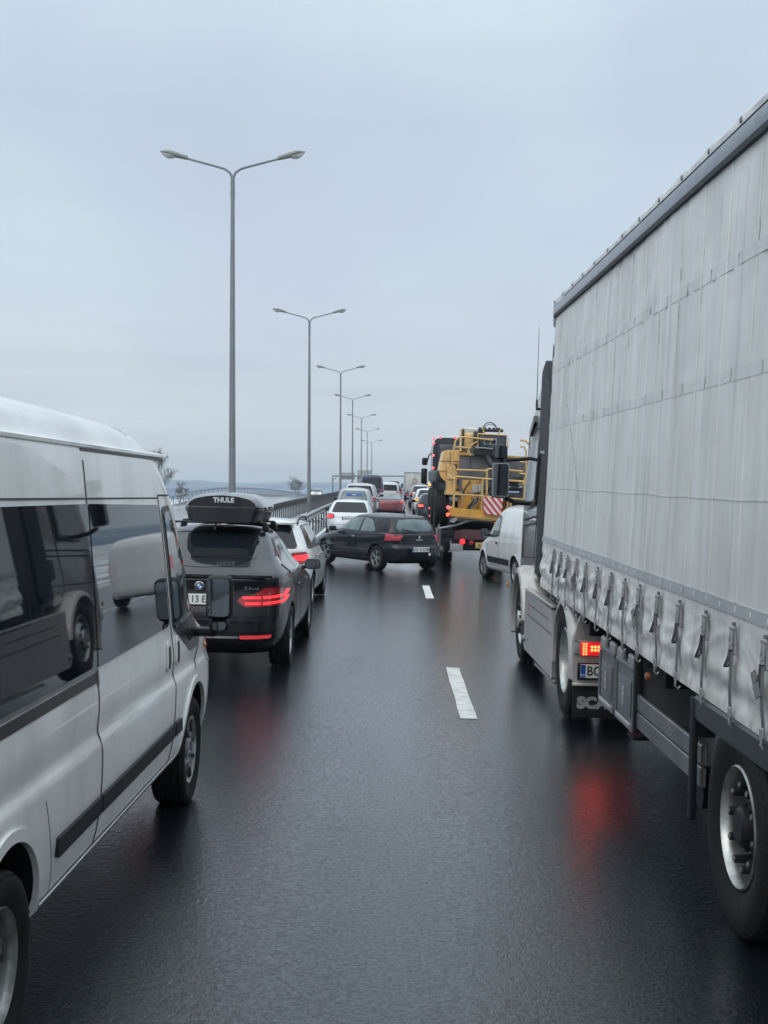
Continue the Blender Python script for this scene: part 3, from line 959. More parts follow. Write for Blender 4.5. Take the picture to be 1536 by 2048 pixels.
# ------------------------------------------------------------------ wheels
_wc = {}
def wheel_mesh(r, w_, rr, style):
    k = (r, w_, rr, style)
    if k in _wc: return _wc[k]
    h = w_ / 2
    m = MB().use(M['rubber'])
    sh = .022 if r < .45 else .035
    prof_ = [(-h * .78, rr), (-h * .95, rr + (r - rr) * .35), (-h, rr + (r - rr) * .65), (-h * .96, r - sh), (-h * .84, r - .006)]
    ng = 4
    for i in range(ng):
        a = -h * .84 + (2 * h * .84) * (i + .5) / ng
        gd = .009 if r < .45 else .016
        prof_ += [(a - .012, r), (a - .006, r - gd), (a + .006, r - gd), (a + .012, r)]
    prof_ += [(h * .84, r - .006), (h * .96, r - sh), (h, rr + (r - rr) * .65), (h * .985, rr + (r - rr) * .5), (h * .95, rr + (r - rr) * .35), (h * .78, rr)]
    m.lathe(prof_, 'X', seg=56, close=True)
    # tread / shoulder lugs and a rim-protector ring
    nl = 60
    for i in range(nl):
        an = 2 * math.pi * i / nl
        for sd in (-1, 1):
            m.box((sd * h * .88, (r - sh - .004) * math.cos(an), (r - sh - .004) * math.sin(an)), (h * .14, .012, .026), rot=Matrix.Rotation(an - math.pi / 2, 3, 'X'))
    tyre = m.mesh('wheel', smooth=35)
    m = MB()
    if style in ('alloy', 'alloy_y', 'alloy5'):
        m.use(M['ink_black']); m.lathe([(-.05, rr * .98), (-.05, .0)], 'X', seg=40)
        m.use(M['alloy'])
        m.lathe([(-h * .5, rr * .97), (h * .72, rr * .9), (h * .80, rr * .92), (h * .84, rr * 1.0), (h * .76, rr * 1.015), (-h * .5, rr * 1.0)], 'X', seg=48, close=True)
        n_ = 5
        for i in range(n_):
            an = 2 * math.pi * i / n_ + .3
            for dd in ((-.11, .11) if style != 'alloy5' else (0,)):
                p0 = Vector((h * .62, math.cos(an + dd * .7) * rr * .2, math.sin(an + dd * .7) * rr * .2))
                p1 = Vector((h * .70, math.cos(an + dd * 1.7) * rr * .95, math.sin(an + dd * 1.7) * rr * .95))
                d_ = p1 - p0
                wd = .024 if style != 'alloy5' else .055
                m.box((p0 + p1) / 2, (.028, wd, d_.length), rot=d_.to_track_quat('Z', 'X').to_matrix() if False else Matrix.Rotation(math.atan2(d_.z, d_.y) - math.pi / 2, 3, 'X'), bev=.006)
        m.lathe([(0, rr * .24), (h * .62, rr * .24), (h * .72, rr * .15), (h * .74, 0)], 'X', seg=24)
        for i in range(5):
            an = 2 * math.pi * i / 5
            m.use(M['ink_black']); m.cyl((h * .6, math.cos(an) * rr * .17, math.sin(an) * rr * .17), (h * .70, math.cos(an) * rr * .17, math.sin(an) * rr * .17), .011, seg=6)
    elif style == 'steel':
        m.use(M['steel_dirty'])
        m.lathe([(-h * .5, rr * .97), (h * .55, rr * .90), (h * .70, rr * .93), (h * .84, rr * 1.0), (h * .76, rr * 1.02), (-h * .5, rr * 1.0)], 'X', seg=48, close=True)
        m.lathe([(h * .10, rr * .93), (h * .12, rr * .80), (h * .52, rr * .66), (h * .60, rr * .55), (h * .42, rr * .42), (h * .40, rr * .22), (h * .72, rr * .20), (h * .76, 0)], 'X', seg=48)
        for i in range(8):
            an = 2 * math.pi * i / 8
            m.use(M['ink_black']); m.box((h * .36, math.cos(an) * rr * .745, math.sin(an) * rr * .745), (.03, .05, .032), rot=Matrix.Rotation(an - math.pi / 2, 3, 'X'), bev=.01)
        for i in range(5):
            an = 2 * math.pi * i / 5 + .2
            m.use(M['black_plastic']); m.cyl((h * .4, math.cos(an) * rr * .33, math.sin(an) * rr * .33), (h * .72, math.cos(an) * rr * .33, math.sin(an) * rr * .33), .016, seg=6)
    elif style == 'cover':
        m.use(M['alloy'])
        m.lathe([(-h * .5, rr * .97), (h * .70, rr * .94), (h * .84, rr * 1.0), (h * .86, rr * .97), (h * .70, rr * .86), (h * .76, rr * .55), (h * .62, rr * .34), (h * .70, rr * .28), (h * .72, 0)], 'X', seg=48)
        for i in range(7):
            an = 2 * math.pi * i / 7
            m.use(M['ink_black']); m.box((h * .73, math.cos(an) * rr * .70, math.sin(an) * rr * .70), (.03, .032, .085), rot=Matrix.Rotation(an - math.pi / 2 + .25, 3, 'X'), bev=.012)
            m.use(M['alloy']); m.cyl((h * .6, math.cos(an) * rr * .42, math.sin(an) * rr * .42), (h * .76, math.cos(an) * rr * .42, math.sin(an) * rr * .42), .013, seg=6)
    elif style == 'truck_trailer':
        m.use(M['alloy_truck'])
        m.lathe([(-h * .4, rr * .96), (h * .62, rr * .955), (h * .80, rr * .985), (h * .90, rr * 1.02), (h * .86, rr * 1.05), (-h * .4, rr * 1.0)], 'X', seg=64, close=True)
        m.lathe([(h * .12, rr * .955), (h * .20, rr * .86), (h * .36, rr * .80), (h * .36, 0)], 'X', seg=64)
        for i in range(10):
            an = 2 * math.pi * (i + .5) / 10 + .15
            m.use(M['ink_black']).box((h * .20, math.cos(an) * rr * .87, math.sin(an) * rr * .87), (.05, .045, .03), rot=Matrix.Rotation(an - math.pi / 2, 3, 'X'), bev=.012)
        m.use(M['black_plastic'])
        m.lathe([(h * .34, rr * .46), (h * .48, rr * .45), (h * .62, rr * .40), (h * .64, rr * .36), (h * .80, rr * .35), (h * .88, rr * .28), (h * .90, 0)], 'X', seg=32)
        for i in range(8):
            an = 2 * math.pi * i / 8
            m.cyl((h * .6, math.cos(an) * rr * .38, math.sin(an) * rr * .38), (h * .70, math.cos(an) * rr * .38, math.sin(an) * rr * .38), .010, seg=6)
        for i in range(10):
            an = 2 * math.pi * i / 10 + .15
            c_ = (math.cos(an) * rr * .71, math.sin(an) * rr * .71)
            m.use(M['black_plastic']); m.cyl((h * .35, *c_), (h * .80, *c_), .023, .020, seg=10)
            m.cyl((h * .35, *c_), (h * .46, *c_), .028, seg=6)
            m.use(M['steel_dirty']); m.cyl((h * .80, *c_), (h * .83, *c_), .013, seg=8)
    elif style == 'truck_drive':
        m.use(M['alloy_truck'])
        m.lathe([(-h * .9, rr * .93), (h * .62, rr * .955), (h * .82, rr * .985), (h * .90, rr * 1.02), (h * .86, rr * 1.05), (-h * .4, rr * 1.0)], 'X', seg=64, close=True)
        m.lathe([(-h * .9, rr * .93), (-h * .86, rr * .5), (-h * .86, .0)], 'X', seg=48)
        m.use(M['black_plastic'])
        m.lathe([(-h * .86, rr * .42), (-h * .3, rr * .40), (h * .1, rr * .32), (h * .12, 0)], 'X', seg=32)
        for i in range(10):
            an = 2 * math.pi * i / 10
            c_ = (math.cos(an) * rr * .6, math.sin(an) * rr * .6)
            m.cyl((-h * .86, *c_), (-h * .5, *c_), .02, seg=8)
    elif style == 'truck_front':
        m.use(M['alloy_truck'])
        m.lathe([(-h * .4, rr * .96), (h * .7, rr * .95), (h * .90, rr * 1.02), (h * .86, rr * 1.05), (-h * .4, rr * 1.0)], 'X', seg=64, close=True)
        m.lathe([(h * .3, rr * .95), (h * .70, rr * .72), (h * .95, rr * .60), (h * .95, rr * .42), (h * 1.15, rr * .38), (h * 1.2, 0)], 'X', seg=48)
        for i in range(10):
            an = 2 * math.pi * i / 10
            c_ = (math.cos(an) * rr * .53, math.sin(an) * rr * .53)
            m.use(M['ink_black']); m.cyl((h * .9, *c_), (h * 1.12, *c_), .019, seg=8)
            c_ = (math.cos(an + .3) * rr * .8, math.sin(an + .3) * rr * .8)
            m.box((h * .60, *c_), (.04, .07, .045), rot=Matrix.Rotation(an + .3 - math.pi / 2, 3, 'X'), bev=.015)
    rim = m.mesh('rim', smooth=35)
    _wc[k] = (tyre, rim)
    return _wc[k]
M['mirror_glass'].node_tree.nodes['Principled BSDF'].inputs['Base Color'].default_value = (.16, .18, .20, 1)
mat('steel_dirty', (0.26, 0.26, 0.255), 0.45, metal=0.55, var=0.35, vscale=14, dirt=0.6, dscale=12, dirtcol=(.05, .045, .04))
mat('alloy_truck', (0.40, 0.41, 0.40), 0.32, metal=0.85, var=0.35, vscale=10, dirt=0.8, dscale=9, dirtcol=(.12, .11, .09))

def wheel(parent, x, y, z, side, r, w_, rr, style, steer=0.0):
    tme, rme = wheel_mesh(r, w_, rr, style)
    a = random.uniform(0, 6)
    o = link('wheel', tme, parent, (x, y, z), (a if side > 0 else -a, 0, R(steer) + (0 if side > 0 else math.pi)))
    link('rim', rme, o)
    return o

def plate(parent, loc, rot, text, wd=.52, h=.115, blue=True, bg='plate_white', size=.105, frame=True):
    """loc: centre; text side is local -Y"""
    m = MB()
    if frame: m.use(M['black_plastic']).box((0, .006, -.004), (wd + .02, .01, h + .025), bev=.004, seg=1)
    m.use(M[bg]).box((0, 0, 0), (wd, .008, h), bev=.003, seg=1)
    if blue:
        m.use(M['plate_blue']).box((-wd / 2 + .022, -.003, 0), (.042, .006, h - .006))
    p = m.build('number_plate', parent=parent, loc=loc, rot=rot)
    text_mesh('plate_text', text, size, M['ink_black'], p, (.022 if blue else 0, -.0055, -.002), (R(90), 0, 0), .0008, bold=.0012, sx=.88)
    if blue: text_mesh('country_code', 'RO', .03, M['plate_white'], p, (-wd / 2 + .022, -.0068, -.035), (R(90), 0, 0), .0006)
    return p

def door_mirror(parent, side, loc, sz, paint, name='door_mirror', arm=True, glass_back=True):
    """loc: centre of the housing; glass faces backwards (-Y)"""
    m = MB().use(paint)
    w_, d_, h_ = sz
    prof_ = [(-d_ * .5, .93), (-d_ * .3, 1.0), (0, .96), (d_ * .3, .72), (d_ * .5, .3)]
    rings = []
    for yv, k in prof_:
        ring = []
        for i in range(20):
            an = 2 * math.pi * i / 20
            c_, s_ = math.cos(an), math.sin(an)
            e = 2 / 3.6
            ring.append(m.bm.verts.new((math.copysign(abs(c_) ** e, c_) * w_ / 2 * k, yv, math.copysign(abs(s_) ** e, s_) * h_ / 2 * k)))
        rings.append(ring)
    for a, b in zip(rings, rings[1:]):
        for i in range(20): m.bm.faces.new((a[i], a[(i + 1) % 20], b[(i + 1) % 20], b[i]))
    m.bm.faces.new(rings[0][::-1]); m.bm.faces.new(rings[-1])
    if arm:
        m.use(M['black_plastic']).box((-side * w_ * .62, 0, -h_ * .32), (w_ * .5, d_ * .4, h_ * .28), bev=.01)
    o = m.build(name, parent=parent, loc=loc)
    m = MB().use(M['mirror_glass'])
    poly = []
    for i in range(20):
        an = 2 * math.pi * i / 20
        c_, s_ = math.cos(an), math.sin(an); e = 2 / 3.6
        poly.append((math.copysign(abs(c_) ** e, c_) * w_ * .42, math.copysign(abs(s_) ** e, s_) * h_ * .41))
    m.prism(poly, 'Y', -d_ * .5 - .004, -d_ * .5 + .004)
    m.build('mirror_glass', parent=o, smooth=0)
    return o

def shark_fin(parent, loc, mt, s=1.0):
    m = MB().use(mt)
    m.prism([(-.09 * s, 0), (.1 * s, 0), (-.05 * s, .07 * s), (-.085 * s, .07 * s)], 'X', -.012 * s, .012 * s)
    m.build('antenna', parent=parent, loc=loc)
# ------------------------------------------------------------------ white passenger van, near left
mat('van_paint', (0.82, 0.83, 0.82), 0.32, coat=0.7, dirt=0.42, dscale=2.6, low=0.85, dirtcol=(0.20, 0.19, 0.17), var=0.03, vscale=1.5)
mat('seam', (0.03, 0.032, 0.034), 0.6)
mat('van_tint', (0.007, 0.010, 0.016), 0.02, spec=0.62, var=0.3, vscale=2)
mat('panel_black', (0.012, 0.014, 0.017), 0.28, var=0.2)
yaw = 1.25
VX, VY = -2.315, 3.32
loc, rot = place(VX, VY, 0)
rot = (Matrix.Rotation(R(-yaw), 3, 'Z') @ rot.to_matrix()).to_euler()
van = thing('passenger_van', 'white high-roofed passenger van with dark tinted side windows, near left edge', 'van', loc, rot)
VR = [(.12, .34, 5.42, .30, .88, 13),
      (.03, .42, 5.60, .40, .955, 13),
      (.0, .58, 5.66, .56, .985, 13),
      (.0, .74, 5.64, .72, .993, 13),
      (.0, .86, 5.62, .84, .991, 13),
      (.0, .93, 5.60, .92, .970, 13),
      (.0, 1.04, 5.52, 1.02, .977, 13),
      (.01, 1.21, 5.05, 1.20, .962, 13),
      (.02, 1.55, 4.74, 1.55, .938, 18),
      (.03, 1.95, 4.38, 1.95, .900, 22),
      (.04, 2.13, 4.10, 2.12, .880, 24),
      (.05, 2.195, 4.02, 2.185, .868, 24),
      (.08, 2.225, 3.98, 2.21, .840, 22),
      (.12, 2.31, 3.86, 2.28, .80, 18),
      (.20, 2.375, 3.72, 2.345, .70, 8),
      (.4, 2.415, 3.45, 2.39, .44, 6),
      (.9, 2.425, 2.6, 2.41, .05, 3)]
WR, WF = .98, 4.72
vb = Body(VR, M['van_paint'], van, wheels=[(WR, .36, .415, .985), (WF, .36, .415, .985)], half=60, sub=6, archw=.30)
for sd in (-1, 1):
    wheel(van, sd * .875, WR, .335, sd, .34, .215, .215, 'steel')
    wheel(van, sd * .875, WF, .335, sd, .34, .215, .215, 'cover')
# wheel-arch lips
def arch_lip(body, yc, zc, r, side, mt, a0=-8, a1=188, wd=.045, name='wheel_arch', off=.012):
    pts = [(yc + math.cos(R(a)) * r, zc + math.sin(R(a)) * r) for a in range(a0, a1 + 1, 7)]
    return body.strip(name, pts, wd, 'X', side, mt, off, .05, depth=off + .012)
for yc in (WR, WF):
    arch_lip(vb, yc, .36, .435, 1, M['van_paint'])
    arch_lip(vb, yc, .36, .435, -1, M['van_paint'])
def win(poly, r=.04): return rpoly(poly, r)
# side glazing band: rear quarter, middle and sliding-door windows
for sd in (1, -1):
    vb.patch('window', win([(.18, 1.215), (.18, 1.935), (2.262, 1.935), (2.262, 1.215)], .02), 'X', sd, M['van_tint'], .006, .12)
    sdw = vb.patch('window', win([(2.285, 1.205), (2.285, 1.935), (3.80, 1.915), (3.93, 1.215)], [.02, .02, .03, .05]), 'X', sd, M['van_tint'], .006, .1)
    # front door window with frame, black corner panel
    fr = vb.patch('window_frame', win([(4.04, 1.19), (3.90, 1.90), (4.12, 1.915), (4.86, 1.13), (4.90, 1.0), (4.56, .99)], [.03, .05, .05, .04, .03, .03]), 'X', sd, M['panel_black'], .005, .08)
    vb.patch('window', win([(4.08, 1.215), (3.95, 1.87), (4.13, 1.88), (4.60, 1.42), (4.60, 1.25)], [.02, .03, .03, .02, .02]), 'X', sd, M['glass_mid'], .010, .08, fr)
    vb.strip('window_trim', [(4.08, 1.195), (4.60, 1.22)], .018, 'X', sd, M['chrome'], .012)
    # track under the glazing
    vb.strip('sliding_track', [(.12, 1.165), (2.26, 1.165)], .045, 'X', sd, M['panel_black'], .004)
    vb.strip('track_trim', [(.12, 1.205), (2.26, 1.205), (2.26, 1.13)], .012, 'X', sd, M['galvanised'], .010)
    # panel gaps
    vb.strip('panel_gap', [(2.27, 2.13), (2.27, 1.10), (2.268, .92), (2.285, .80), (2.27, .40)], .010, 'X', sd, M['seam'], .003)
    vb.strip('panel_gap', [(3.84, 1.97), (3.975, 1.22), (4.02, 1.02), (4.04, .86), (4.02, .70), (4.0, .36)], .010, 'X', sd, M['seam'], .003)
    vb.strip('panel_gap', [(3.84, 1.97), (4.30, 1.97)], .010, 'X', sd, M['seam'], .003)
    vb.strip('panel_gap', [(.10, 1.965), (3.84, 1.955)], .008, 'X', sd, M['seam'], .003)
    vb.strip('panel_gap', [(1.42, .82), (1.55, .52), (1.6, .38)], .006, 'X', sd, M['seam'], .001)
    vb.strip('panel_gap', [(4.92, 1.1), (4.86, .98), (4.72, .86)], .009, 'X', sd, M['seam'], .003)
    # rubbing strip in three pieces
    vb.patch('rubbing_strip', rpoly([(1.58, .555), (1.58, .635), (2.262, .635), (2.262, .555)], .012), 'X', sd, M['black_plastic'], .016, .15, depth=.022)
    vb.patch('rubbing_strip', rpoly([(2.282, .555), (2.282, .635), (3.99, .635), (3.99, .555)], .008), 'X', sd, M['black_plastic'], .016, .15, depth=.022)
    vb.patch('rubbing_strip', rpoly([(4.03, .555), (4.03, .635), (4.20, .635), (4.24, .555)], .008), 'X', sd, M['black_plastic'], .016, .15, depth=.022)
    # sill flange
    vb.strip('sill_flange', [(1.45, .405), (4.22, .40)], .022, 'X', sd, M['van_paint'], .012)
    # recessed handles
    for yy_ in (3.86, 4.13):
        hp = vb.patch('door_handle', rpoly([(yy_ - .045, .975), (yy_ - .04, 1.13), (yy_ + .03, 1.14), (yy_ + .045, 1.0), (yy_ + .02, .955)], .02), 'X', sd, M['van_paint'], .010, .06)
        vb.patch('handle_recess', rpoly([(yy_ - .022, .985), (yy_ - .02, 1.10), (yy_ + .022, 1.105), (yy_ + .024, .99), (yy_ + .01, .972)], .012), 'X', sd, M['ink_black'], .014, .06, hp)
# gutter rails on both roof edges
for sd in (-1, 1):
    m = MB().use(M['van_paint'])
    m.prism([(sd * .855, 2.186), (sd * .878, 2.190), (sd * .879, 2.204), (sd * .850, 2.215), (sd * .82, 2.22)], 'Y', .10, 4.12)
    g_ = m.build('gutter', parent=van)
    m = MB().use(M['panel_black'])
    m.prism([(sd * .860, 2.170), (sd * .876, 2.172), (sd * .876, 2.1855), (sd * .855, 2.1855)], 'Y', 2.25, 4.08)
    m.build('gutter_gap', parent=van)
vb.strip('roof_gap', [(-.79, 3.50), (-.4, 3.54), (0, 3.55), (.4, 3.54), (.79, 3.50)], .012, 'Z', 1, M['seam'], .002)
# nose, windscreen, lamps
vb.patch('windscreen', win([(-.82, 1.24), (-.76, 1.93), (.76, 1.93), (.82, 1.24)], .05), 'Y', 1, M['glass_dark'], .005, .12)
vb.patch('grille', win([(-.45, .78), (-.5, .95), (.5, .95), (.45, .78)], .03), 'Y', 1, M['black_plastic'], .005, .12)
vb.patch('headlight', win([(5.2, .84), (5.12, 1.02), (5.2, 1.06), (5.5, .98), (5.55, .84)], .03), 'X', 1, M['clear_lens'], .006, .08)
vb.patch('headlight', win([(5.2, .84), (5.12, 1.02), (5.2, 1.06), (5.5, .98), (5.55, .84)], .03), 'X', -1, M['clear_lens'], .006, .08)
vb.patch('rear_window', win([(-.72, 1.3), (-.68, 1.9), (-.04, 1.9), (-.04, 1.3)], .04), 'Y', -1, M['van_tint'], .005, .12)
vb.patch('rear_window', win([(.04, 1.3), (.04, 1.9), (.68, 1.9), (.72, 1.3)], .04), 'Y', -1, M['van_tint'], .005, .12)
for sd in (-1, 1):
    vb.patch('tail_light', win([(sd * .82, .8), (sd * .82, 1.25), (sd * .93, 1.25), (sd * .95, .8)], .02), 'Y', -1, M['red_lens'], .006, .1)
# badge on the corner panel
text_mesh('badge_text', '120', .10, M['black_plastic'], van, (.978, 4.55, 1.095), (R(90), 0, R(90)), .004, bold=.002)
# big two-piece mirror on a stub arm
for sd in (1, -1):
    m = MB().use(M['black_plastic'])
    cx_ = sd * 1.125
    m.box((cx_, 4.78, 1.315), (.175, .11, .285), bev=.045, seg=3)
    m.box((cx_, 4.79, 1.135), (.135, .10, .085), bev=.045, seg=3)
    m.box((sd * 1.02, 4.82, 1.085), (.20, .10, .06), bev=.03)
    mo = m.build('door_mirror', parent=van)
    MB().use(M['mirror_glass']).prism(rpoly([(cx_ - .070, 1.195), (cx_ - .070, 1.435), (cx_ + .068, 1.435), (cx_ + .070, 1.195)], .03), 'Y', 4.718, 4.728).build('mirror_glass', parent=mo, smooth=0)
    MB().use(M['mirror_glass']).prism(rpoly([(cx_ - .048, 1.105), (cx_ - .052, 1.158), (cx_ + .052, 1.158), (cx_ + .045, 1.105)], .025), 'Y', 4.732, 4.741).build('mirror_glass', parent=mo, smooth=0)
    m = MB().use(M['amber_lens']); m.lathe([(0, .018), (.012, .016), (.02, 0)], 'X' , c=(sd * .985, 5.05, .97), seg=16)
    m.build('side_repeater', parent=van)

# ------------------------------------------------------------------ dark executive hatchback with roof box
mat('bmw_paint', (0.006, 0.007, 0.012), 0.30, metal=0.0, coat=0.55, spec=.12, var=0.08, dirt=0.10, dscale=3, low=.7, dirtcol=(.10, .098, .09))
B0 = (-2.02, 13.5)
loc, rot = place(*B0, yaw=-.6)
bmw = thing('parked_car', 'dark grey hatchback with black roof box, stopped ahead of the white van', 'car', loc, rot)
bmw.name = 'dark_hatchback'
BR = [(.30, .20, 4.70, .20, .80, 6),
      (.10, .30, 4.95, .28, .89, 6),
      (.01, .42, 5.00, .42, .935, 5.5),
      (.0, .60, 5.0, .6, .95, 5.5),
      (.04, .78, 4.95, .72, .95, 5.5),
      (.07, .92, 4.80, .80, .945, 5.5),
      (.05, 1.02, 4.4, .88, .93, 5.5),
      (.12, 1.075, 3.85, .97, .905, 6),
      (.42, 1.21, 3.45, 1.12, .775, 6),
      (.85, 1.40, 2.95, 1.36, .655, 6),
      (1.12, 1.50, 2.7, 1.48, .585, 6),
      (1.35, 1.545, 2.5, 1.535, .50, 5),
      (1.6, 1.57, 2.3, 1.565, .28, 4),
      (1.8, 1.575, 2.1, 1.575, .03, 3)]
bb_ = Body(BR, M['bmw_paint'], bmw, wheels=[(.98, .35, .385, .94), (4.02, .35, .385, .94)], half=48)
for yv in (.98, 4.02):
    for sd in (-1, 1): wheel(bmw, sd * .82, yv, .34, sd, .345, .245, .235, 'alloy')
bb_.patch('rear_window', rpoly([(-.50, 1.49), (-.58, 1.38), (-.58, 1.26), (-.35, 1.165), (0, 1.145), (.35, 1.165), (.58, 1.26), (.58, 1.38), (.50, 1.49)], .06), 'Y', -1, M['glass_dark'], .004, .07)
bb_.strip('tailgate_gap', [(-.78, 1.0), (-.76, 1.16), (-.72, 1.30)], .008, 'Y', -1, M['seam'])
bb_.strip('tailgate_gap', [(.78, 1.0), (.80, 1.16), (.72, 1.30)], .008, 'Y', -1, M['seam'])
bb_.strip('tailgate_gap', [(-.74, .64), (-.74, .60), (.74, .60), (.74, .64)], .008, 'Y', -1, M['seam'])
# spoiler lip
m = MB().use(M['bmw_paint'])
m.prism([(-.78, .0), (-.7, -.03), (0, -.075), (.7, -.03), (.78, .0), (.7, .06), (-.7, .06)], 'Z', -.012, .016)
m.build('spoiler_lip', parent=bmw, loc=(0, .115, 1.065))
for sd in (-1, 1):
    P = rpoly([(sd * .41, .80), (sd * .46, .85), (sd * .60, .875), (sd * .70, .945), (sd * .86, .94), (sd * .91, .84), (sd * .88, .75), (sd * .50, .735)], .025)
    tl = bb_.patch('tail_light', P, 'Y', -1, M['red_lens'], .008, .05)
    for z0, x0 in ((.835, .47), (.772, .50)):
        bb_.strip('light_bar', [(sd * x0, z0), (sd * .66, z0)], .026, 'Y', -1, M['red_lit'], .012, .04, tl)
        bb_.strip('light_bar', [(sd * .68, z0), (sd * .88, z0 + .012), (sd * .905, z0 + .07)], .028, 'Y', -1, M['red_lit'], .012, .04, tl)
    bb_.patch('reflector', rpoly([(sd * .45, .395), (sd * .45, .43), (sd * .78, .43), (sd * .76, .395)], .01), 'Y', -1, M['red_soft'], .010, .06)
bb_.strip('chrome_strip', [(-.44, .412), (.44, .412)], .022, 'Y', -1, M['chrome'], .012)
bb_.patch('bumper_lower', rpoly([(-.86, .24), (-.86, .37), (.86, .37), (.86, .24)], .03), 'Y', -1, M['black_plastic'], .006, .1)
bb_.patch('bumper_recess', rpoly([(-.80, .47), (-.84, .55), (.84, .55), (.80, .47)], .02), 'Y', -1, M['panel_black'], .004, .1)
# roundel
ey = bb_.hit('Y', -1, 0, .955)[0].y
e_ = MB()
e_.use(M['chrome']).lathe([(0, .052), (-.008, .052), (-.012, .045), (-.006, .042), (0, .04)], 'Y', seg=32)
e_.use(M['ink_black']).lathe([(0, .046), (-.007, .046), (-.007, 0)], 'Y', seg=32)
for q in range(4):
    e_.use(M['plate_white'] if q % 2 else M['badge_blue'] if 'badge_blue' in M else mat('badge_blue', (0.02, .16, .5), .3))
    pts = [(0, 0)] + [(math.cos(R(90 * q + a)) * .029, math.sin(R(90 * q + a)) * .029) for a in range(0, 91, 15)]
    e_.prism(pts, 'Y', -.010, -.0072)
e_.build('badge', parent=bmw, loc=(0, ey - .003, .955), smooth=0)
py_ = bb_.hit('Y', -1, 0, .78)[0].y
plate(bmw, (0, py_ - .012, .815), (R(-3), 0, 0), 'B 13 EXD')
for tx, z_, x0_, x1_, sz in (('530d', .945, .44, .68, .072), ('xDrive', .868, .46, .66, .036)):
    ya, yb = bb_.hit('Y', -1, x0_, z_)[0].y, bb_.hit('Y', -1, x1_, z_)[0].y
    ta = math.atan2(yb - ya, x1_ - x0_)
    text_mesh('badge_text', tx, sz, M['chrome'], bmw, ((x0_ + x1_) / 2, (ya + yb) / 2 - (.022 if tx == 'xDrive' else .014), z_), (R(88), 0, ta), .003, bold=.001, sx=1.15)
for sd in (-1, 1):
    fr = bb_.patch('window_frame', rpoly([(.98, 1.16), (1.02, 1.24), (1.55, 1.435), (2.3, 1.44), (2.75, 1.36), (3.42, 1.06), (1.5, 1.04), (1.10, 1.06)], [.05, .05, .1, .1, .1, .03, .05, .06]), 'X', sd, M['panel_black'], .004, .07)
    bb_.strip('chrome_strip', [(3.36, 1.072), (1.5, 1.046), (1.13, 1.066), (1.0, 1.16), (1.04, 1.235), (1.2, 1.31)], .018, 'X', sd, M['chrome'], .009)
    bb_.patch('window', rpoly([(1.05, 1.17), (1.10, 1.23), (1.58, 1.405), (2.10, 1.412), (2.10, 1.065), (1.5, 1.06), (1.15, 1.08)], .04), 'X', sd, M['glass_mid'], .008, .07, fr)
    bb_.patch('window', rpoly([(2.16, 1.066), (2.16, 1.412), (2.3, 1.41), (2.72, 1.335), (3.28, 1.085)], .03), 'X', sd, M['glass_mid'], .008, .07, fr)
    bb_.strip('panel_gap', [(2.12, 1.05), (2.12, .45), (2.2, .3)], .007, 'X', sd, M['seam'])
    bb_.strip('panel_gap', [(3.3, 1.05), (3.33, .9), (3.3, .35)], .007, 'X', sd, M['seam'])
    bb_.strip('panel_gap', [(1.18, 1.04), (1.36, .82), (1.40, .6)], .007, 'X', sd, M['seam'])
    bb_.strip('body_crease', [(.25, .90), (1.6, .885), (3.9, .84)], .014, 'X', sd, M['bmw_paint'], .006)
    for yv in (1.55, 2.6):
        p, nn = bb_.hit('X', sd, yv, .90)
        MB().use(M['bmw_paint']).box((p.x + sd * .022, yv, .90), (.022, .2, .025), bev=.008).build('door_handle', parent=bmw)
    door_mirror(bmw, sd, (sd * 1.02, 3.18, 1.045), (.22, .12, .145), M['bmw_paint'])
    # cross-bar feet
bb_.patch('fuel_flap', rpoly([(.62, .84), (.62, .98), (.78, .98), (.78, .84)], .02), 'X', 1, M['bmw_paint'], .003, .08)
bb_.patch('windscreen', rpoly([(-.66, 1.13), (-.55, 1.42), (.55, 1.42), (.66, 1.13)], .05), 'Y', 1, M['glass_dark'], .004, .1)
bb_.patch('headlight', rpoly([(.5, .66), (.5, .76), (.86, .8), (.88, .68)], .03), 'Y', 1, M['clear_lens'], .004, .06)
bb_.patch('headlight', rpoly([(-.5, .66), (-.5, .76), (-.86, .8), (-.88, .68)], .03), 'Y', 1, M['clear_lens'], .004, .06)
shark_fin(bmw, (0, 1.22, 1.53), M['bmw_paint'])
# wet snow left on the roof edge
# ---- roof rack (belongs to the car) and roof box (its own thing)
for yv in (1.35, 2.35):
    m = MB().use(M['black_plastic'])
    m.box((0, yv, 1.615), (1.16, .05, .024), bev=.01)
    for sd in (-1, 1):
        m.box((sd * .57, yv, 1.565), (.07, .11, .11), rot=Matrix.Rotation(R(-sd * 18), 3, 'Y'), bev=.02)
    m.build('roof_bar', parent=bmw)
mat('box_gloss', (0.010, 0.012, 0.017), 0.25, spec=.35, coat=0.15, var=0.2, dirt=.25)
mat('box_lid', (0.10, 0.105, 0.112), 0.22, metal=.35, coat=0.8, var=0.12, vscale=3)
tb_loc = Matrix.LocRotScale(Vector(bmw.location), bmw.rotation_euler, None)
rb = thing('roof_box', 'black roof box with silver lettering strapped on top of the dark grey hatchback', 'roof box',
           tb_loc @ Vector((.10, .95, 1.628)), rot=bmw.rotation_euler)
def box_section(yv):
    """width, height factor along the roof box"""
    t = yv / 2.0
    return pchip([0, .05, .2, .6, .85, 1.0], [.80, .93, 1.0, 1.0, .86, .45], t), pchip([0, .06, .25, .7, .9, 1.0], [.80, .93, 1.0, .96, .75, .35], t)
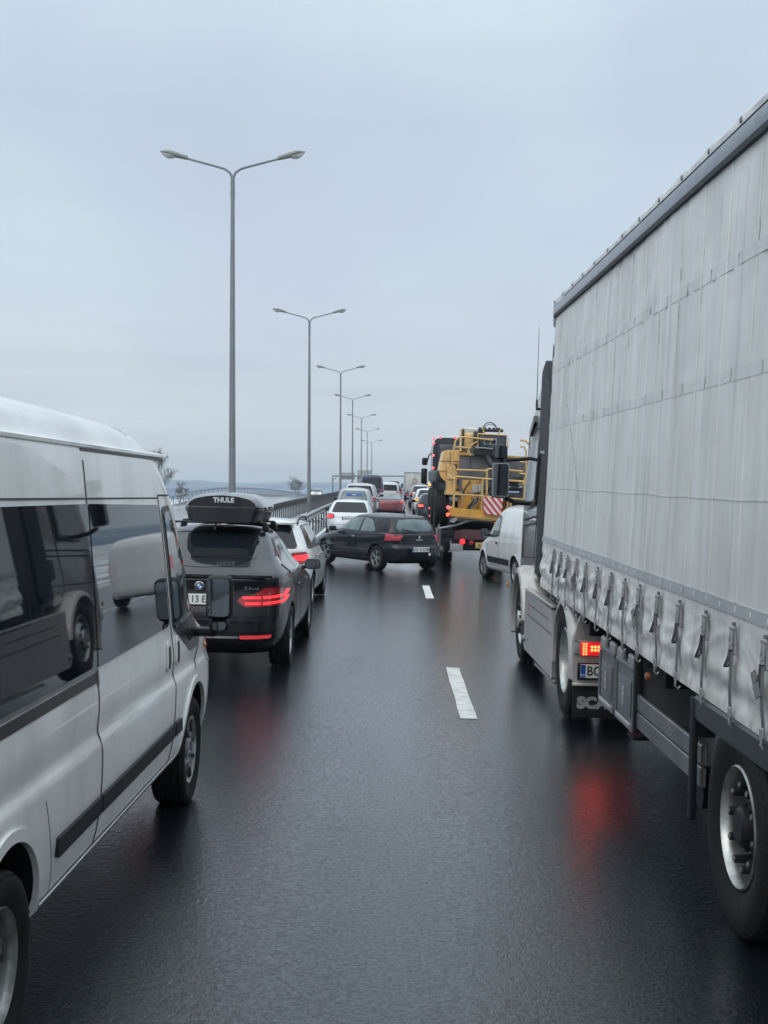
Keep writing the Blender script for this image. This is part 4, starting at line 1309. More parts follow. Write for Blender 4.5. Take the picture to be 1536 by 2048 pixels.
def loft(profile_fn, ys_, mt, name, parent):
    m = MB().use(mt); rings = []
    for yv in ys_:
        rings.append([m.bm.verts.new((a, yv, b)) for a, b in profile_fn(yv)])
    k = len(rings[0])
    for a, b in zip(rings, rings[1:]):
        for i in range(k): m.bm.faces.new((a[i], a[(i + 1) % k], b[(i + 1) % k], b[i]))
    m.bm.faces.new(rings[0][::-1]); m.bm.faces.new(rings[-1])
    return m.build(name, parent=parent, smooth=30)
ys_b = [0, .03, .1, .25, .5, .9, 1.3, 1.6, 1.8, 1.92, 2.0]
def lower(yv):
    a, b = box_section(yv); w_ = .455 * a
    return rpoly([(-w_ * .93, 0), (w_ * .93, 0), (w_ * 1.0, .12), (w_ * 1.05, .135), (w_ * 1.05, .165), (-w_ * 1.05, .165), (-w_ * 1.05, .135), (-w_, .12)], .02, 2)
def upper(yv):
    a, b = box_section(yv); w_ = .455 * a
    return rpoly([(-w_ * 1.06, .167), (w_ * 1.06, .167), (w_ * 1.03, .20), (w_ * .86, .17 + .115 * b), (w_ * .55, .17 + .16 * b), (0, .17 + .18 * b), (-w_ * .55, .17 + .16 * b), (-w_ * .86, .17 + .115 * b), (-w_ * 1.03, .20)], .03, 2)
loft(lower, ys_b, M['box_gloss'], 'lower_shell', rb)
loft(upper, ys_b, M['box_lid'], 'lid', rb)
m = MB().use(M['box_gloss'])
m.prism(rpoly([(-.40, .185), (.40, .185), (.37, .235), (.30, .275), (.15, .302), (0, .31), (-.15, .302), (-.30, .275), (-.37, .235)], .02), 'Y', -.012, .03)
rp = m.build('end_panel', parent=rb)
text_mesh('lettering', 'THULE', .075, M['clear_lens'], rp, (.02, -.015, .255), (R(90), 0, 0), .002, bold=.004, sx=1.05)
m = MB().use(M['alloy'])
m.box((.485, .35, .165), (.02, .10, .045), bev=.008)
m.build('latch', parent=rb)
two_tone('old_snow', (0.55, 0.58, 0.62), (0.72, 0.75, 0.79), 9, .4, .6, .9, .6)
m = MB().use(M['old_snow'])
for i in range(9):
    a = random.uniform(-.38, .40)
    m.lathe([(-.012, .001), (0, random.uniform(.02, .05)), (.014, random.uniform(.012, .03)), (.022, .001)], 'Z', (a, .62 + random.uniform(-.04, .05), -.115 + .02 * random.random()), seg=8)
m.build('snow_clumps', parent=rb); bpy.data.objects['snow_clumps']['kind'] = 'stuff'
# ------------------------------------------------------------------ generic car maker for the rest of the queue
def hatch_rows(Lc, W, H, kind):
    h = W / 2
    if kind == 'estate':
        r = [(.22, .20, .94, .20, .86, 6), (.06, .30, .99, .28, .95, 5.5), (.0, .45, 1.0, .44, .985, 5.5), (.02, .62, .995, .60, 1.0, 5.5), (.06, .80, .98, .70, 1.0, 5.5),
             (.08, .93, .93, .76, .99, 5.5), (.10, 1.0, .78, .90, .955, 6), (.20, 1.12, .70, 1.05, .90, 6), (.40, 1.36, .61, 1.33, .76, 6.5), (.50, 1.44, .56, 1.42, .68, 6), (.62, 1.475, .52, 1.46, .52, 5), (.9, 1.495, .46, 1.485, .25, 4), (1.2, 1.5, .40, 1.5, .03, 3)]
        h0 = 1.5
    elif kind == 'hatch':
        r = [(.20, .20, .96, .20, .86, 6), (.05, .32, .99, .30, .955, 5), (.0, .47, 1.0, .46, .985, 5), (.02, .62, .995, .60, 1.0, 5), (.07, .78, .97, .68, .995, 5),
             (.10, .90, .90, .76, .98, 5), (.17, .98, .77, .90, .945, 5.5), (.34, 1.14, .69, 1.06, .87, 5.5), (.52, 1.30, .60, 1.30, .76, 5.5), (.62, 1.385, .55, 1.38, .68, 5.5), (.75, 1.42, .51, 1.41, .52, 5), (1.0, 1.443, .46, 1.435, .25, 4), (1.25, 1.45, .40, 1.45, .03, 3)]
        h0 = 1.45
    elif kind == 'mpv':
        r = [(.20, .24, .95, .22, .86, 6), (.05, .34, .99, .32, .955, 6), (.0, .50, 1.0, .48, .985, 6), (.02, .72, .995, .68, 1.0, 6), (.05, .92, .96, .82, 1.0, 6),
             (.07, 1.05, .88, .92, .98, 6), (.10, 1.12, .80, 1.02, .955, 6.5), (.20, 1.34, .70, 1.25, .88, 6.5), (.33, 1.58, .61, 1.54, .78, 6.5), (.42, 1.67, .56, 1.65, .70, 6), (.55, 1.715, .52, 1.70, .54, 5), (.85, 1.745, .46, 1.735, .25, 4), (1.2, 1.75, .40, 1.75, .03, 3)]
        h0 = 1.75
    elif kind == 'sedan':
        r = [(.22, .20, .96, .20, .86, 6), (.05, .32, .99, .30, .955, 5), (.0, .47, 1.0, .46, .985, 5), (.02, .68, .995, .62, 1.0, 5), (.06, .88, .97, .70, .99, 5),
             (.14, .98, .88, .78, .97, 5), (.62, 1.02, .76, .92, .93, 5.5), (.95, 1.16, .69, 1.08, .84, 5), (1.25, 1.32, .61, 1.31, .72, 5), (1.42, 1.385, .57, 1.385, .64, 5), (1.58, 1.415, .53, 1.41, .48, 4.5), (1.75, 1.435, .48, 1.43, .22, 4), (1.9, 1.44, .44, 1.44, .03, 3)]
        h0 = 1.44
    else:  # van
        r = [(.18, .26, .96, .24, .88, 8), (.03, .36, .99, .34, .965, 8), (.0, .52, 1.0, .50, .99, 8), (.0, .80, .995, .76, 1.0, 8), (.0, 1.05, .96, .94, .99, 8),
             (.01, 1.20, .84, 1.10, .975, 8), (.03, 1.55, .76, 1.5, .93, 8), (.06, 1.95, .67, 1.93, .86, 8), (.09, 2.12, .62, 2.10, .80, 8), (.14, 2.2, .58, 2.19, .68, 7), (.3, 2.25, .54, 2.24, .4, 5), (.8, 2.27, .45, 2.27, .04, 3)]
        h0 = 2.27
    k = H / h0
    return [(a, b * k, c * Lc, d * k, e * h, n) for a, b, c, d, e, n in r], k

def paint(name, col, metal=0.3, rough=.3, dirt=.3, low=.7):
    if name not in M: mat(name, col, rough, metal=metal, coat=0.6 if max(col) < .05 else .8, spec=.12 if max(col) < .05 else .5, dirt=dirt, dscale=3, low=low, dirtcol=(.13, .125, .12), var=.05)
    return M[name]

def simple_car(name, label, cat, x, y, yaw, Lc, W, H, kind, pnt, group=None, light='red_lens', glass='glass_dark', plate_text=None, style='alloy5', wr=.32, detail=True, right_mirror=True, dz=0, wheels=True):
    loc, rot = place(x, y, yaw, dz)
    t = thing(name, label, cat, loc, rot, group)
    rows, k = hatch_rows(Lc, W, H, kind)
    b = Body(rows, pnt, t, wheels=[(Lc * .19, wr, wr + .045, W / 2)] + [(Lc * .80, wr, wr + .045, W / 2)], half=36, sub=5)
    for yv in (Lc * .19, Lc * .80):
        for sd in (-1, 1): wheel(t, sd * (W / 2 - .125), yv, wr, sd, wr, .21, wr * .66, style)
    h = W / 2
    zb = {'estate': 1.0, 'hatch': .97, 'mpv': 1.12, 'sedan': 1.02, 'van': 1.25}[kind] * k
    zt = {'estate': 1.40, 'hatch': 1.35, 'mpv': 1.62, 'sedan': 1.36, 'van': 1.95}[kind] * k
    wb, wt = h * .84, h * .66
    if kind == 'van': wb, wt = h * .86, h * .76
    b.patch('rear_window', rpoly([(-wb * .88, zb + .03), (-wt * .88, zt), (wt * .88, zt), (wb * .88, zb + .03)], .07), 'Y', -1, M[glass], .012, .05, depth=.02)
    b.patch('windscreen', rpoly([(-wb, zb + .02), (-wt, zt), (wt, zt), (wb, zb + .02)], .07), 'Y', 1, M['glass_dark'], .004, .1)
    for sd in (-1, 1):
        y0 = {'estate': .45, 'hatch': .65, 'mpv': .38, 'sedan': 1.2, 'van': .2}[kind]
        fr = b.patch('window_frame', rpoly([(y0, zb + .02), (y0 + .25, zt), (Lc * .60, zt), (Lc * .75, zb)], [.06, .12, .12, .03]), 'X', sd, M['panel_black'], .004, .08)
        for (a, c, a2, c2) in ((y0 + .08, Lc * .40, y0 + .28, Lc * .40), (Lc * .41, Lc * .72, Lc * .41, Lc * .595)):
            b.patch('window', rpoly([(a, zb + .045), (a2, zt - .03), (c2, zt - .03), (c, zb + .04)], [.04, .08, .06, .02]), 'X', sd, M['glass_mid'], .008, .08, fr)
        b.strip('panel_gap', [(Lc * .405, zb), (Lc * .405, .35)], .008, 'X', sd, M['seam'])
        b.strip('panel_gap', [(Lc * .70, zb), (Lc * .70, .35)], .008, 'X', sd, M['seam'])
        for yv in (Lc * .30, Lc * .5):
            p, nn = b.hit('X', sd, yv, zb - .12)
            MB().use(pnt).box((p.x + sd * .02, yv, zb - .12), (.022, .18, .025), bev=.008).build('door_handle', parent=t)
        lz = zb - .14
        tl = b.patch('tail_light', rpoly([(sd * h * .60, lz - .02), (sd * h * .64, lz + .10), (sd * h * .88, lz + .12), (sd * h * .92, lz - .06), (sd * h * .8, lz - .09)], .03), 'Y', -1, M['red_lens'], .008, .05)
        if light != 'red_lens':
            b.patch('light_bar', rpoly([(sd * h * .66, lz - .02), (sd * h * .68, lz + .06), (sd * h * .90, lz + .07), (sd * h * .92, lz - .04)], .02), 'Y', -1, M[light], .013, .05, tl)
        b.patch('headlight', rpoly([(sd * h * .5, .62), (sd * h * .52, .74), (sd * h * .88, .78), (sd * h * .92, .64)], .03), 'Y', 1, M['clear_lens'], .005, .07)
        door_mirror(t, sd, (sd * (h + .10), Lc * .70, zb + .05), (.20, .11, .14), M['black_plastic'])
    pz = zb - .20
    py = min(b.hit('Y', -1, 0, pz)[0].y, b.hit('Y', -1, .25, pz)[0].y)
    if plate_text: plate(t, (0, py - .012, pz), (0, 0, 0), plate_text)
    b.strip('tailgate_gap', [(-h * .8, pz - .22), (h * .8, pz - .22)], .008, 'Y', -1, M['seam'])
    b.patch('bumper_lower', rpoly([(-h * .85, .24), (-h * .85, .40), (h * .85, .40), (h * .85, .24)], .03), 'Y', -1, M['black_plastic'], .006, .12)
    return t, b

# ---- white estate in front of the dark hatchback
wp = paint('white_estate_paint', (0.72, 0.73, 0.72), 0.0, dirt=.35)
estate, eb = simple_car('white_estate', 'white estate car with roof rails, half hidden by the dark hatchback and its roof box', 'car', -2.14, 20.5, -1.2, 4.75, 1.86, 1.53, 'estate', wp, light='red_lit', plate_text='CJ 24 DRA')
for sd in (-1, 1):
    m = MB().use(M['black_plastic']); m.tube([(sd * .64, .62, 1.45), (sd * .63, .80, 1.51), (sd * .62, 1.5, 1.55), (sd * .62, 2.3, 1.545), (sd * .63, 2.55, 1.48)], .016, 8)
    m.build('roof_rail', parent=estate)
m = MB().use(M['white_estate_paint']); m.prism([(-.58, 0), (.58, 0), (.62, .22), (-.62, .22)], 'Z', -.012, .02); m.build('spoiler_lip', parent=estate, loc=(0, .30, 1.455))

# ---- dark three-door hatchback slewed across the lanes
mp_ = paint('black_violet_paint', (0.004, 0.005, 0.012), 0.0, rough=.3, dirt=.05)
YAW = 33.0
MX, MY = .93, 32.0
loc, rot = place(MX, MY, YAW)
meg = thing('slewed_hatchback', 'black three-door hatchback turned diagonally across the lanes, plate in view', 'car', loc, rot)
MR = [(.20, .20, 4.05, .20, .76, 6), (.05, .30, 4.18, .28, .84, 5), (.0, .42, 4.21, .42, .875, 4.6), (.0, .58, 4.20, .56, .888, 4.6), (.06, .69, 4.15, .64, .888, 4.6),
      (.07, .84, 3.98, .74, .885, 4.8), (.10, .95, 3.6, .84, .865, 5), (.24, .985, 3.15, .93, .84, 5.2), (.30, 1.14, 2.85, 1.08, .775, 5.5), (.38, 1.30, 2.45, 1.29, .68, 5.5),
      (.45, 1.375, 2.25, 1.375, .62, 5.5), (.62, 1.41, 2.1, 1.41, .50, 5), (.9, 1.445, 1.95, 1.44, .26, 4), (1.15, 1.455, 1.8, 1.455, .03, 3)]
mb = Body(MR, mp_, meg, wheels=[(.80, .315, .355, .885), (3.42, .315, .355, .885)], half=48)
for yv in (.80, 3.42):
    for sd in (-1, 1): wheel(meg, sd * .765, yv, .315, sd, .315, .21, .215, 'alloy', steer=(12 if yv > 2 else 0))
mb.patch('window_frame', rpoly([(-.70, .985), (-.58, 1.385), (.58, 1.385), (.70, .985)], [.03, .05, .05, .03]), 'Y', -1, M['panel_black'], .004, .06)
mb.patch('rear_window', rpoly([(-.50, 1.03), (-.56, 1.12), (-.46, 1.30), (0, 1.325), (.46, 1.30), (.56, 1.12), (.50, 1.03), (0, 1.015)], .06), 'Y', -1, M['glass_pale'], .009, .06)
wpm = MB().use(M['ink_black']); p0 = mb.hit('Y', -1, 0, .98)[0]; wpm.tube([(0, p0.y - .02, .985), (-.2, p0.y - .0, 1.05), (-.42, p0.y + .03, 1.07)], .011, 6); wpm.box((0, p0.y - .01, .98), (.12, .04, .03), bev=.01); wpm.build('rear_wiper', parent=meg)
for sd in (-1, 1):
    tl = mb.patch('tail_light', rpoly([(sd * .53, .795), (sd * .70, .945), (sd * .79, .955), (sd * .815, .81), (sd * .80, .785)], .02), 'Y', -1, M['red_pale'], .008, .04)
    tl2 = mb.patch('tail_light', rpoly([(.12, .80), (.10, .93), (.15, .94), (.22, .88), (.24, .82), (.20, .80)], .025), 'X', sd, M['red_pale'], .010, .05)
    fr = mb.patch('window_frame', rpoly([(.78, 1.0), (.80, 1.10), (1.15, 1.34), (1.7, 1.385), (2.2, 1.34), (3.05, .955), (1.2, .955)], [.05, .08, .15, .1, .1, .02, .05]), 'X', sd, M['panel_black'], .004, .07)
    mb.patch('window', rpoly([(.92, 1.0), (.93, 1.07), (1.2, 1.28), (1.60, 1.345), (1.60, .985), (1.1, .98)], [.04, .06, .1, .03, .02, .05]), 'X', sd, M['glass_pale'], .008, .06, fr)
    mb.patch('window', rpoly([(1.70, .985), (1.68, 1.35), (2.15, 1.31), (2.80, 1.0)], [.02, .04, .08, .03]), 'X', sd, M['glass_pale'], .008, .06, fr)
    mb.strip('panel_gap', [(1.65, .95), (1.58, .8), (1.62, .35), (2.9, .30), (3.02, .6), (2.98, .94)], .008, 'X', sd, M['seam'])
    mb.strip('rubbing_strip', [(1.20, .57), (3.0, .555)], .035, 'X', sd, mp_, .014, depth=.02)
    p, nn = mb.hit('X', sd, 1.85, .83)
    MB().use(M['chrome']).box((p.x + sd * .022, 1.85, .83), (.024, .17, .03), bev=.01).build('door_handle', parent=meg)
    door_mirror(meg, sd, (sd * 1.0, 2.78, 1.0), (.21, .13, .14), mp_)
    arch_lip(mb, .80, .315, .375, sd, mp_, 0, 180, .03, off=.008); arch_lip(mb, 3.42, .315, .375, sd, mp_, 0, 180, .03, off=.008)
mb.strip('bumper_gap', [(-.80, .70), (0, .695), (.80, .70)], .012, 'Y', -1, M['seam'], .003)
mb.strip('tailgate_gap', [(-.52, .72), (-.55, .76), (0, .735), (.55, .76), (.52, .72)], .010, 'Y', -1, M['seam'], .002)
plate(meg, (.0, mb.hit('Y', -1, 0, .56)[0].y - .014, .565), (0, 0, 0), 'AB 10 KZM')
em = MB().use(M['chrome']); em.prism([(-.030, 0), (0, .042), (.030, 0), (0, -.042)], 'Y', -.008, 0); em.use(M['ink_black']).prism([(-.012, 0), (0, .018), (.012, 0), (0, -.018)], 'Y', -.009, -.0078)
em.build('badge', parent=meg, loc=(0, mb.hit('Y', -1, 0, .875)[0].y - .004, .88), smooth=0)
text_mesh('badge_text', 'MEGANE', .038, M['chrome'], meg, (0, mb.hit('Y', -1, 0, .80)[0].y - .006, .81), (R(90), 0, 0), .002, bold=.001, sx=1.2)
MB().use(M['plate_white']).box((.28, -.005, .44), (.06, .02, .07), bev=.02).build('tow_cover', parent=meg)
m = MB().use(M['ink_black']); m.cyl((0, .78, 1.42), (0, .66, 1.60), .007, .004, 6); m.cyl((0, .78, 1.415), (0, .78, 1.44), .02, seg=8); m.build('antenna', parent=meg)

# ---- the rest of the left lane
ap = paint('white_blue_paint', (0.66, 0.70, 0.75), 0.05, dirt=.25)
simple_car('white_hatchback', 'small white hatchback with red tail lights by the guardrail, behind the slewed black hatchback', 'car', -1.28, 45.6, -1, 4.35, 1.80, 1.50, 'hatch', ap, light='red_lit', plate_text='B 77 LUC')
sp = paint('silver_paint', (0.42, 0.43, 0.44), 0.6, dirt=.3)
c1, cb1 = simple_car('silver_car', 'silver car with a blue sticker across its rear window, ahead of the small white hatchback', 'car', -1.38, 55.8, -1, 4.3, 1.72, 1.80, 'mpv', sp, plate_text='MS 08 ANA', glass='glass_pale')
cb1.patch('window_sticker', rpoly([(-.36, 1.42), (-.33, 1.54), (.33, 1.54), (.36, 1.42)], .04), 'Y', -1, mat('sticker_blue', (.02, .07, .30), .4), .026, .06)
bpy.data.objects['window_sticker'].parent = c1
text_mesh('sticker_text', 'www', .09, M['plate_white'], c1, (0, cb1.hit('Y', -1, 0, 1.48)[0].y - .04, 1.49), (R(60), 0, 0), .002, bold=.003)
simple_car('silver_people_carrier', 'tall silver people carrier with dark tailgate glass, seen over the blue-stickered car', 'car', -1.28, 63.0, -1, 4.8, 1.93, 1.97, 'mpv', sp, light='red_soft', plate_text='BV 19 TOM')
rp_ = paint('dark_red_paint', (0.16, 0.018, 0.028), 0.3, dirt=.2)
simple_car('red_saloon', 'dark red saloon in the middle of the queue, right of the silver people carrier', 'car', .27, 71, -1.5, 4.6, 1.80, 1.44, 'sedan', rp_, light='red_soft', glass='glass_pale')
bp_ = paint('navy_paint', (0.018, 0.035, 0.085), 0.35, dirt=.2)
bv, bvb = simple_car('blue_van', 'tall dark blue van with a wide dark rear window, rising above the silver people carrier', 'van', -1.05, 103, -.5, 5.9, 2.02, 2.60, 'van', bp_, glass='van_tint', wr=.34, style='steel')
simple_car('white_van', 'white van beyond the tall dark blue van, showing just to its right', 'van', .55, 122, -.5, 5.2, 1.9, 1.95, 'van', paint('white_van_paint', (.68, .69, .70), 0, dirt=.25), wr=.33, style='steel')
simple_car('loaded_suv', 'dark car with luggage on its roof, far down the left lane', 'car', 1.05, 132, -.5, 4.6, 1.85, 1.7, 'mpv', paint('graphite_paint', (.05, .052, .056), .4), light='red_soft')
lg = thing('luggage_bag', 'black luggage bag on the roof of the far dark car', 'bag', Vector(place(1.05, 134, -.5)[0]) + Vector((0, 0, 1.72)))
m = MB().use(M['black_plastic']); m.box((0, .4, .17), (1.1, 1.5, .34), bev=.12, seg=3); m.build('bag_body', parent=lg)
m = MB().use(M['rubber'])
for sx in (-.3, .3): m.box((sx, .4, .345), (.04, 1.3, .012), bev=.003); m.box((sx, -.352, .17), (.04, .012, .30), bev=.003)
m.build('strap', parent=lg)
simple_car('distant_silver_car', 'pale silver car farthest down the left lane, past the dark car with luggage', 'car', -.9, 150, -.5, 4.5, 1.8, 1.5, 'hatch', sp, light='amber_lit')

# ---- right lane, beyond the yellow machine
dk = paint('dark_blue_paint', (.025, .028, .036), .4, dirt=.3)
simple_car('dark_estate_braking', 'dark car with a lit red brake light, just left of the truck with marker lights', 'car', 2.55, 62, 0, 4.6, 1.85, 1.56, 'estate', dk, light='red_brake')
simple_car('white_suv_indicating', 'white car with a glowing orange indicator, ahead of the dark braking car', 'car', 2.75, 78, 0, 4.5, 1.85, 1.68, 'mpv', paint('white_suv_paint', (.7, .72, .73), 0), light='amber_lit')
simple_car('silver_pickup', 'silver off-roader with a dark lower body, behind the pale box truck', 'car', 3.0, 104, 0, 4.8, 1.86, 1.82, 'mpv', sp, light='red_soft')
# pale box truck
loc, rot = place(3.55, 146, 0)
bt = thing('box_truck', 'pale grey box truck with a faint round red print on its doors, far right lane', 'truck', loc, rot)
mat('box_pale', (.52, .52, .49), .5, var=.06, dirt=.3)
m = MB().use(M['box_pale']); m.box((0, 3.2, 2.1), (2.45, 6.4, 2.35), bev=.04); m.build('cargo_box', parent=bt)
m = MB().use(M['galvanised']); m.box((0, -.01, 3.26), (2.5, .08, .07)); m.box((0, -.01, .93), (2.5, .08, .08)); m.box((-1.2, -.01, 2.1), (.07, .06, 2.3)); m.box((1.2, -.01, 2.1), (.07, .06, 2.3)); m.box((0, -.01, 2.1), (.03, .05, 2.3)); m.build('door_frame', parent=bt)
MB().use(mat('print_red', (.30, .07, .08), .5)).lathe([(-.07, .30), (-.045, .30), (-.045, .24), (-.07, .24)], 'Y', (0, .02, 2.25), 24, True).build('door_print', parent=bt, smooth=0)
MB().use(M['print_red']).box((0, -.04, 1.78), (.9, .012, .07)).build('door_print', parent=bt, smooth=0)
MB().use(M['van_paint']).box((0, 7.4, 1.6), (2.2, 1.7, 2.1), bev=.15, seg=3).build('cab', parent=bt)
m = MB().use(M['black_plastic']); m.box((0, 3.2, .72), (.8, 6.6, .25)); m.box((0, .05, .55), (2.2, .12, .12)); m.build('chassis', parent=bt)
for sd in (-1, 1):
    m = MB().use(M['black_plastic']); m.box((sd * 1.38, 7.6, 1.75), (.22, .12, .55), bev=.05); m.cyl((sd * 1.1, 7.6, 1.9), (sd * 1.35, 7.6, 1.9), .02); m.build('door_mirror', parent=bt)
    for yv in (1.6, 7.3): wheel(bt, sd * 1.0, yv, .40, sd, .40, .25, .24, 'steel')
    MB().use(M['red_soft']).box((sd * .95, -.03, .62), (.30, .05, .10), bev=.01).build('tail_light', parent=bt)

# ---- white panel van beside the truck cab, nose turned left
DP = paint('panel_van_paint', (.70, .715, .71), 0.0, dirt=.35)
DYAW = 9.5
loc, rot = place(3.86, 27.2, DYAW)
dv = thing('panel_van', 'small white panel van angled left, squeezed between the grey truck cab and yellow machine', 'van', loc, rot)
DR = [(.16, .24, 4.22, .24, .80, 8), (.03, .33, 4.33, .32, .855, 7.5), (.0, .48, 4.36, .46, .875, 7), (.0, .66, 4.33, .62, .885, 7), (.0, .82, 4.20, .74, .885, 7),
      (.01, .95, 4.0, .86, .88, 7), (.02, 1.06, 3.55, 1.0, .865, 7), (.04, 1.30, 3.15, 1.27, .825, 7.5), (.08, 1.56, 2.75, 1.55, .765, 7.5), (.13, 1.68, 2.55, 1.67, .72, 7),
      (.2, 1.76, 2.4, 1.75, .62, 6.5), (.4, 1.805, 2.2, 1.80, .40, 5), (.9, 1.82, 1.8, 1.82, .04, 3)]
db = Body(DR, DP, dv, wheels=[(.72, .315, .365, .885), (3.53, .315, .365, .885)], half=48)
for yv in (.72, 3.53):
    for sd in (-1, 1): wheel(dv, sd * .765, yv, .315, sd, .315, .205, .215, 'alloy', steer=(8 if yv > 2 else 0))
for sd in (-1, 1):
    fr = db.patch('window_frame', rpoly([(2.10, 1.06), (2.14, 1.50), (2.30, 1.56), (2.55, 1.545), (3.28, 1.08), (3.30, .99), (2.6, 1.02)], [.04, .06, .05, .08, .03, .03, .1]), 'X', sd, M['panel_black'], .004, .07)
    db.patch('window', rpoly([(2.16, 1.08), (2.20, 1.47), (2.52, 1.50), (3.02, 1.12), (3.0, 1.05)], [.03, .05, .06, .04, .03]), 'X', sd, M['glass_pale'], .008, .06, fr)
    db.patch('blank_panel', rpoly([(.42, 1.07), (.50, 1.60), (2.0, 1.60), (1.98, 1.07)], .07), 'X', sd, DP, .007, .12)
    db.strip('panel_gap', [(2.05, 1.64), (2.05, 1.0), (2.02, .45), (2.1, .36), (3.05, .36)], .009, 'X', sd, M['seam'])
    db.strip('panel_gap', [(3.25, 1.02), (3.2, .8), (3.12, .45), (3.05, .36)], .009, 'X', sd, M['seam'])
    db.patch('rubbing_strip', rpoly([(1.15, .42), (1.15, .56), (3.08, .56), (3.08, .42)], .02), 'X', sd, M['black_plastic'], .012, .15, depth=.018)
    p, nn = db.hit('X', sd, 2.22, .90)
    MB().use(M['black_plastic']).box((p.x + sd * .02, 2.22, .90), (.024, .13, .045), bev=.015).build('door_handle', parent=dv)
    door_mirror(dv, sd, (sd * 1.0, 2.95, 1.12), (.20, .12, .19), M['black_plastic'])
    db.patch('tail_light', rpoly([(sd * .74, .85), (sd * .74, 1.22), (sd * .80, 1.22), (sd * .815, .85)], .02), 'Y', -1, M['red_soft'], .008, .08)
    arch_lip(db, .72, .315, .385, sd, DP, 0, 180, .035, off=.01); arch_lip(db, 3.53, .315, .385, sd, DP, 0, 180, .035, off=.01)
db.patch('rear_door_panel', rpoly([(-.62, 1.1), (-.58, 1.58), (-.03, 1.58), (-.03, 1.1)], .05), 'Y', -1, DP, .006, .1)
db.patch('rear_door_panel', rpoly([(.03, 1.1), (.03, 1.58), (.58, 1.58), (.62, 1.1)], .05), 'Y', -1, DP, .006, .1)
db.patch('windscreen', rpoly([(-.72, 1.05), (-.62, 1.55), (.62, 1.55), (.72, 1.05)], .06), 'Y', 1, M['glass_dark'], .004, .1)
db.patch('headlight', rpoly([(3.75, .70), (3.72, .86), (4.0, .84), (4.12, .70)], .03), 'X', -1, M['clear_lens'], .006, .06)

# ---- oncoming car on the far carriageway
loc, rot = place(-10.9, 205, 179)
oc, ob_ = simple_car('oncoming_car', 'pale oncoming car with its headlights lit on the far carriageway', 'car', -11.1, 209, 179, 4.4, 1.8, 1.5, 'hatch', sp)
for sd in (-1, 1):
    ob_.patch('headlight', rpoly([(sd * .5, .62), (sd * .52, .74), (sd * .78, .76), (sd * .8, .62)], .03), 'Y', 1, M['head_lit'], .02, .07)
# ------------------------------------------------------------------ curtain-side semi-trailer, near right
def tarp(name, col, col2, rough=.45):
    m = bpy.data.materials.new(name); m.use_nodes = True
    t = m.node_tree; b = t.nodes['Principled BSDF']; n = t.nodes.new; l = t.links.new
    tcn = n('ShaderNodeTexCoord')
    mp1 = n('ShaderNodeMapping'); mp1.inputs['Scale'].default_value = (1, 5.5, .35); l(tcn.outputs['Object'], mp1.inputs[0])
    a = n('ShaderNodeTexNoise'); a.inputs['Scale'].default_value = 1.2; a.inputs['Detail'].default_value = 7; l(mp1.outputs[0], a.inputs['Vector'])
    c = n('ShaderNodeTexNoise'); c.inputs['Scale'].default_value = 1.6; c.inputs['Detail'].default_value = 8; l(tcn.outputs['Object'], c.inputs['Vector'])
    ad = n('ShaderNodeMath'); ad.operation = 'ADD'; l(a.outputs['Fac'], ad.inputs[0]); l(c.outputs['Fac'], ad.inputs[1])
    r = n('ShaderNodeMapRange'); r.inputs['From Min'].default_value = .78; r.inputs['From Max'].default_value = 1.22; l(ad.outputs[0], r.inputs['Value'])
    mx = n('ShaderNodeMix'); mx.data_type = 'RGBA'; mx.inputs[6].default_value = (*[c * .95 for c in col2], 1); mx.inputs[7].default_value = (*col, 1)
    l(r.outputs[0], mx.inputs[0])
    # grime streaks from the roof edge, mud film near the bottom
    mp2 = n('ShaderNodeMapping'); mp2.inputs['Scale'].default_value = (1, 9, .55); l(tcn.outputs['Object'], mp2.inputs[0])
    s = n('ShaderNodeTexNoise'); s.inputs['Scale'].default_value = 1.5; s.inputs['Detail'].default_value = 4; l(mp2.outputs[0], s.inputs['Vector'])
    sr = n('ShaderNodeMapRange'); sr.inputs['From Min'].default_value = .52; sr.inputs['From Max'].default_value = .78; sr.inputs['To Max'].default_value = .42; l(s.outputs['Fac'], sr.inputs['Value'])
    mx2 = n('ShaderNodeMix'); mx2.data_type = 'RGBA'; mx2.inputs[7].default_value = (.17, .175, .18, 1); l(mx.outputs[2], mx2.inputs[6]); l(sr.outputs[0], mx2.inputs[0])
    spx = n('ShaderNodeSeparateXYZ'); l(tcn.outputs['Object'], spx.inputs[0])
    lr = n('ShaderNodeMapRange'); lr.inputs['From Min'].default_value = 1.5; lr.inputs['From Max'].default_value = .95; lr.inputs['To Max'].default_value = 1; l(spx.outputs['Z'], lr.inputs['Value'])
    dn = n('ShaderNodeTexNoise'); dn.inputs['Scale'].default_value = 7; dn.inputs['Detail'].default_value = 9; l(tcn.outputs['Object'], dn.inputs['Vector'])
    dr = n('ShaderNodeMapRange'); dr.inputs['From Min'].default_value = .42; dr.inputs['From Max'].default_value = .7; dr.inputs['To Max'].default_value = .8; l(dn.outputs['Fac'], dr.inputs['Value'])
    ml = n('ShaderNodeMath'); ml.operation = 'MULTIPLY'; l(lr.outputs[0], ml.inputs[0]); l(dr.outputs[0], ml.inputs[1])
    mx3 = n('ShaderNodeMix'); mx3.data_type = 'RGBA'; mx3.inputs[7].default_value = (.20, .185, .155, 1); l(mx2.outputs[2], mx3.inputs[6]); l(ml.outputs[0], mx3.inputs[0])
    l(mx3.outputs[2], b.inputs['Base Color'])
    b.inputs['Roughness'].default_value = rough
    bp = n('ShaderNodeBump'); bp.inputs['Strength'].default_value = .25; bp.inputs['Distance'].default_value = .01
    l(c.outputs['Fac'], bp.inputs['Height']); l(bp.outputs[0], b.inputs['Normal'])
    M[name] = m
tarp('curtain_grey', (.64, .645, .635), (.54, .545, .535))
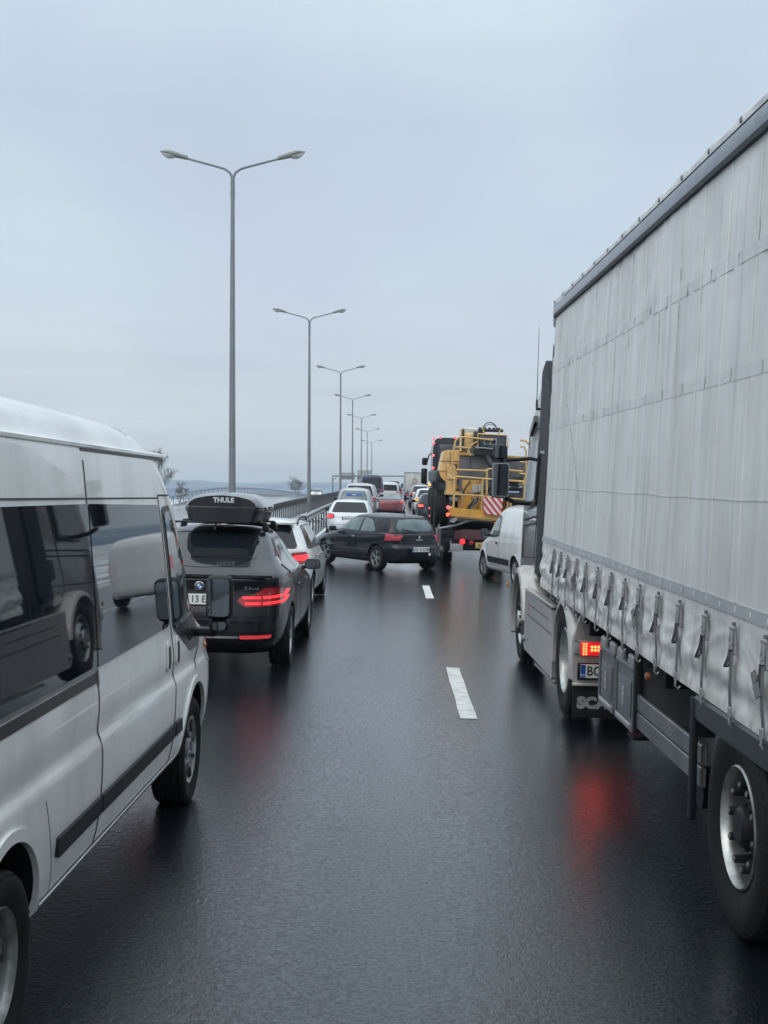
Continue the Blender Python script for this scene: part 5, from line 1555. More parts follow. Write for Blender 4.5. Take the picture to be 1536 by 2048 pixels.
tarp('curtain_pale', (.74, .74, .72), (.60, .60, .58), .35)
tarp('curtain_band', (.40, .42, .44), (.35, .37, .39))
tarp('curtain_strip', (.60, .605, .60), (.51, .515, .51))
mat('beam_blue', (.15, .17, .20), .32, metal=.4, coat=.3, var=.15)
mat('chassis_black', (.008, .010, .014), .55, spec=.25, var=.3)
mat('alu_board', (.16, .165, .175), .35, metal=.5, var=.25, vscale=3, dirt=.6, dscale=5, dirtcol=(.08, .08, .08))
mat('tool_grey', (.13, .14, .155), .42, var=.12, dirt=.4, dirtcol=(.08, .08, .08))
mat('tool_light', (.30, .31, .32), .4, var=.12)
mat('web_strap', (.12, .122, .13), .7, var=.2)
mat('buckle_grey', (.34, .345, .35), .42, metal=.45, var=.25, vscale=30)

TX, TY = 1.62, 5.8
loc, rot = place(TX, TY, 0)
trl = thing('curtain_trailer', 'grey curtain-sided semi-trailer with strap buckles along its side, filling the right edge', 'trailer', loc, rot)
# local: x=0 is the left side, y=0 is the first axle; front at y=+7.25, rear at -6.2
YF, YR = 7.25, -6.3
def lean(z): return .034 * max(0, z - .9)
def lift(y): return .010 * y
def lift2(y, z): return .010 * y * (1 + .9 * max(0, z - 1.5) / 2.2)
def CP(x, y, z): return Vector((x + lean(z), y, z + lift2(y, z) + .075 * max(0, z - 1.5) / 2.2))
ZB, ZT = 1.005, 3.70
BY = [12.08, 11.6, 11.08, 10.6, 10.1, 9.56, 9.01, 8.45, 7.94, 7.43, 6.92, 6.37, 5.84, 5.35]
BY = [v - TY for v in BY]
while BY[-1] > YR + .5: BY.append(BY[-1] - .52)
def curtain_x(y, z):
    n1_ = mn.noise(Vector((y * .55, z * .7, 1.7)))
    d = -.010 - .012 * n1_
    # slight scallop towards the roof edge
    d += .003 * mn.noise(Vector((y * 3.2, z * 6.0, 4.0))) * max(0, min(1, (z - 2.6)))
    # long shallow diagonal creases in the upper field
    u = z * 5.2 + y * 1.15
    c = mn.noise(Vector((u * 1.3, y * .25, 9.1)))
    d += .007 * max(0, 1 - abs(c) * 9) * max(0, min(1, (z - 2.3) / .8))
    # vertical pleats
    d += .0035 * max(0, 1 - abs(((y * 2.0 + .3) % 1) - .5) * 14)
    if z < 1.50:
        k = min(1, (1.50 - z) / .16)
        front = max(.35, min(1.0, (y + 1.0) / 5.5))
        z1 = 1.185 + .035 * mn.noise(Vector((y * .9, 2.0, .5)))
        rdg = (z - z1) / .055
        d += -k * .015 * math.exp(-rdg * rdg) * (.7 + .6 * mn.noise(Vector((y * 1.7, 5.0, 0))))
        d += k * .012 * math.exp(-((z - z1 + .09) / .05) ** 2)
        q = mn.noise(Vector((y * 2.0 + z * 3.4, z * 4.6 - y * .6, 3.3)))
        q2 = mn.noise(Vector((y * 5.0 - z * 9.0, z * 5.0 + y * 2.0, 7.3)))
        q3 = mn.noise(Vector((y * 4.0 + z * 15.0, z * 3.0, 12.3)))
        sm = lambda v, w_: math.exp(-(v / w_) ** 2)
        d += k * front * (-.012 * sm(q, .16) - .007 * sm(q2, .13) - .005 * sm(q3, .12) + .005)
        # straps pull the cloth in
        m_ = min(abs(y - b) for b in BY)
        d += k * .006 * math.exp(-(m_ / .045) ** 2) - k * .003 * math.exp(-((m_ - .11) / .05) ** 2)
        d = (d + .010) * min(1, .10 + max(0, z - ZB) / .12) - .010
    return d
m = MB().use(M['curtain_grey']); m.use(M['curtain_pale'])
ys_c = []
y = YR
while y < YF:
    ys_c.append(y); y += (.018 if y > -1.5 else .12)
ys_c.append(YF)
zs_c = [ZB + (1.52 - ZB) * i / 34 for i in range(35)] + [1.52 + (ZT - 1.52) * i / 44 for i in range(1, 45)]
grid = [[m.bm.verts.new(CP(curtain_x(yv, zv), yv, zv)) for zv in zs_c] for yv in ys_c]
for i in range(len(ys_c) - 1):
    for j in range(len(zs_c) - 1):
        f = m.bm.faces.new((grid[i][j], grid[i][j + 1], grid[i + 1][j + 1], grid[i + 1][j]))
        f.material_index = 0 if zs_c[j] > 1.40 else 1
# thickness at the visible edges
cme = m.mesh('curtain', smooth=60)
cur = link('curtain', cme, trl)
def sewn(name, z0, z1, mt, y0=YR, y1=YF, off=-.005, wob=.0):
    m = MB().use(mt)
    n = int((y1 - y0) / .06)
    prev = None
    for i in range(n + 1):
        yv = y0 + (y1 - y0) * i / n
        row = []
        for zv, o in ((z0, 0), (z0, off), (z1, off), (z1, 0)):
            zz = zv + wob * mn.noise(Vector((yv * 1.5, 0, z0)))
            row.append(m.bm.verts.new(CP(curtain_x(yv, zz) + o, yv, zz)))
        if prev:
            for k in range(3): m.bm.faces.new((prev[k], prev[k + 1], row[k + 1], row[k]))
        prev = row
    return m.build(name, parent=cur)
sewn('stitched_band', 1.475, 1.535, M['curtain_band'], off=-.006)
for z0, z1 in ((2.565, 2.63), (3.12, 3.185)):
    y = YR
    # reinforcement strips are broken at the pleats
    while y < YF:
        y1 = min(YF, y + .515)
        sewn('stitched_strip', z0, z1, M['curtain_strip'], y + .012, y1 - .012, -.0022, .003) if y > -1.2 else None
        y = y1
sewn('hem', 2.0, 2.008, M['curtain_strip'], off=-.003, wob=.012)
# pale rivets/eyelets on the band
m = MB().use(M['curtain_pale'])
y = -1.2
while y < YF:
    zz = 1.505
    p = CP(curtain_x(y, zz) - .008, y, zz)
    m.box(p, (.004, .016, .028), bev=.003, seg=1); y += .26
m.build('eyelets', parent=cur); bpy.data.objects['eyelets']['kind'] = 'stuff'
# vertical welded seams
for k in range(0, 20):
    yv = YF - .45 - .515 * k
    if yv < -1.2: break
    m = MB().use(M['curtain_pale'])
    prev = None
    for i in range(40):
        zv = 1.54 + (ZT - 1.56) * i / 39
        row = [m.bm.verts.new(CP(curtain_x(yv + dy, zv) + o, yv + dy, zv)) for dy, o in ((-.007, 0), (-.007, -.003), (.007, -.003), (.007, 0))]
        if prev:
            for q in range(3): m.bm.faces.new((prev[q], prev[q + 1], row[q + 1], row[q]))
        prev = row
    m.build('seam', parent=cur)

# long dark scuff running down the cloth near the front
rs = random.Random(5)
m = MB().use(mat('scuff', (.30, .30, .295), .6))
t_ = 0
while t_ < 1:
    ln = rs.uniform(.02, .07); w_ = rs.uniform(.006, .022)
    prev = None
    for i in range(6):
        tt = t_ + ln * i / 5
        yv = 6.4 - 1.5 * tt; zv = 3.05 - 1.2 * tt
        ww = w_ * math.sin(math.pi * (i + .3) / 5.6)
        row = [m.bm.verts.new(CP(curtain_x(yv + dy, zv) - .0015, yv + dy, zv)) for dy in (-ww, ww)]
        if prev: m.bm.faces.new((prev[0], prev[1], row[1], row[0]))
        prev = row
    t_ += ln + rs.uniform(-.01, .03)
m.build('scuff', parent=cur); bpy.data.objects['scuff']['kind'] = 'stuff'

# buckles and straps
m = MB().use(M['buckle_grey'])
m.box((-.014, 0, 0), (.014, .044, .135), bev=.005, seg=1)
m.box((-.028, 0, .018), (.016, .036, .085), rot=Matrix.Rotation(R(5), 3, 'Y'), bev=.005, seg=1)
m.box((-.024, 0, .058), (.022, .05, .020), bev=.005, seg=1)
m.box((-.030, 0, -.03), (.02, .022, .03), bev=.004, seg=1)
m.use(M['ink_black']).cyl((-.038, -.002, .0), (-.032, -.002, .0), .008, seg=8)
m.use(M['web_strap']).box((-.018, -.004, .073), (.012, .040, .028), bev=.004, seg=1)
bk = m.mesh('buckle')
straps = []
for q in range(5):
    rnd = random.Random(40 + q)
    m = MB().use(M['web_strap'])
    # pulled-down webbing from the buckle to the side rail
    for (w_, x0) in ((.032, -.030),):
        prev = None
        for i in range(9):
            t_ = i / 8
            z = -.05 - .325 * t_; yy_ = rnd.uniform(-.004, .004); xx = x0 + .004 * math.sin(t_ * 5 + q)
            row = [m.bm.verts.new((xx + dx, yy_ + dy, z)) for dy, dx in ((-w_ / 2, 0), (w_ / 2, -.002), (w_ / 2, .003), (-w_ / 2, .004))]
            if prev:
                for k in range(4): m.bm.faces.new((prev[k], prev[(k + 1) % 4], row[(k + 1) % 4], row[k]))
            prev = row
    m.use(M['buckle_grey']); m.box((-.032, 0, -.335), (.014, .036, .05), bev=.004, seg=1); m.tube([(-.03, 0, -.35), (-.036, 0, -.385), (-.02, 0, -.405), (-.006, 0, -.39)], .006, 6)
    # spare webbing folded into a loop beside it
    m.use(M['web_strap'])
    ln = rnd.uniform(.09, .16); yo = .06 + rnd.uniform(0, .05)
    pts = []
    for i in range(15):
        a = i / 14
        ang = math.pi * 2 * a
        pts.append((-.03 - .01 * math.sin(ang), .012 + yo * (1 - math.cos(ang)) * .5 + (.01 * q % .02), -.04 - ln * math.sin(math.pi * a) ** .7))
    prev = None
    for p in pts:
        row = [m.bm.verts.new((p[0] + dx, p[1], p[2])) for dx in (-.009, .009)]
        if prev: m.bm.faces.new((prev[0], prev[1], row[1], row[0]))
        prev = row
    if q == 3:
        m.box((-.045, .05, -.13), (.006, .035, .13), rot=Matrix.Rotation(R(-35), 3, 'X') @ Matrix.Rotation(R(20), 3, 'Z'))
    straps.append(m.mesh('strap'))
for i, yv in enumerate(BY):
    if yv < -2: break
    z = 1.365 + lift(yv)
    p = Vector((curtain_x(yv, 1.36) + lean(1.36) - .004, yv, z))
    b_ = link('buckle', bk, trl, p, (R(random.uniform(-4, 4)), 0, 0))
    link('strap', straps[i % 5], b_)

# roof beam, tarpaulin roof, front post, front wall
m = MB().use(M['beam_blue'])
m.prism([(-.025, 3.70), (-.032, 3.72), (-.032, 3.785), (-.022, 3.80), (.06, 3.80), (.06, 3.70)], 'Y', YR, YF)
for f in m.bm.verts: f.co = CP(f.co.x, f.co.y, f.co.z)
m.build('roof_beam', parent=trl)
m = MB().use(M['beam_blue']); m.prism([(-.035, 3.668), (-.035, 3.7), (-.01, 3.7), (-.01, 3.668)], 'Y', YR, YF)
for f in m.bm.verts: f.co = CP(f.co.x, f.co.y, f.co.z)
m.build('beam_lip', [M['chassis_black']], parent=trl)
m = MB().use(M['curtain_grey'])
yy_ = YR; prev = None
while yy_ <= YF + 1e-3:
    sag = .030 * 1.0 * abs(math.sin(math.pi * (yy_ - YF) / .62))
    row = [m.bm.verts.new(CP(a, yy_, b - sag * k)) for a, b, k in ((-.030, 3.80, 0), (-.034, 3.845, .6), (.0, 3.878, 1), (.2, 3.895, 1), (1.27, 3.90, 1), (2.3, 3.895, 1), (2.55, 3.80, 0))]
    if prev:
        for k in range(6): m.bm.faces.new((prev[k], prev[k + 1], row[k + 1], row[k]))
    prev = row; yy_ += .1
m.build('roof_sheet', parent=trl, smooth=60)
m = MB().use(M['beam_blue'])
for i in range(0, 22):
    yv = YF - .62 * i
    if yv < YR: break
    m.box(CP(-.034, yv, 3.822), (.012, .03, .03), bev=.005, seg=1)
m.build('roof_bow', [M['beam_blue']], parent=trl); bpy.data.objects['roof_bow']['kind'] = 'stuff'
m = MB().use(M['chassis_black'])
m.box(CP(.02, YF + .03, 2.25), (.07, .10, 2.5), rot=Matrix.Rotation(.034, 3, 'Y'), bev=.02)
m.build('front_post', parent=trl)
m = MB().use(M['beam_blue']); m.box(CP(.02, YF + .03, 3.70), (.10, .12, .26), bev=.03, seg=2); m.build('post_cap', parent=trl)
m = MB().use(M['tool_light']); m.prism([(.02, 1.2), (2.53, 1.2), (2.62, 3.8), (.11, 3.8)], 'Y', YF + .03, YF + .09)
m.build('front_wall', parent=trl)
m = MB().use(M['curtain_grey']); m.prism([(2.55, 1.0), (2.56, 1.0), (2.65, 3.8), (2.64, 3.8)], 'Y', YR, YF); m.build('curtain', parent=trl, smooth=0)
m = MB().use(M['tool_light']); m.prism([(.02, 1.0), (2.53, 1.0), (2.62, 3.8), (.11, 3.8)], 'Y', YR - .05, YR); m.build('rear_door', parent=trl)
m = MB().use(M['chassis_black']); m.box((1.33, .45, 1.07), (2.30, 13.4, .09)); m.build('load_floor', parent=trl)
# side rail (visible to the rear of the landing legs), chassis beams
m = MB().use(M['beam_blue'])
m.prism([(-.005, .87), (-.015, .89), (-.015, .985), (0, 1.0), (.03, 1.0), (.03, .87)], 'Y', YR, .72)
m.build('side_rail', [mat('rail_navy', (.030, .036, .045), .35, metal=.2, var=.2)], parent=trl)
m = MB().use(M['chassis_black'])
for xx in (.82, 1.72): m.box((xx, .4, .86), (.12, 12.6, .30), bev=.01)
for i in range(14): m.box((1.27, -5.6 + i * .95, .9), (2.3, .08, .12))
m.box((1.27, YF - 1.2, .98), (2.35, 2.2, .10))
m.build('chassis', parent=trl)
# landing leg
for xx in (.42, 2.1):
    m = MB().use(M['chassis_black'])
    m.box((xx, 3.85, .70), (.13, .13, .7), bev=.01); m.box((xx, 3.85, .33), (.10, .10, .3)); m.box((xx, 3.85, .18), (.26, .24, .03), bev=.01)
    m.build('landing_leg', parent=trl)
m = MB().use(M['chassis_black']); m.cyl((.75, 1.7, .62), (.75, 2.45, .62), .17, seg=24); m.build('air_tank', parent=trl)
# lower side guard boards
for z in (.555, .672):
    m = MB().use(M['alu_board']); m.box((.055, 1.62, z), (.028, 1.72, .108), bev=.006, seg=1); m.build('guard_board', parent=trl)
m = MB().use(M['chassis_black']); m.box((-.005, .745, .665), (.03, .075, .64), bev=.006); m.box((.05, .745, .88), (.10, .075, .2)); m.build('guard_post', parent=trl)
m = MB().use(M['chassis_black']); m.box((.05, 2.46, .72), (.05, .06, .5), bev=.006); m.build('guard_post', parent=trl)
m = MB().use(M['chassis_black']); m.cyl((.10, 1.0, .42), (.38, 1.0, .42), .085, seg=20); m.cyl((.10, 1.25, .44), (.38, 1.25, .44), .07, seg=20); m.build('brake_valve', parent=trl)
# storage lockers
def locker(y0, y1):
    t = MB().use(M['tool_grey'])
    P = rpoly([(y0 + .03, .455), (y1 - .04, .44), (y1, .50), (y1, .83), (y1 - .03, .895), (y0 + .03, .895), (y0, .86), (y0, .50)], .03)
    t.prism(P, 'X', -.012, .42)
    o = t.build('storage_locker', parent=trl, loc=(.055, 0, 0))
    yc = (y0 + y1) / 2; w_ = (y1 - y0)
    t = MB().use(M['tool_grey'])
    # raised rim
    for a, b_, c, d in ((yc, .875, w_ - .05, .03), (yc, .478, w_ - .05, .05), (y0 + .022, .67, .03, .36), (y1 - .022, .67, .03, .36)):
        t.box((-.020, a, b_), (.016, c, d), bev=.005, seg=1)
    t.build('locker_rim', parent=o)
    t = MB().use(M['tool_light']); t.box((-.026, yc, .487), (.018, w_ - .16, .030), bev=.005, seg=1); t.build('locker_lip', parent=o)
    t = MB().use(M['tool_grey']); t.box((-.018, yc, .66), (.016, w_ - .22, .25), bev=.01, seg=2); t.use(M['ink_black']).box((-.0175, y0 + .085, .66), (.012, .018, .24)); t.build('locker_door', parent=o)
    t = MB().use(M['tool_light']); t.box((-.029, yc, .655), (.010, .03, .13), bev=.004, seg=1); t.box((-.030, yc, .66), (.012, .05, .03), bev=.004, seg=1); t.build('locker_latch', parent=o)
    for cpos in (y0 + .12, y1 - .15):
        for dd in (-.045, .045):
            t = MB().use(M['tool_light']); t.box((-.008, cpos + dd, .925), (.04, .075, .075), rot=Matrix.Rotation(R(12), 3, 'X'), bev=.012, seg=1); t.build('locker_hinge', parent=o)
locker(2.50, 3.16)
locker(3.20, 3.84)
m = MB().use(M['copper'] if 'copper' in M else mat('copper', (.35, .13, .07), .3, metal=.6)); m.lathe([(0, .028), (-.02, .026), (-.03, .01), (-.03, 0)], 'X', (.03, 2.02, .905), 16); m.build('side_marker', parent=trl)
# axles
for k in range(3):
    for xx, sd in ((.19, -1), (2.36, 1)):
        wheel(trl, xx, -1.31 * k, .50, sd, .50, .385, .272, 'truck_trailer')
    MB().use(M['chassis_black']).cyl((.3, -1.31 * k, .53), (2.3, -1.31 * k, .53), .07, seg=12).build('axle', parent=trl)
# mudguard just above the first wheel
for k in range(3):
    yc = -1.31 * k
    m = MB().use(M['black_plastic'])
    prev = None
    for a in range(20, 161, 10):
        c_, s_ = math.cos(R(a)), math.sin(R(a))
        row = [m.bm.verts.new((xx, yc + c_ * rr, .45 + s_ * rr * .98)) for xx, rr in ((.05, .53), (.40, .53), (.40, .545), (.05, .545))]
        if prev:
            for q in range(4): m.bm.faces.new((prev[q], prev[(q + 1) % 4], row[(q + 1) % 4], row[q]))
        prev = row
    m.build('mudguard', parent=trl)

# ------------------------------------------------------------------ tractor unit
mat('cab_paint', (.235, .225, .22), .34, metal=.45, coat=.6, var=.08, dirt=.35, dscale=3, low=1.0, dirtcol=(.10, .095, .085))
mat('fairing_paint', (.36, .355, .35), .34, metal=.35, coat=.5, var=.06, dirt=.35, dscale=3, low=.6, dirtcol=(.14, .13, .12))
mat('fender_beige', (.46, .445, .42), .35, metal=.3, coat=.4, var=.08, dirt=.4, dscale=4, dirtcol=(.12, .11, .10))
UX, UY = 1.64, 11.55
loc, rot = place(UX, UY, 0)
trc = thing('tractor_unit', 'warm grey lorry cab and chassis coupled to the curtain-sided trailer, mirror sticking out left', 'truck', loc, rot)
# wheels: rear twin drive wheels, front steered
for xx, sd in ((.16, -1), (.50, -1), (2.34, 1), (2.0, 1)):
    wheel(trc, xx, 0, .505, sd, .505, .31, .29, 'truck_drive')
wheel(trc, .17, 3.75, .505, -1, .505, .315, .29, 'truck_front')
wheel(trc, 2.33, 3.75, .505, 1, .505, .315, .29, 'truck_front')
def arch_shell(name, xc0, xc1, yc, zc, r, a0, a1, th, mt, flat=1.0, parent=trc):
    m = MB().use(mt); prev = None
    for i in range(25):
        a = R(a0 + (a1 - a0) * i / 24)
        c_, s_ = math.cos(a), math.sin(a)
        row = [m.bm.verts.new((xx, yc + c_ * rr, zc + s_ * rr * flat)) for xx, rr in ((xc0, r - .005), (xc0 - .012, r + .012), (xc0, r + th), (xc0 + .06, r + th + .035), (xc1, r + th + .035), (xc1, r))]
        if prev:
            for q in range(6): m.bm.faces.new((prev[q], prev[(q + 1) % 6], row[(q + 1) % 6], row[q]))
        else: m.bm.faces.new(row[::-1])
        prev = row
    m.bm.faces.new(prev)
    return m.build(name, parent=parent, smooth=40)
arch_shell('rear_fender', -.01, .66, 0, .47, .555, -5, 185, .045, M['fender_beige'])
arch_shell('rear_fender', 1.84, 2.51, 0, .47, .555, -5, 185, .045, M['fender_beige'])
arch_shell('front_fender', -.02, .45, 3.75, .50, .575, -20, 175, .06, M['fender_beige'])
arch_shell('front_fender', 2.05, 2.52, 3.75, .50, .575, -20, 175, .06, M['fender_beige'])
# shaped rear face of the fender with light and plate
for x0 in (0.0, 1.82):
    m = MB().use(M['fender_beige'])
    m.prism(rpoly([(x0 + .0, .40), (x0 - .0, .78), (x0 + .06, .98), (x0 + .12, 1.03), (x0 + .66, 1.03), (x0 + .68, .40)], .03), 'Y', -.66, -.60)
    m.box((x0 + .34, -.66, .385), (.68, .05, .03), bev=.01)
    m.box((x0 + .34, -.665, .765), (.60, .05, .015), bev=.004)
    fp = m.build('fender_panel', parent=trc)
    m = MB().use(M['fender_beige']); m.prism([(x0 + .01, .77), (x0 + .035, .93), (x0 + .075, .90), (x0 + .12, .77)], 'Y', -.675, -.655); m.build('fender_rib', parent=fp)
    m = MB().use(M['red_glow']).box((x0 + .30, -.675, .70), (.47, .05, .115), bev=.008)
    m.use(M['tool_light']).box((x0 + .035, -.675, .70), (.055, .05, .09), bev=.008)
    tl = m.build('tail_light', parent=trc)
    for c in range(2):
        for r_ in range(5):
            MB().use(M['red_led']).lathe([(0, .0088), (-.006, .007), (-.009, 0)], 'Y', (x0 + .088 + c * .022, -.70, .655 + r_ * .022), 8).build('led', parent=tl)
    for c in range(5):
        for r_ in range(2):
            MB().use(M['red_led']).lathe([(0, .0125), (-.006, .010), (-.009, 0)], 'Y', (x0 + .16 + c * .029, -.70, .69 + r_ * .028), 8).build('led', parent=tl)
    m = MB().use(M['black_plastic']).box((x0 + .32, -.672, .50), (.56, .03, .15), bev=.01); m.build('plate_holder', parent=trc)
    if x0 == 0: plate(trc, (x0 + .325, -.695, .505), (0, 0, 0), 'BC 23 SPD', wd=.52, h=.12, size=.115)
    m = MB().use(M['rubber']).box((x0 + .34, -.62, .235), (.66, .02, .30), bev=.006)
    mf = m.build('mudflap', parent=trc)
    text_mesh('mudflap_text', 'SCANIA', .13, M['tool_light'], mf, (x0 + .055, -.633, .215), (R(90), 0, 0), .002, bold=.009, sx=1.1, align='LEFT')
# glossy highlight rail on the fender top, dark slot panels behind
m = MB().use(M['chassis_black'])
m.box((1.25, -.1, .86), (.9, 2.4, .22)); m.box((.55, -.72, .90), (.10, .10, .22), bev=.01); m.box((1.25, 1.2, .75), (.85, 6.0, .28), bev=.01)
m.build('chassis', parent=trc)
m = MB().use(M['chassis_black']); m.cyl((1.25, .1, 1.03), (1.25, .1, 1.10), .5, seg=24); m.build('fifth_wheel', parent=trc)
# side fairing / tank cover between the axles
m = MB().use(M['fairing_paint'])
P = [(.62, .24), (.64, .60), (.72, .90), (3.02, .93), (3.05, .70), (3.10, .28), (3.0, .235)]
m.prism(rpoly(P, .03), 'X', -.005, .10)
fair = m.build('side_fairing', parent=trc)
m = MB().use(M['fender_beige']); m.box((.03, 1.86, .935), (.085, 2.30, .03), bev=.01); m.build('fairing_rail', parent=fair)
for z in (.79, .665):
    m = MB().use(M['seam']); m.box((-.0055, 1.85 if z > .7 else 1.75, z), (.003, 1.8 if z > .7 else 2.1, .010)); m.use(M['chrome']).box((-.0065, 1.85 if z > .7 else 1.75, z - .010), (.003, 1.8 if z > .7 else 2.1, .005)); m.build('fairing_crease', parent=fair)
m = MB().use(M['amber_lens']).box((-.008, 2.62, .745), (.012, .06, .045), bev=.005); m.build('side_marker', parent=fair)
m = MB().use(M['cab_paint']); m.box((.02, 1.3, .205), (.045, 1.5, .04), rot=Matrix.Rotation(R(-1), 3, 'X'), bev=.012); m.build('lower_rail', parent=fair)
m = MB().use(M['galvanised']); m.cyl((-.04, 3.0, .36), (.02, 3.0, .36), .035, seg=14); m.build('step_lamp', parent=fair)
# deck clutter between cab and fairing: catwalk, tank, hoses
m = MB().use(M['alu_board'])
for i in range(6): m.box((.5 + .16 * i, 1.9, .955), (.10, 1.6, .02), bev=.004, seg=1)
m.build('catwalk', parent=trc)
m = MB().use(M['chassis_black'])
m.box((.30, 2.2, .93), (.30, .35, .05), bev=.02); m.cyl((.22, 1.5, .95), (.42, 1.6, 1.02), .07, seg=14); m.box((.55, 1.0, 1.0), (.5, .3, .1), bev=.03)
for i in range(5):
    m.tube([(.35 + .1 * i, .9 + .1 * i, .97), (.5 + .08 * i, 1.25, 1.06), (.7, 1.6 + .1 * i, .98), (.9, 2.2, 1.05), (1.1, 2.85, 1.6 - .1 * i)], .014, 6)
m.build('air_lines', parent=trc)
m = MB().use(M['tool_grey'])
for i in range(5): m.box((.20 + i * .07, 2.82, 1.12), (.03, .06, .40), bev=.01)
m.build('filter_housing', parent=trc)
# cab
CR = [(0, 0, 0)]
m = MB().use(M['cab_paint'])
sec = [(2.95, 1.02), (2.97, 3.28), (3.15, 3.62), (3.6, 3.70), (4.45, 3.42), (4.85, 2.95), (5.08, 1.95), (5.16, 1.25), (5.18, .42), (4.55, .38), (4.42, .95), (4.18, 1.16), (3.35, 1.16), (3.2, 1.02)]
# lofted side profile: straight flanks with rounded shoulder at the roof
prof_x = [(0.10, 1.0), (0.0, .0)]
CABX = .15
def cab_slice(xx, k):
    """k shrinks the outline towards its middle for rounded flanks"""
    cy, cz = 4.0, 2.0
    o = []
    for a, b in rpoly(sec, [.05, .08, .12, .15, .15, .12, .1, .1, .1, .03, .05, .1, .1, .03], 3):
        zz = cz + (b - cz) * (1 - k * .6) if b > 2.0 else b
        o.append((xx, cy + (a - cy) * (1 - k * .5), zz))
    return o
sl = [(-.0, .20), (.02, .10), (.055, .045), (.12, .0), (2.38, 0), (2.445, .045), (2.48, .10), (2.50, .20)]
rings = [[m.bm.verts.new((CABX * (1 if i < 4 else 0) + p[0] + .05 * max(0, (p[2] - 2.2)) * (1 if i < 4 else -1) + .02 * max(0, p[2] - .9), p[1], p[2])) for p in cab_slice(*s_)] for i, s_ in enumerate(sl)]
k = len(rings[0])
for a, b in zip(rings, rings[1:]):
    for i in range(k): m.bm.faces.new((a[i], a[(i + 1) % k], b[(i + 1) % k], b[i]))
m.bm.faces.new(rings[0][::-1]); m.bm.faces.new(rings[-1])
m.build('cab', parent=trc, smooth=32)
# side window, door seams, intake panel, steps, deflectors
def side_box(name, pts, x0, x1, mt, par=trc, z_lean=True):
    m = MB().use(mt); m.prism(pts, 'X', x0, x1)
    for v in m.bm.verts: v.co.x += CABX + .05 * max(0, v.co.z - 2.2) + .02 * max(0, v.co.z - .9)
    return m.build(name, parent=par)
side_box('window_frame', rpoly([(3.70, 1.92), (3.70, 2.78), (4.50, 2.78), (4.82, 1.98), (4.60, 1.84)], .06), -.010, .01, M['panel_black'])
side_box('window', rpoly([(3.76, 1.98), (3.76, 2.71), (4.45, 2.71), (4.74, 2.02), (4.55, 1.92)], .05), -.016, -.004, M['glass_mid'])
for yy_ in (3.62, 4.93):
    side_box('panel_gap', [(yy_, 1.2), (yy_, 2.9), (yy_ + .012, 2.9), (yy_ + .012, 1.2)], -.004, .01, M['seam'])
for z in (1.30, 1.72, 1.80, 2.86):
    side_box('panel_crease', [(3.0, z), (3.0, z + .014), (4.9, z + .014 - .10 * (z < 2)), (4.9, z - .10 * (z < 2))], -.004, .01, M['seam'])
side_box('air_intake', rpoly([(3.05, 1.35), (3.08, 1.66), (3.30, 1.66), (3.33, 1.40)], .03), -.008, .01, M['seam'])
side_box('side_box_lid', rpoly([(3.02, 1.03), (3.02, 1.16), (3.36, 1.16), (3.36, 1.06)], .02), -.028, .06, M['fender_beige'])
side_box('visor_end', rpoly([(4.30, 2.95), (4.42, 3.05), (4.72, 2.86), (4.66, 2.78)], .02), -.03, .1, M['panel_black'])
# tall black side deflector closing the gap to the trailer
m = MB().use(M['chassis_black'])
m.prism([(2.46, 1.22), (2.50, 3.05), (2.58, 3.35), (2.96, 3.3), (2.96, 1.12), (2.60, 1.10)], 'X', -.03, .02)
for v in m.bm.verts: v.co.x += .12 + .034 * max(0, v.co.z - 1.2)
m.build('gap_deflector', parent=trc)
m = MB().use(M['chassis_black'])
m.prism(rpoly([(2.7, 2.55), (2.75, 3.35), (3.05, 3.62), (3.4, 3.5), (3.3, 2.5)], .08), 'X', -.035, .03)
for v in m.bm.verts: v.co.x += .13 + .034 * max(0, v.co.z - 1.2)
m.build('roof_deflector', parent=trc)
m = MB().use(M['tool_light']); m.prism([(2.66, 2.50), (2.66, 2.53), (3.0, 2.55), (3.0, 2.52)], 'X', .125, .20); m.build('deflector_trim', parent=trc)
# windscreen and front
m = MB().use(M['glass_dark']); m.prism([(.2, 0), (2.3, 0), (2.25, .95), (.25, .95)], 'Y', -.01, .01)
m.build('windscreen', parent=trc, loc=(0.05, 5.085, 1.95), rot=(R(14), 0, 0))
m = MB().use(M['black_plastic']); m.box((1.25, 5.19, 1.2), (1.6, .03, .8), bev=.02); m.build('grille', parent=trc)
for xx in (.35, 2.15): MB().use(M['clear_lens']).box((xx, 5.19, .68), (.4, .04, .2), bev=.03).build('headlight', parent=trc)
# mirrors on the left door
mat('mirror_rim', (.30, .31, .32), .4)
m = MB().use(M['black_plastic'])
m.box((-.205, 4.40, 2.215), (.205, .12, .415), bev=.04, seg=3)
m.box((-.215, 4.40, 2.57), (.19, .12, .185), bev=.05, seg=3)
m.tube([(-.2, 4.42, 2.40), (-.2, 4.42, 2.5)], .035, 8)
m.tube([(-.14, 4.42, 2.465), (.22, 4.45, 2.50)], .022, 8)
m.tube([(-.14, 4.42, 1.99), (.0, 4.45, 1.93), (.20, 4.45, 1.92)], .03, 8)
mo = m.build('door_mirror', parent=trc)
MB().use(M['mirror_rim']).prism(rpoly([(-.312, 2.0), (-.312, 2.43), (-.098, 2.43), (-.098, 2.0)], .04), 'Y', 4.332, 4.342).build('mirror_rim', parent=mo, smooth=0)
MB().use(M['mirror_glass']).prism(rpoly([(-.298, 2.015), (-.298, 2.415), (-.112, 2.415), (-.112, 2.015)], .03), 'Y', 4.322, 4.331).build('mirror_glass', parent=mo, smooth=0)
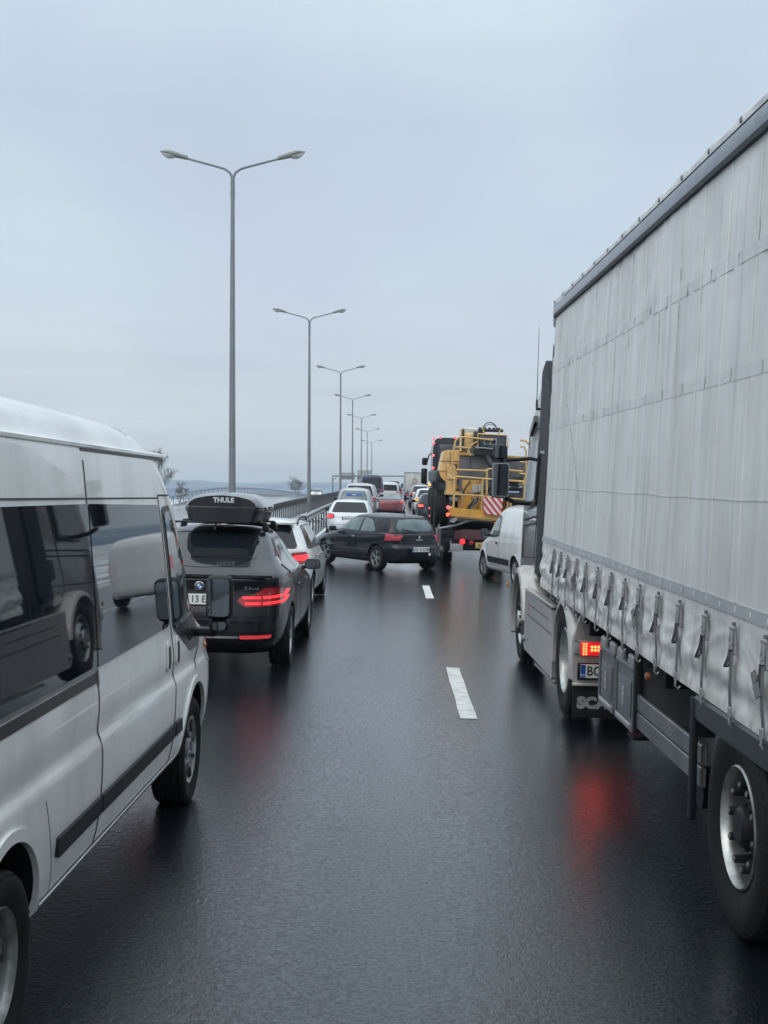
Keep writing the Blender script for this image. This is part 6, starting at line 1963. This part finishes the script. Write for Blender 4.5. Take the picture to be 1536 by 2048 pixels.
MB().use(M['mirror_glass']).prism(rpoly([(-.295, 2.495), (-.29, 2.645), (-.14, 2.645), (-.135, 2.495)], .03), 'Y', 4.332, 4.3385).build('mirror_glass', parent=mo, smooth=0)
m = MB().use(M['black_plastic']); m.box((2.75, 4.4, 2.2), (.205, .12, .43), bev=.04); m.tube([(2.68, 4.42, 2.4), (2.45, 4.45, 2.42)], .022, 8); m.build('door_mirror', parent=trc)
m = MB().use(M['ink_black']); m.cyl((.19, 4.0, 3.12), (.19, 4.0, 3.22), .016, .01, 8); m.box((.23, 4.0, 3.10), (.10, .04, .03)); m.cyl((.19, 4.0, 3.22), (.195, 4.0, 4.12), .0055, .003, 6); m.build('antenna', parent=trc)
m = MB().use(M['amber_lens']).box((-.07, 4.42, .88), (.03, .05, .07), bev=.01); m.build('side_marker', parent=trc)
# ------------------------------------------------------------------ low-loader with black tractor carrying the yellow machine
mat('machine_yellow', (.62, .32, .05), .42, coat=.2, var=.15, vscale=3, dirt=.7, dscale=3.5, dirtcol=(.14, .10, .055))
mat('machine_pale', (.76, .47, .18), .45, coat=.2, var=.12, vscale=3, dirt=.6, dirtcol=(.30, .21, .12))
mat('rail_yellow', (.58, .37, .13), .4, coat=.2, var=.15, dirt=.35, dirtcol=(.2, .14, .08))
mat('screen_grey', (.14, .14, .145), .55, var=.3, vscale=2.5, dirt=.5, dirtcol=(.07, .06, .055))
mat('engine_dark', (.02, .024, .03), .5, var=.3)
mat('chev_white', (.70, .66, .64), .4, dirt=.5, dscale=8, dirtcol=(.35, .25, .24))
mat('chev_red', (.55, .035, .045), .4, dirt=.4, dscale=8, dirtcol=(.35, .12, .12))
mat('label_white', (.62, .62, .6), .5)
mat('maroon', (.07, .018, .025), .35, coat=.4, dirt=.4, dirtcol=(.05, .04, .04))
mat('plate_yellow', (.50, .38, .12), .5, dirt=.6, dscale=30, dirtcol=(.1, .08, .04))
mat('tank_pale', (.50, .52, .47), .4, var=.1)
LX0, LY0 = 2.95, 34.6
loc, rot = place(LX0, LY0, 0)
low = thing('low_loader', 'dark low-loader trailer with a round red light and yellow plate, under the yellow machine', 'trailer', loc, rot)
m = MB().use(M['chassis_black'])
m.box((0, 5.5, .86), (2.7, 11, .20), bev=.02); m.box((0, .12, .60), (2.6, .25, .34), bev=.02)
for i in range(8): m.box((0, .9 + 1.3 * i, .7), (2.6, .10, .2))
m.box((-1.28, 4, .86), (.10, 7.5, .12)); m.build('deck', parent=low)
m = MB().use(M['maroon']); m.prism(rpoly([(-1.05, .74), (-1.0, .96), (-.80, 1.02), (.15, 1.0), (.35, .74)], .04), 'Y', -.10, .05); m.build('tail_panel', parent=low)
m = MB().use(M['tool_grey']); m.prism(rpoly([(-.22, .80), (-.20, .95), (.12, .97), (.18, .80)], .02), 'Y', -.13, -.08); m.build('tail_flap', parent=low)
m = MB().use(M['tool_light']); m.box((-.18, -.12, .40), (2.0, .04, .025)); m.box((-1.12, -.12, .55), (.03, .04, .30)); m.box((-.95, -.12, .52), (.34, .02, .2), bev=.01); m.build('light_bar', parent=low)
m = MB().use(M['red_led'] if False else M['red_lit']); m.lathe([(0, .078), (-.03, .07), (-.04, 0)], 'Y', (-.80, -.135, .68), 20); m.build('tail_light', parent=low)
MB().use(M['red_lens']).lathe([(0, .07), (-.03, .06), (-.04, 0)], 'Y', (-.55, -.135, .655), 20).build('tail_light', parent=low)
m = MB().use(M['plate_yellow']); m.box((-.08, -.13, .585), (.72, .02, .16), bev=.01); m.build('number_plate', parent=low)
text_mesh('plate_text', 'B 114 KMT', .12, M['engine_dark'], low, (-.08, -.142, .585), (R(90), 0, 0), .001, bold=.001)
m = MB().use(M['engine_dark'])
m.box((.75, .0, .95), (1.1, .35, .35), bev=.05); m.box((.55, -.15, 1.18), (.3, .2, .18), bev=.03); m.cyl((.2, -.1, 1.1), (.2, .2, 1.1), .1)
m.build('winch', parent=low)
m = MB().use(M['amber_lens']); m.box((.12, -.2, 1.18), (.14, .05, .12), bev=.02); m.box((.5, -.3, 1.22), (.16, .03, .03)); m.build('side_lamp', parent=low)
for yv in (1.3, 2.6, 3.9):
    for xx, sd in ((-1.15, -1), (1.15, 1)): wheel(low, xx, yv, .42, sd, .42, .28, .24, 'steel')
# folded ramp linkage at the left rear: posts with rails
m = MB().use(M['galvanised'])
m.box((-1.50, .1, .62), (.06, .07, .85), bev=.01); m.box((-1.40, .35, .62), (.05, .06, .80), bev=.01)
m.tube([(-1.45, .1, 1.04), (-1.38, 1.2, 1.12), (-1.52, 4.4, 1.30)], .03, 6)
m.tube([(-1.45, .0, 1.02), (-1.0, .0, 1.12), (-.62, -.02, 1.26), (-.1, .0, 1.38)], .035, 6)
m.tube([(-1.3, .5, .4), (-1.34, 1.8, .45), (-1.4, 3.8, .55)], .05, 6)
m.build('ramp_frame', parent=low)
for (xx, yy_, zz) in ((-1.53, 5.0, 1.45), (-1.53, 4.6, 1.22), (-1.50, .03, .68)):
    MB().use(M['red_marker']).lathe([(0, .04), (-.02, .035), (-.03, 0)], 'Y', (xx, yy_, zz), 12).build('marker_light', parent=low)

# ---- black tractor with red marker lights ahead of the load
loc, rot = place(3.0, 47.5, 0)
bk_ = thing('black_tractor', 'tall black lorry cab outlined with red marker lights, ahead of the yellow machine', 'truck', loc, rot)
mat('black_cab_paint', (.012, .016, .024), .3, coat=.6, var=.3)
m = MB().use(M['black_cab_paint'])
P = rpoly([(-1.22, .9), (-1.22, 3.5), (-1.14, 3.84), (-.9, 3.90), (.9, 3.90), (1.14, 3.84), (1.22, 3.5), (1.22, .9)], .08)
m.prism(P, 'Y', 0, 2.2); m.box((0, -.06, 2.3), (2.0, .10, 2.7), bev=.04)
for i in range(6): m.box((-1.0 + .4 * i, -.12, 2.3), (.05, .05, 2.6), bev=.01)
m.build('cab', parent=bk_)
m = MB().use(M['chassis_black']); m.box((0, -2.2, .8), (.9, 6.2, .25)); m.build('chassis', parent=bk_)
for xx, sd in ((-1.05, -1), (1.05, 1)):
    wheel(bk_, xx, 1.4, .50, sd, .50, .31, .29, 'truck_front'); wheel(bk_, xx, -2.2, .50, sd, .50, .31, .29, 'truck_drive'); wheel(bk_, xx, -3.5, .50, sd, .50, .31, .29, 'truck_drive')
n_ = 0
for zz in (1.30, 1.78, 2.28, 2.74, 3.22, 3.68, 3.86):
    MB().use(M['red_marker']).lathe([(0, .052), (-.03, .045), (-.045, 0)], 'Y', (-1.20, -.02, zz), 14).build('marker_light', parent=bk_)
for xx in (-.95, -.40, -.08, .5):
    MB().use(M['red_marker']).lathe([(0, .05), (-.03, .045), (-.045, 0)], 'Y', (xx, -.02, 3.91), 14).build('marker_light', parent=bk_)
m = MB().use(M['black_plastic'])
m.box((-1.47, 1.9, 2.42), (.24, .16, .62), bev=.06); m.box((-1.46, 1.9, 3.0), (.22, .16, .30), bev=.06); m.tube([(-1.4, 1.9, 2.86), (-1.3, 1.9, 3.25), (-1.18, 1.9, 3.35)], .03, 6); m.tube([(-1.4, 1.9, 2.12), (-1.2, 1.9, 2.0)], .03, 6)
m.build('door_mirror', parent=bk_)
MB().use(M['amber_lit']).box((-1.32, -.02, 2.10), (.10, .04, .09), bev=.03).build('indicator', parent=bk_)
m = MB().use(M['black_plastic']); m.box((1.47, 1.9, 2.5), (.24, .16, .7), bev=.06); m.build('door_mirror', parent=bk_)

# ---- the machine itself; local origin over the deck, x right, z from the road
loc, rot = place(LX0, LY0, 0)
mc = thing('yellow_machine', 'big yellow construction machine with railed platform and red-white board, loaded on a low-loader', 'construction machine', Vector(loc) + Vector((0, 0, .965)), rot)
Z0 = .965
def mp(x, y, z): return (x, y, z - Z0)
# tyres
for (xx, yy_) in ((-1.32, 1.3), (-1.36, 2.9), (-1.34, 5.6), (1.32, 1.3), (1.36, 2.9)):
    o = wheel(mc, xx, yy_, .56, -1 if xx < 0 else 1, .56, .42, .30, 'steel')
m = MB().use(M['engine_dark']); m.box((0, 5, .55), (1.9, 7.0, .5), bev=.04); m.box((-1.32, 4.2, 1.5), (.36, 6.5, .35), bev=.05); m.build('undercarriage', parent=mc)
# platform beam
m = MB().use(M['machine_yellow'])
m.prism([(-1.15, 1.36), (-1.15, 1.62), (1.05, 1.47), (1.05, 1.20)], 'Y', -.15, .05)
for v in m.bm.verts: v.co.z -= Z0
m.box(mp(-.05, .9, 1.50), (2.2, 1.8, .06)); m.build('platform_beam', parent=mc)
m = MB().use(M['rail_yellow']); m.cyl(mp(-1.13, -.10, 1.60), mp(-1.05, .05, 1.50), .06); m.box(mp(-.05, -.17, 1.335), (2.1, .02, .03), rot=Matrix.Rotation(R(4), 3, 'Y')); m.build('beam_edge', parent=mc)
# body block: yellow cabinet, hood, counterweight, side tank
m = MB().use(M['machine_yellow'])
m.box(mp(-.50, .6, 1.95), (.62, .5, .9), bev=.04); m.box(mp(-.12, .9, 1.75), (1.5, .3, .5), bev=.03)
m.box(mp(-.70, .9, 2.18), (.9, .5, .12), bev=.02)
m.build('cabinet', parent=mc)
m = MB().use(M['label_white']); m.box(mp(-.44, .33, 2.16), (.13, .012, .22)); m.box(mp(-.28, .33, 2.16), (.12, .012, .22)); m.build('warning_label', parent=mc)
m = MB().use(M['engine_dark'])
for xx in (-.44, -.28):
    for zz in (2.22, 2.16, 2.10): m.box(mp(xx, .322, zz), (.08, .008, .012))
m.build('label_print', parent=mc)
m = MB().use(M['machine_pale'])
m.prism(rpoly([(-1.42, 2.60), (-1.30, 3.18), (-1.22, 3.22), (-.55, 3.24), (-.50, 2.5), (-1.0, 2.35), (-1.1, 2.18), (-1.38, 2.45)], .06), 'Y', .8, 2.6)
for v in m.bm.verts: v.co.z -= Z0
m.build('counterweight', parent=mc)
m = MB().use(M['machine_pale'])
m.prism(rpoly([(-1.22, 1.98), (-1.20, 2.75), (-1.02, 2.82), (-.92, 2.6), (-.95, 1.98)], .05), 'Y', .55, 1.3)
m.prism([(-1.26, 1.96), (-1.26, 2.06), (-.35, 2.05), (-.35, 1.95)], 'Y', .5, 1.3)
for v in m.bm.verts: v.co.z -= Z0
m.build('side_tank', parent=mc)
m = MB().use(M['screen_grey'])
m.box(mp(.12, .42, 2.68), (2.0, .10, .78), bev=.02); m.box(mp(.12, .40, 2.25), (2.0, .08, .3)); sc = m.build('radiator_screen', parent=mc)
for xx in (-.6, -.3, 0, .3, .6, .9): MB().use(M['screen_grey']).box(mp(xx, .355, 2.68), (.02, .03, .74)).build('screen_rib', parent=sc)
m = MB().use(M['rail_yellow']); m.box(mp(.1, .36, 3.08), (2.1, .16, .05), rot=Matrix.Rotation(R(2), 3, 'Y')); m.build('screen_cap', parent=mc)
# engine recess + ducts
m = MB().use(M['engine_dark'])
m.box(mp(.42, .25, 2.42), (.92, .25, .16), bev=.03); m.box(mp(.42, .22, 2.20), (.92, .25, .12), bev=.04); m.box(mp(.45, .3, 1.98), (1.1, .3, .16), bev=.03)
m.box(mp(.86, .3, 1.72), (.42, .4, .62), bev=.02); m.cyl(mp(.25, .22, 2.72), mp(.38, .15, 2.62), .08); m.cyl(mp(0.3, .2, 2.95), mp(.2, .25, 2.75), .10); m.box(mp(-.5, .35, 1.72), (.10, .1, .35), rot=Matrix.Rotation(R(40), 3, 'Y')); m.box(mp(1.05, .3, 1.75), (.45, .5, .75), bev=.02)
m.build('engine', parent=mc)
m = MB().use(M['tool_light'])
for i in range(9):
    m.box(mp(-.1 + random.random() * 1.1, .12, 1.95 + random.random() * .35), (.10, .06, .05), bev=.015)
for k in range(7):
    x0 = random.uniform(-.9, .9)
    m.tube([mp(x0, .2, 1.6), mp(x0 + .1, .15, 1.8), mp(x0 + random.uniform(-.1, .3), .18, 2.1)], .012, 5)
m.build('pipes', parent=mc)
# panel seams, grab bars, grilles and cables that break up the big yellow shapes
m = MB().use(M['engine_dark'])
for (x, y, z, a, b) in ((-1.0, .79, 2.9, .9, .012), (-1.05, .79, 2.62, .7, .012), (-1.12, .79, 2.9, .012, .5), (-.86, .79, 2.9, .012, .6), (-1.08, .54, 2.38, .25, .012), (-.5, .34, 2.02, .58, .012), (-.36, .34, 1.8, .012, .42)):
    m.box(mp(x, y, z), (a, .02, b))
for i in range(5): m.box(mp(-1.02, .79, 2.70 + .03 * i), (.2, .02, .012))
m.build('panel_seam', parent=mc); bpy.data.objects['panel_seam']['kind'] = 'stuff'
m = MB().use(M['tool_light'])
m.tube([mp(-1.18, .75, 2.5), mp(-1.24, .68, 2.55), mp(-1.24, .68, 2.95), mp(-1.18, .75, 3.0)], .014, 6)
m.tube([mp(-.95, .5, 2.1), mp(-.98, .44, 2.15), mp(-.98, .44, 2.5), mp(-.95, .5, 2.55)], .014, 6)
m.build('grab_bar', parent=mc); bpy.data.objects['grab_bar']['kind'] = 'stuff'
rq = random.Random(11)
m = MB().use(M['engine_dark'])
for k in range(12):
    x0 = rq.uniform(-.9, .8); z0 = rq.uniform(1.65, 2.6)
    m.tube([mp(x0, .3, z0), mp(x0 + rq.uniform(-.2, .2), .12, z0 - rq.uniform(.1, .25)), mp(x0 + rq.uniform(-.3, .3), .18, z0 - rq.uniform(.3, .5)), mp(x0 + rq.uniform(-.4, .4), .3, z0 - rq.uniform(.1, .5))], rq.uniform(.010, .022), 5)
m.build('cables', parent=mc); bpy.data.objects['cables']['kind'] = 'stuff'
# striped board
P0, P1, Q0, Q1 = -.22, .30, 1.42, 1.94
m = MB().use(M['chev_white']); m.prism([(P0, Q0 + .06), (P0 - .02, Q1), (P1, Q1 - .04), (P1 - .04, Q0)], 'Y', -.24, -.225)
for v in m.bm.verts: v.co.z -= Z0
cb = m.build('warning_board', parent=mc, smooth=0)
def clip(poly, a, b, c):
    out = []
    for i in range(len(poly)):
        p, q = poly[i - 1], poly[i]
        fp, fq = a * p[0] + b * p[1] + c, a * q[0] + b * q[1] + c
        if (fp >= 0) != (fq >= 0):
            t = fp / (fp - fq); out.append((p[0] + (q[0] - p[0]) * t, p[1] + (q[1] - p[1]) * t))
        if fq >= 0: out.append(q)
    return out
base = [(P0, Q0 + .06), (P0 - .02, Q1), (P1, Q1 - .04), (P1 - .04, Q0)]
for i in range(-1, 5):
    # stripes run down to the right
    c0 = Q0 + .02 + i * .21 + P0
    pl = clip(base, 1.25, 1, -(c0)); pl = clip(pl, -1.25, -1, c0 + .10) if pl else pl
    if len(pl) > 2:
        m = MB().use(M['chev_red']); m.prism(pl, 'Y', -.2455, -.2405)
        for v in m.bm.verts: v.co.z -= Z0
        m.build('red_stripe', parent=cb, smooth=0)
# guard rails of the platform and upper cage
def rail(pts, r=.026, name='rail', mt='rail_yellow'):
    pts = [(p[0] - .22 * max(0, min(1, (p[0] - .7) / .4)), p[1], p[2]) for p in pts]
    m = MB().use(M[mt]); m.tube([mp(*p) for p in pts], r, 8); return m.build(name, parent=mc)
F = -.12
rail([(-1.05, F, 1.52), (-1.03, F, 2.44), (-.97, F, 2.47), (1.0, F, 2.38)], .030)
rail([(-1.04, F, 1.98), (-.35, F, 1.96), (.0, F, 1.93)])
rail([(-.27, F, 1.45), (-.26, F, 2.42)]); rail([(-.14, F, 2.0), (-.15, F, 2.66), (-.08, F, 2.71), (1.0, F, 2.66)])
rail([(-.12, F, 1.45), (-.12, F, 1.95)], .02); rail([(.44, F, 1.3), (.45, F, 1.92), (1.1, F, 1.88)]); rail([(.52, F, 1.3), (.53, F, 1.9)])
rail([(-1.08, F, 2.72), (-1.0, F, 2.66), (-.2, F, 2.65), (-.1, F, 2.70)])
rail([(-1.20, F + .2, 2.50), (-1.08, F, 2.42), (-.98, F, 2.40)]); rail([(-1.12, F, 2.72), (-1.10, F, 3.10), (-1.04, F, 3.45), (-.95, F, 3.55), (-.80, F, 3.56), (.0, F, 3.50)])
rail([(-1.06, F, 3.28), (-.6, F, 3.27)]); rail([(-.70, F, 3.10), (-.66, F, 3.30), (-.45, F, 3.45)], .02); rail([(-.74, F, 3.5), (-.62, F, 3.05)], .02)
rail([(.80, F, 3.52), (1.12, F, 3.50), (1.24, F, 3.38), (1.27, F, 3.1), (1.20, F, 2.95), (1.26, F, 2.7), (1.22, F, 2.5), (1.10, F, 2.3)], .030)
rail([(.80, F, 3.34), (1.05, F, 3.33), (1.13, F, 3.22), (1.15, F, 2.9), (1.16, F, 2.6), (1.05, F, 2.3)], .026)
rail([(.8, F, 2.60), (1.18, F, 2.58)]); rail([(.8, F, 2.38), (1.2, F, 2.36)], .03); rail([(.8, F, 2.92), (1.2, F, 2.9)], .02)
rail([(1.1, F, 1.9), (1.12, F, 2.3)], .02)
rail([(-.1, F, 2.0), (-.12, F, 1.6), (-.18, F, 1.4)], .016, 'hose', 'tool_light')
# upper mast: pale tank, yellow block, lamp housing, hose loop
m = MB().use(M['tank_pale']); m.cyl(mp(-.60, .9, 3.55), mp(-.60, .9, 3.80), .22, seg=20); m.cyl(mp(-.40, .9, 3.80), mp(-.75, .9, 3.82), .06); m.build('tank', parent=mc)
m = MB().use(M['machine_pale']); m.box(mp(-.58, .8, 3.50), (.44, .5, .40), bev=.06, seg=3); m.box(mp(-.84, .8, 3.50), (.03, .5, .62)); m.box(mp(-.25, .8, 3.52), (.16, .4, .42), bev=.02); m.build('boom_head', parent=mc)
_mp = mp
def mp(x, y, z): return _mp(x - (.24 if x > -.5 else 0), y, z)
m = MB().use(M['engine_dark']); m.box(mp(-.79, .55, 3.52), (.05, .1, .58)); m.box(mp(.18, .3, 3.20), (.90, .5, .30), rot=Matrix.Rotation(R(2), 3, 'Y'), bev=.06); m.box(mp(-.12, .4, 3.55), (.3, .3, .4), bev=.03); m.box(mp(.2, .4, 3.78), (.7, .3, .08), bev=.02)
m.cyl(mp(.1, .1, 3.05), mp(.25, -.05, 2.78), .09); m.build('mast_base', parent=mc)
m = MB().use(M['engine_dark']); m.box(mp(.22, .1, 3.46), (.78, .3, .38), bev=.03); m.use(M['glass_mid']).box(mp(.22, -.055, 3.46), (.70, .02, .30), bev=.02)
lh = m.build('lamp_housing', parent=mc)
m = MB().use(M['tool_light']); m.box(mp(.16, -.07, 3.46), (.36, .015, .17), bev=.02); m.build('lamp_plate', parent=lh)
for xx in (.08, .25):
    m = MB().use(M['engine_dark']); m.lathe([(0, .07), (-.02, .065), (-.022, .05), (-.01, .045), (-.01, 0)], 'Y', mp(xx, -.08, 3.46), 20); m.build('work_lamp', parent=lh)
rail([(-.18, -.08, 3.25), (-.19, -.08, 3.66), (.62, -.08, 3.64), (.64, -.08, 3.28)], .020, 'rail', 'rail_yellow')
rail([(-.25, -.1, 3.29), (.62, -.1, 3.24)], .02, 'rail', 'tool_light')
rail([(.62, -.1, 3.6), (.70, -.1, 3.5), (.66, -.1, 3.3)], .016, 'rail', 'label_white')
rail([(.0, .2, 3.66), (-.02, .2, 3.84)], .02); rail([(.42, .2, 3.64), (.44, .2, 3.80)], .02)
pts = [(.12 + .20 * math.cos(R(a)) + .05, .3, 3.78 + .22 * math.sin(R(a))) for a in range(170, -11, -15)]
rail(pts, .014, 'hose', 'engine_dark'); rail([(p[0] + .02, p[1], p[2] - .05) for p in pts[1:-1]], .009, 'hose', 'engine_dark')
m = MB().use(M['engine_dark'])
for k in range(5): m.box(mp(-.1 + .13 * k, .3, 3.82), (.08, .1, .08), bev=.02)
m.build('valve_block', parent=mc)
MB().use(M['clear_lens']).lathe([(-.04, .01), (0, .055), (.04, .01)], 'Z', mp(.46, -.05, 3.17), 14).build('work_lamp', parent=mc)
mp = _mp
# left rear cluster lights and reflective plate
for (xx, zz, mt) in ((-1.20, 1.62, 'red_marker'), (-1.20, 1.42, 'red_brake'), (-1.16, 1.38, 'red_lens')):
    MB().use(M[mt]).lathe([(0, .052), (-.03, .045), (-.04, 0)], 'Y', mp(xx, -.2, zz), 14).build('tail_light', parent=mc)
m = MB().use(M['tool_light']); m.prism(rpoly([(-1.15, 1.22), (-1.10, 1.30), (-.95, 1.36), (-.93, 1.30), (-1.02, 1.2)], .02), 'Y', -.15, -.12)
for v in m.bm.verts: v.co.z -= Z0
m.build('reflector_plate', parent=mc)

# ------------------------------------------------------------------ haze: even pale air round the whole scene
hz = bmesh.new(); bmesh.ops.create_cube(hz, size=1)
bmesh.ops.scale(hz, vec=(7600, 5200, 110), verts=hz.verts); bmesh.ops.translate(hz, vec=(0, 1900, 38), verts=hz.verts)
hme = bpy.data.meshes.new('haze'); hz.to_mesh(hme); hz.free()
hm = bpy.data.materials.new('haze_air'); hm.use_nodes = True
ht = hm.node_tree; ht.nodes.remove(ht.nodes['Principled BSDF'])
pv = ht.nodes.new('ShaderNodeVolumePrincipled'); pv.inputs['Color'].default_value = (.84, .93, 1.0, 1); pv.inputs['Density'].default_value = .0003; pv.inputs['Anisotropy'].default_value = .2
ht.links.new(pv.outputs[0], ht.nodes['Material Output'].inputs['Volume'])
hme.materials.append(hm)
HZ = link('haze', hme); tag(HZ, kind='stuff')
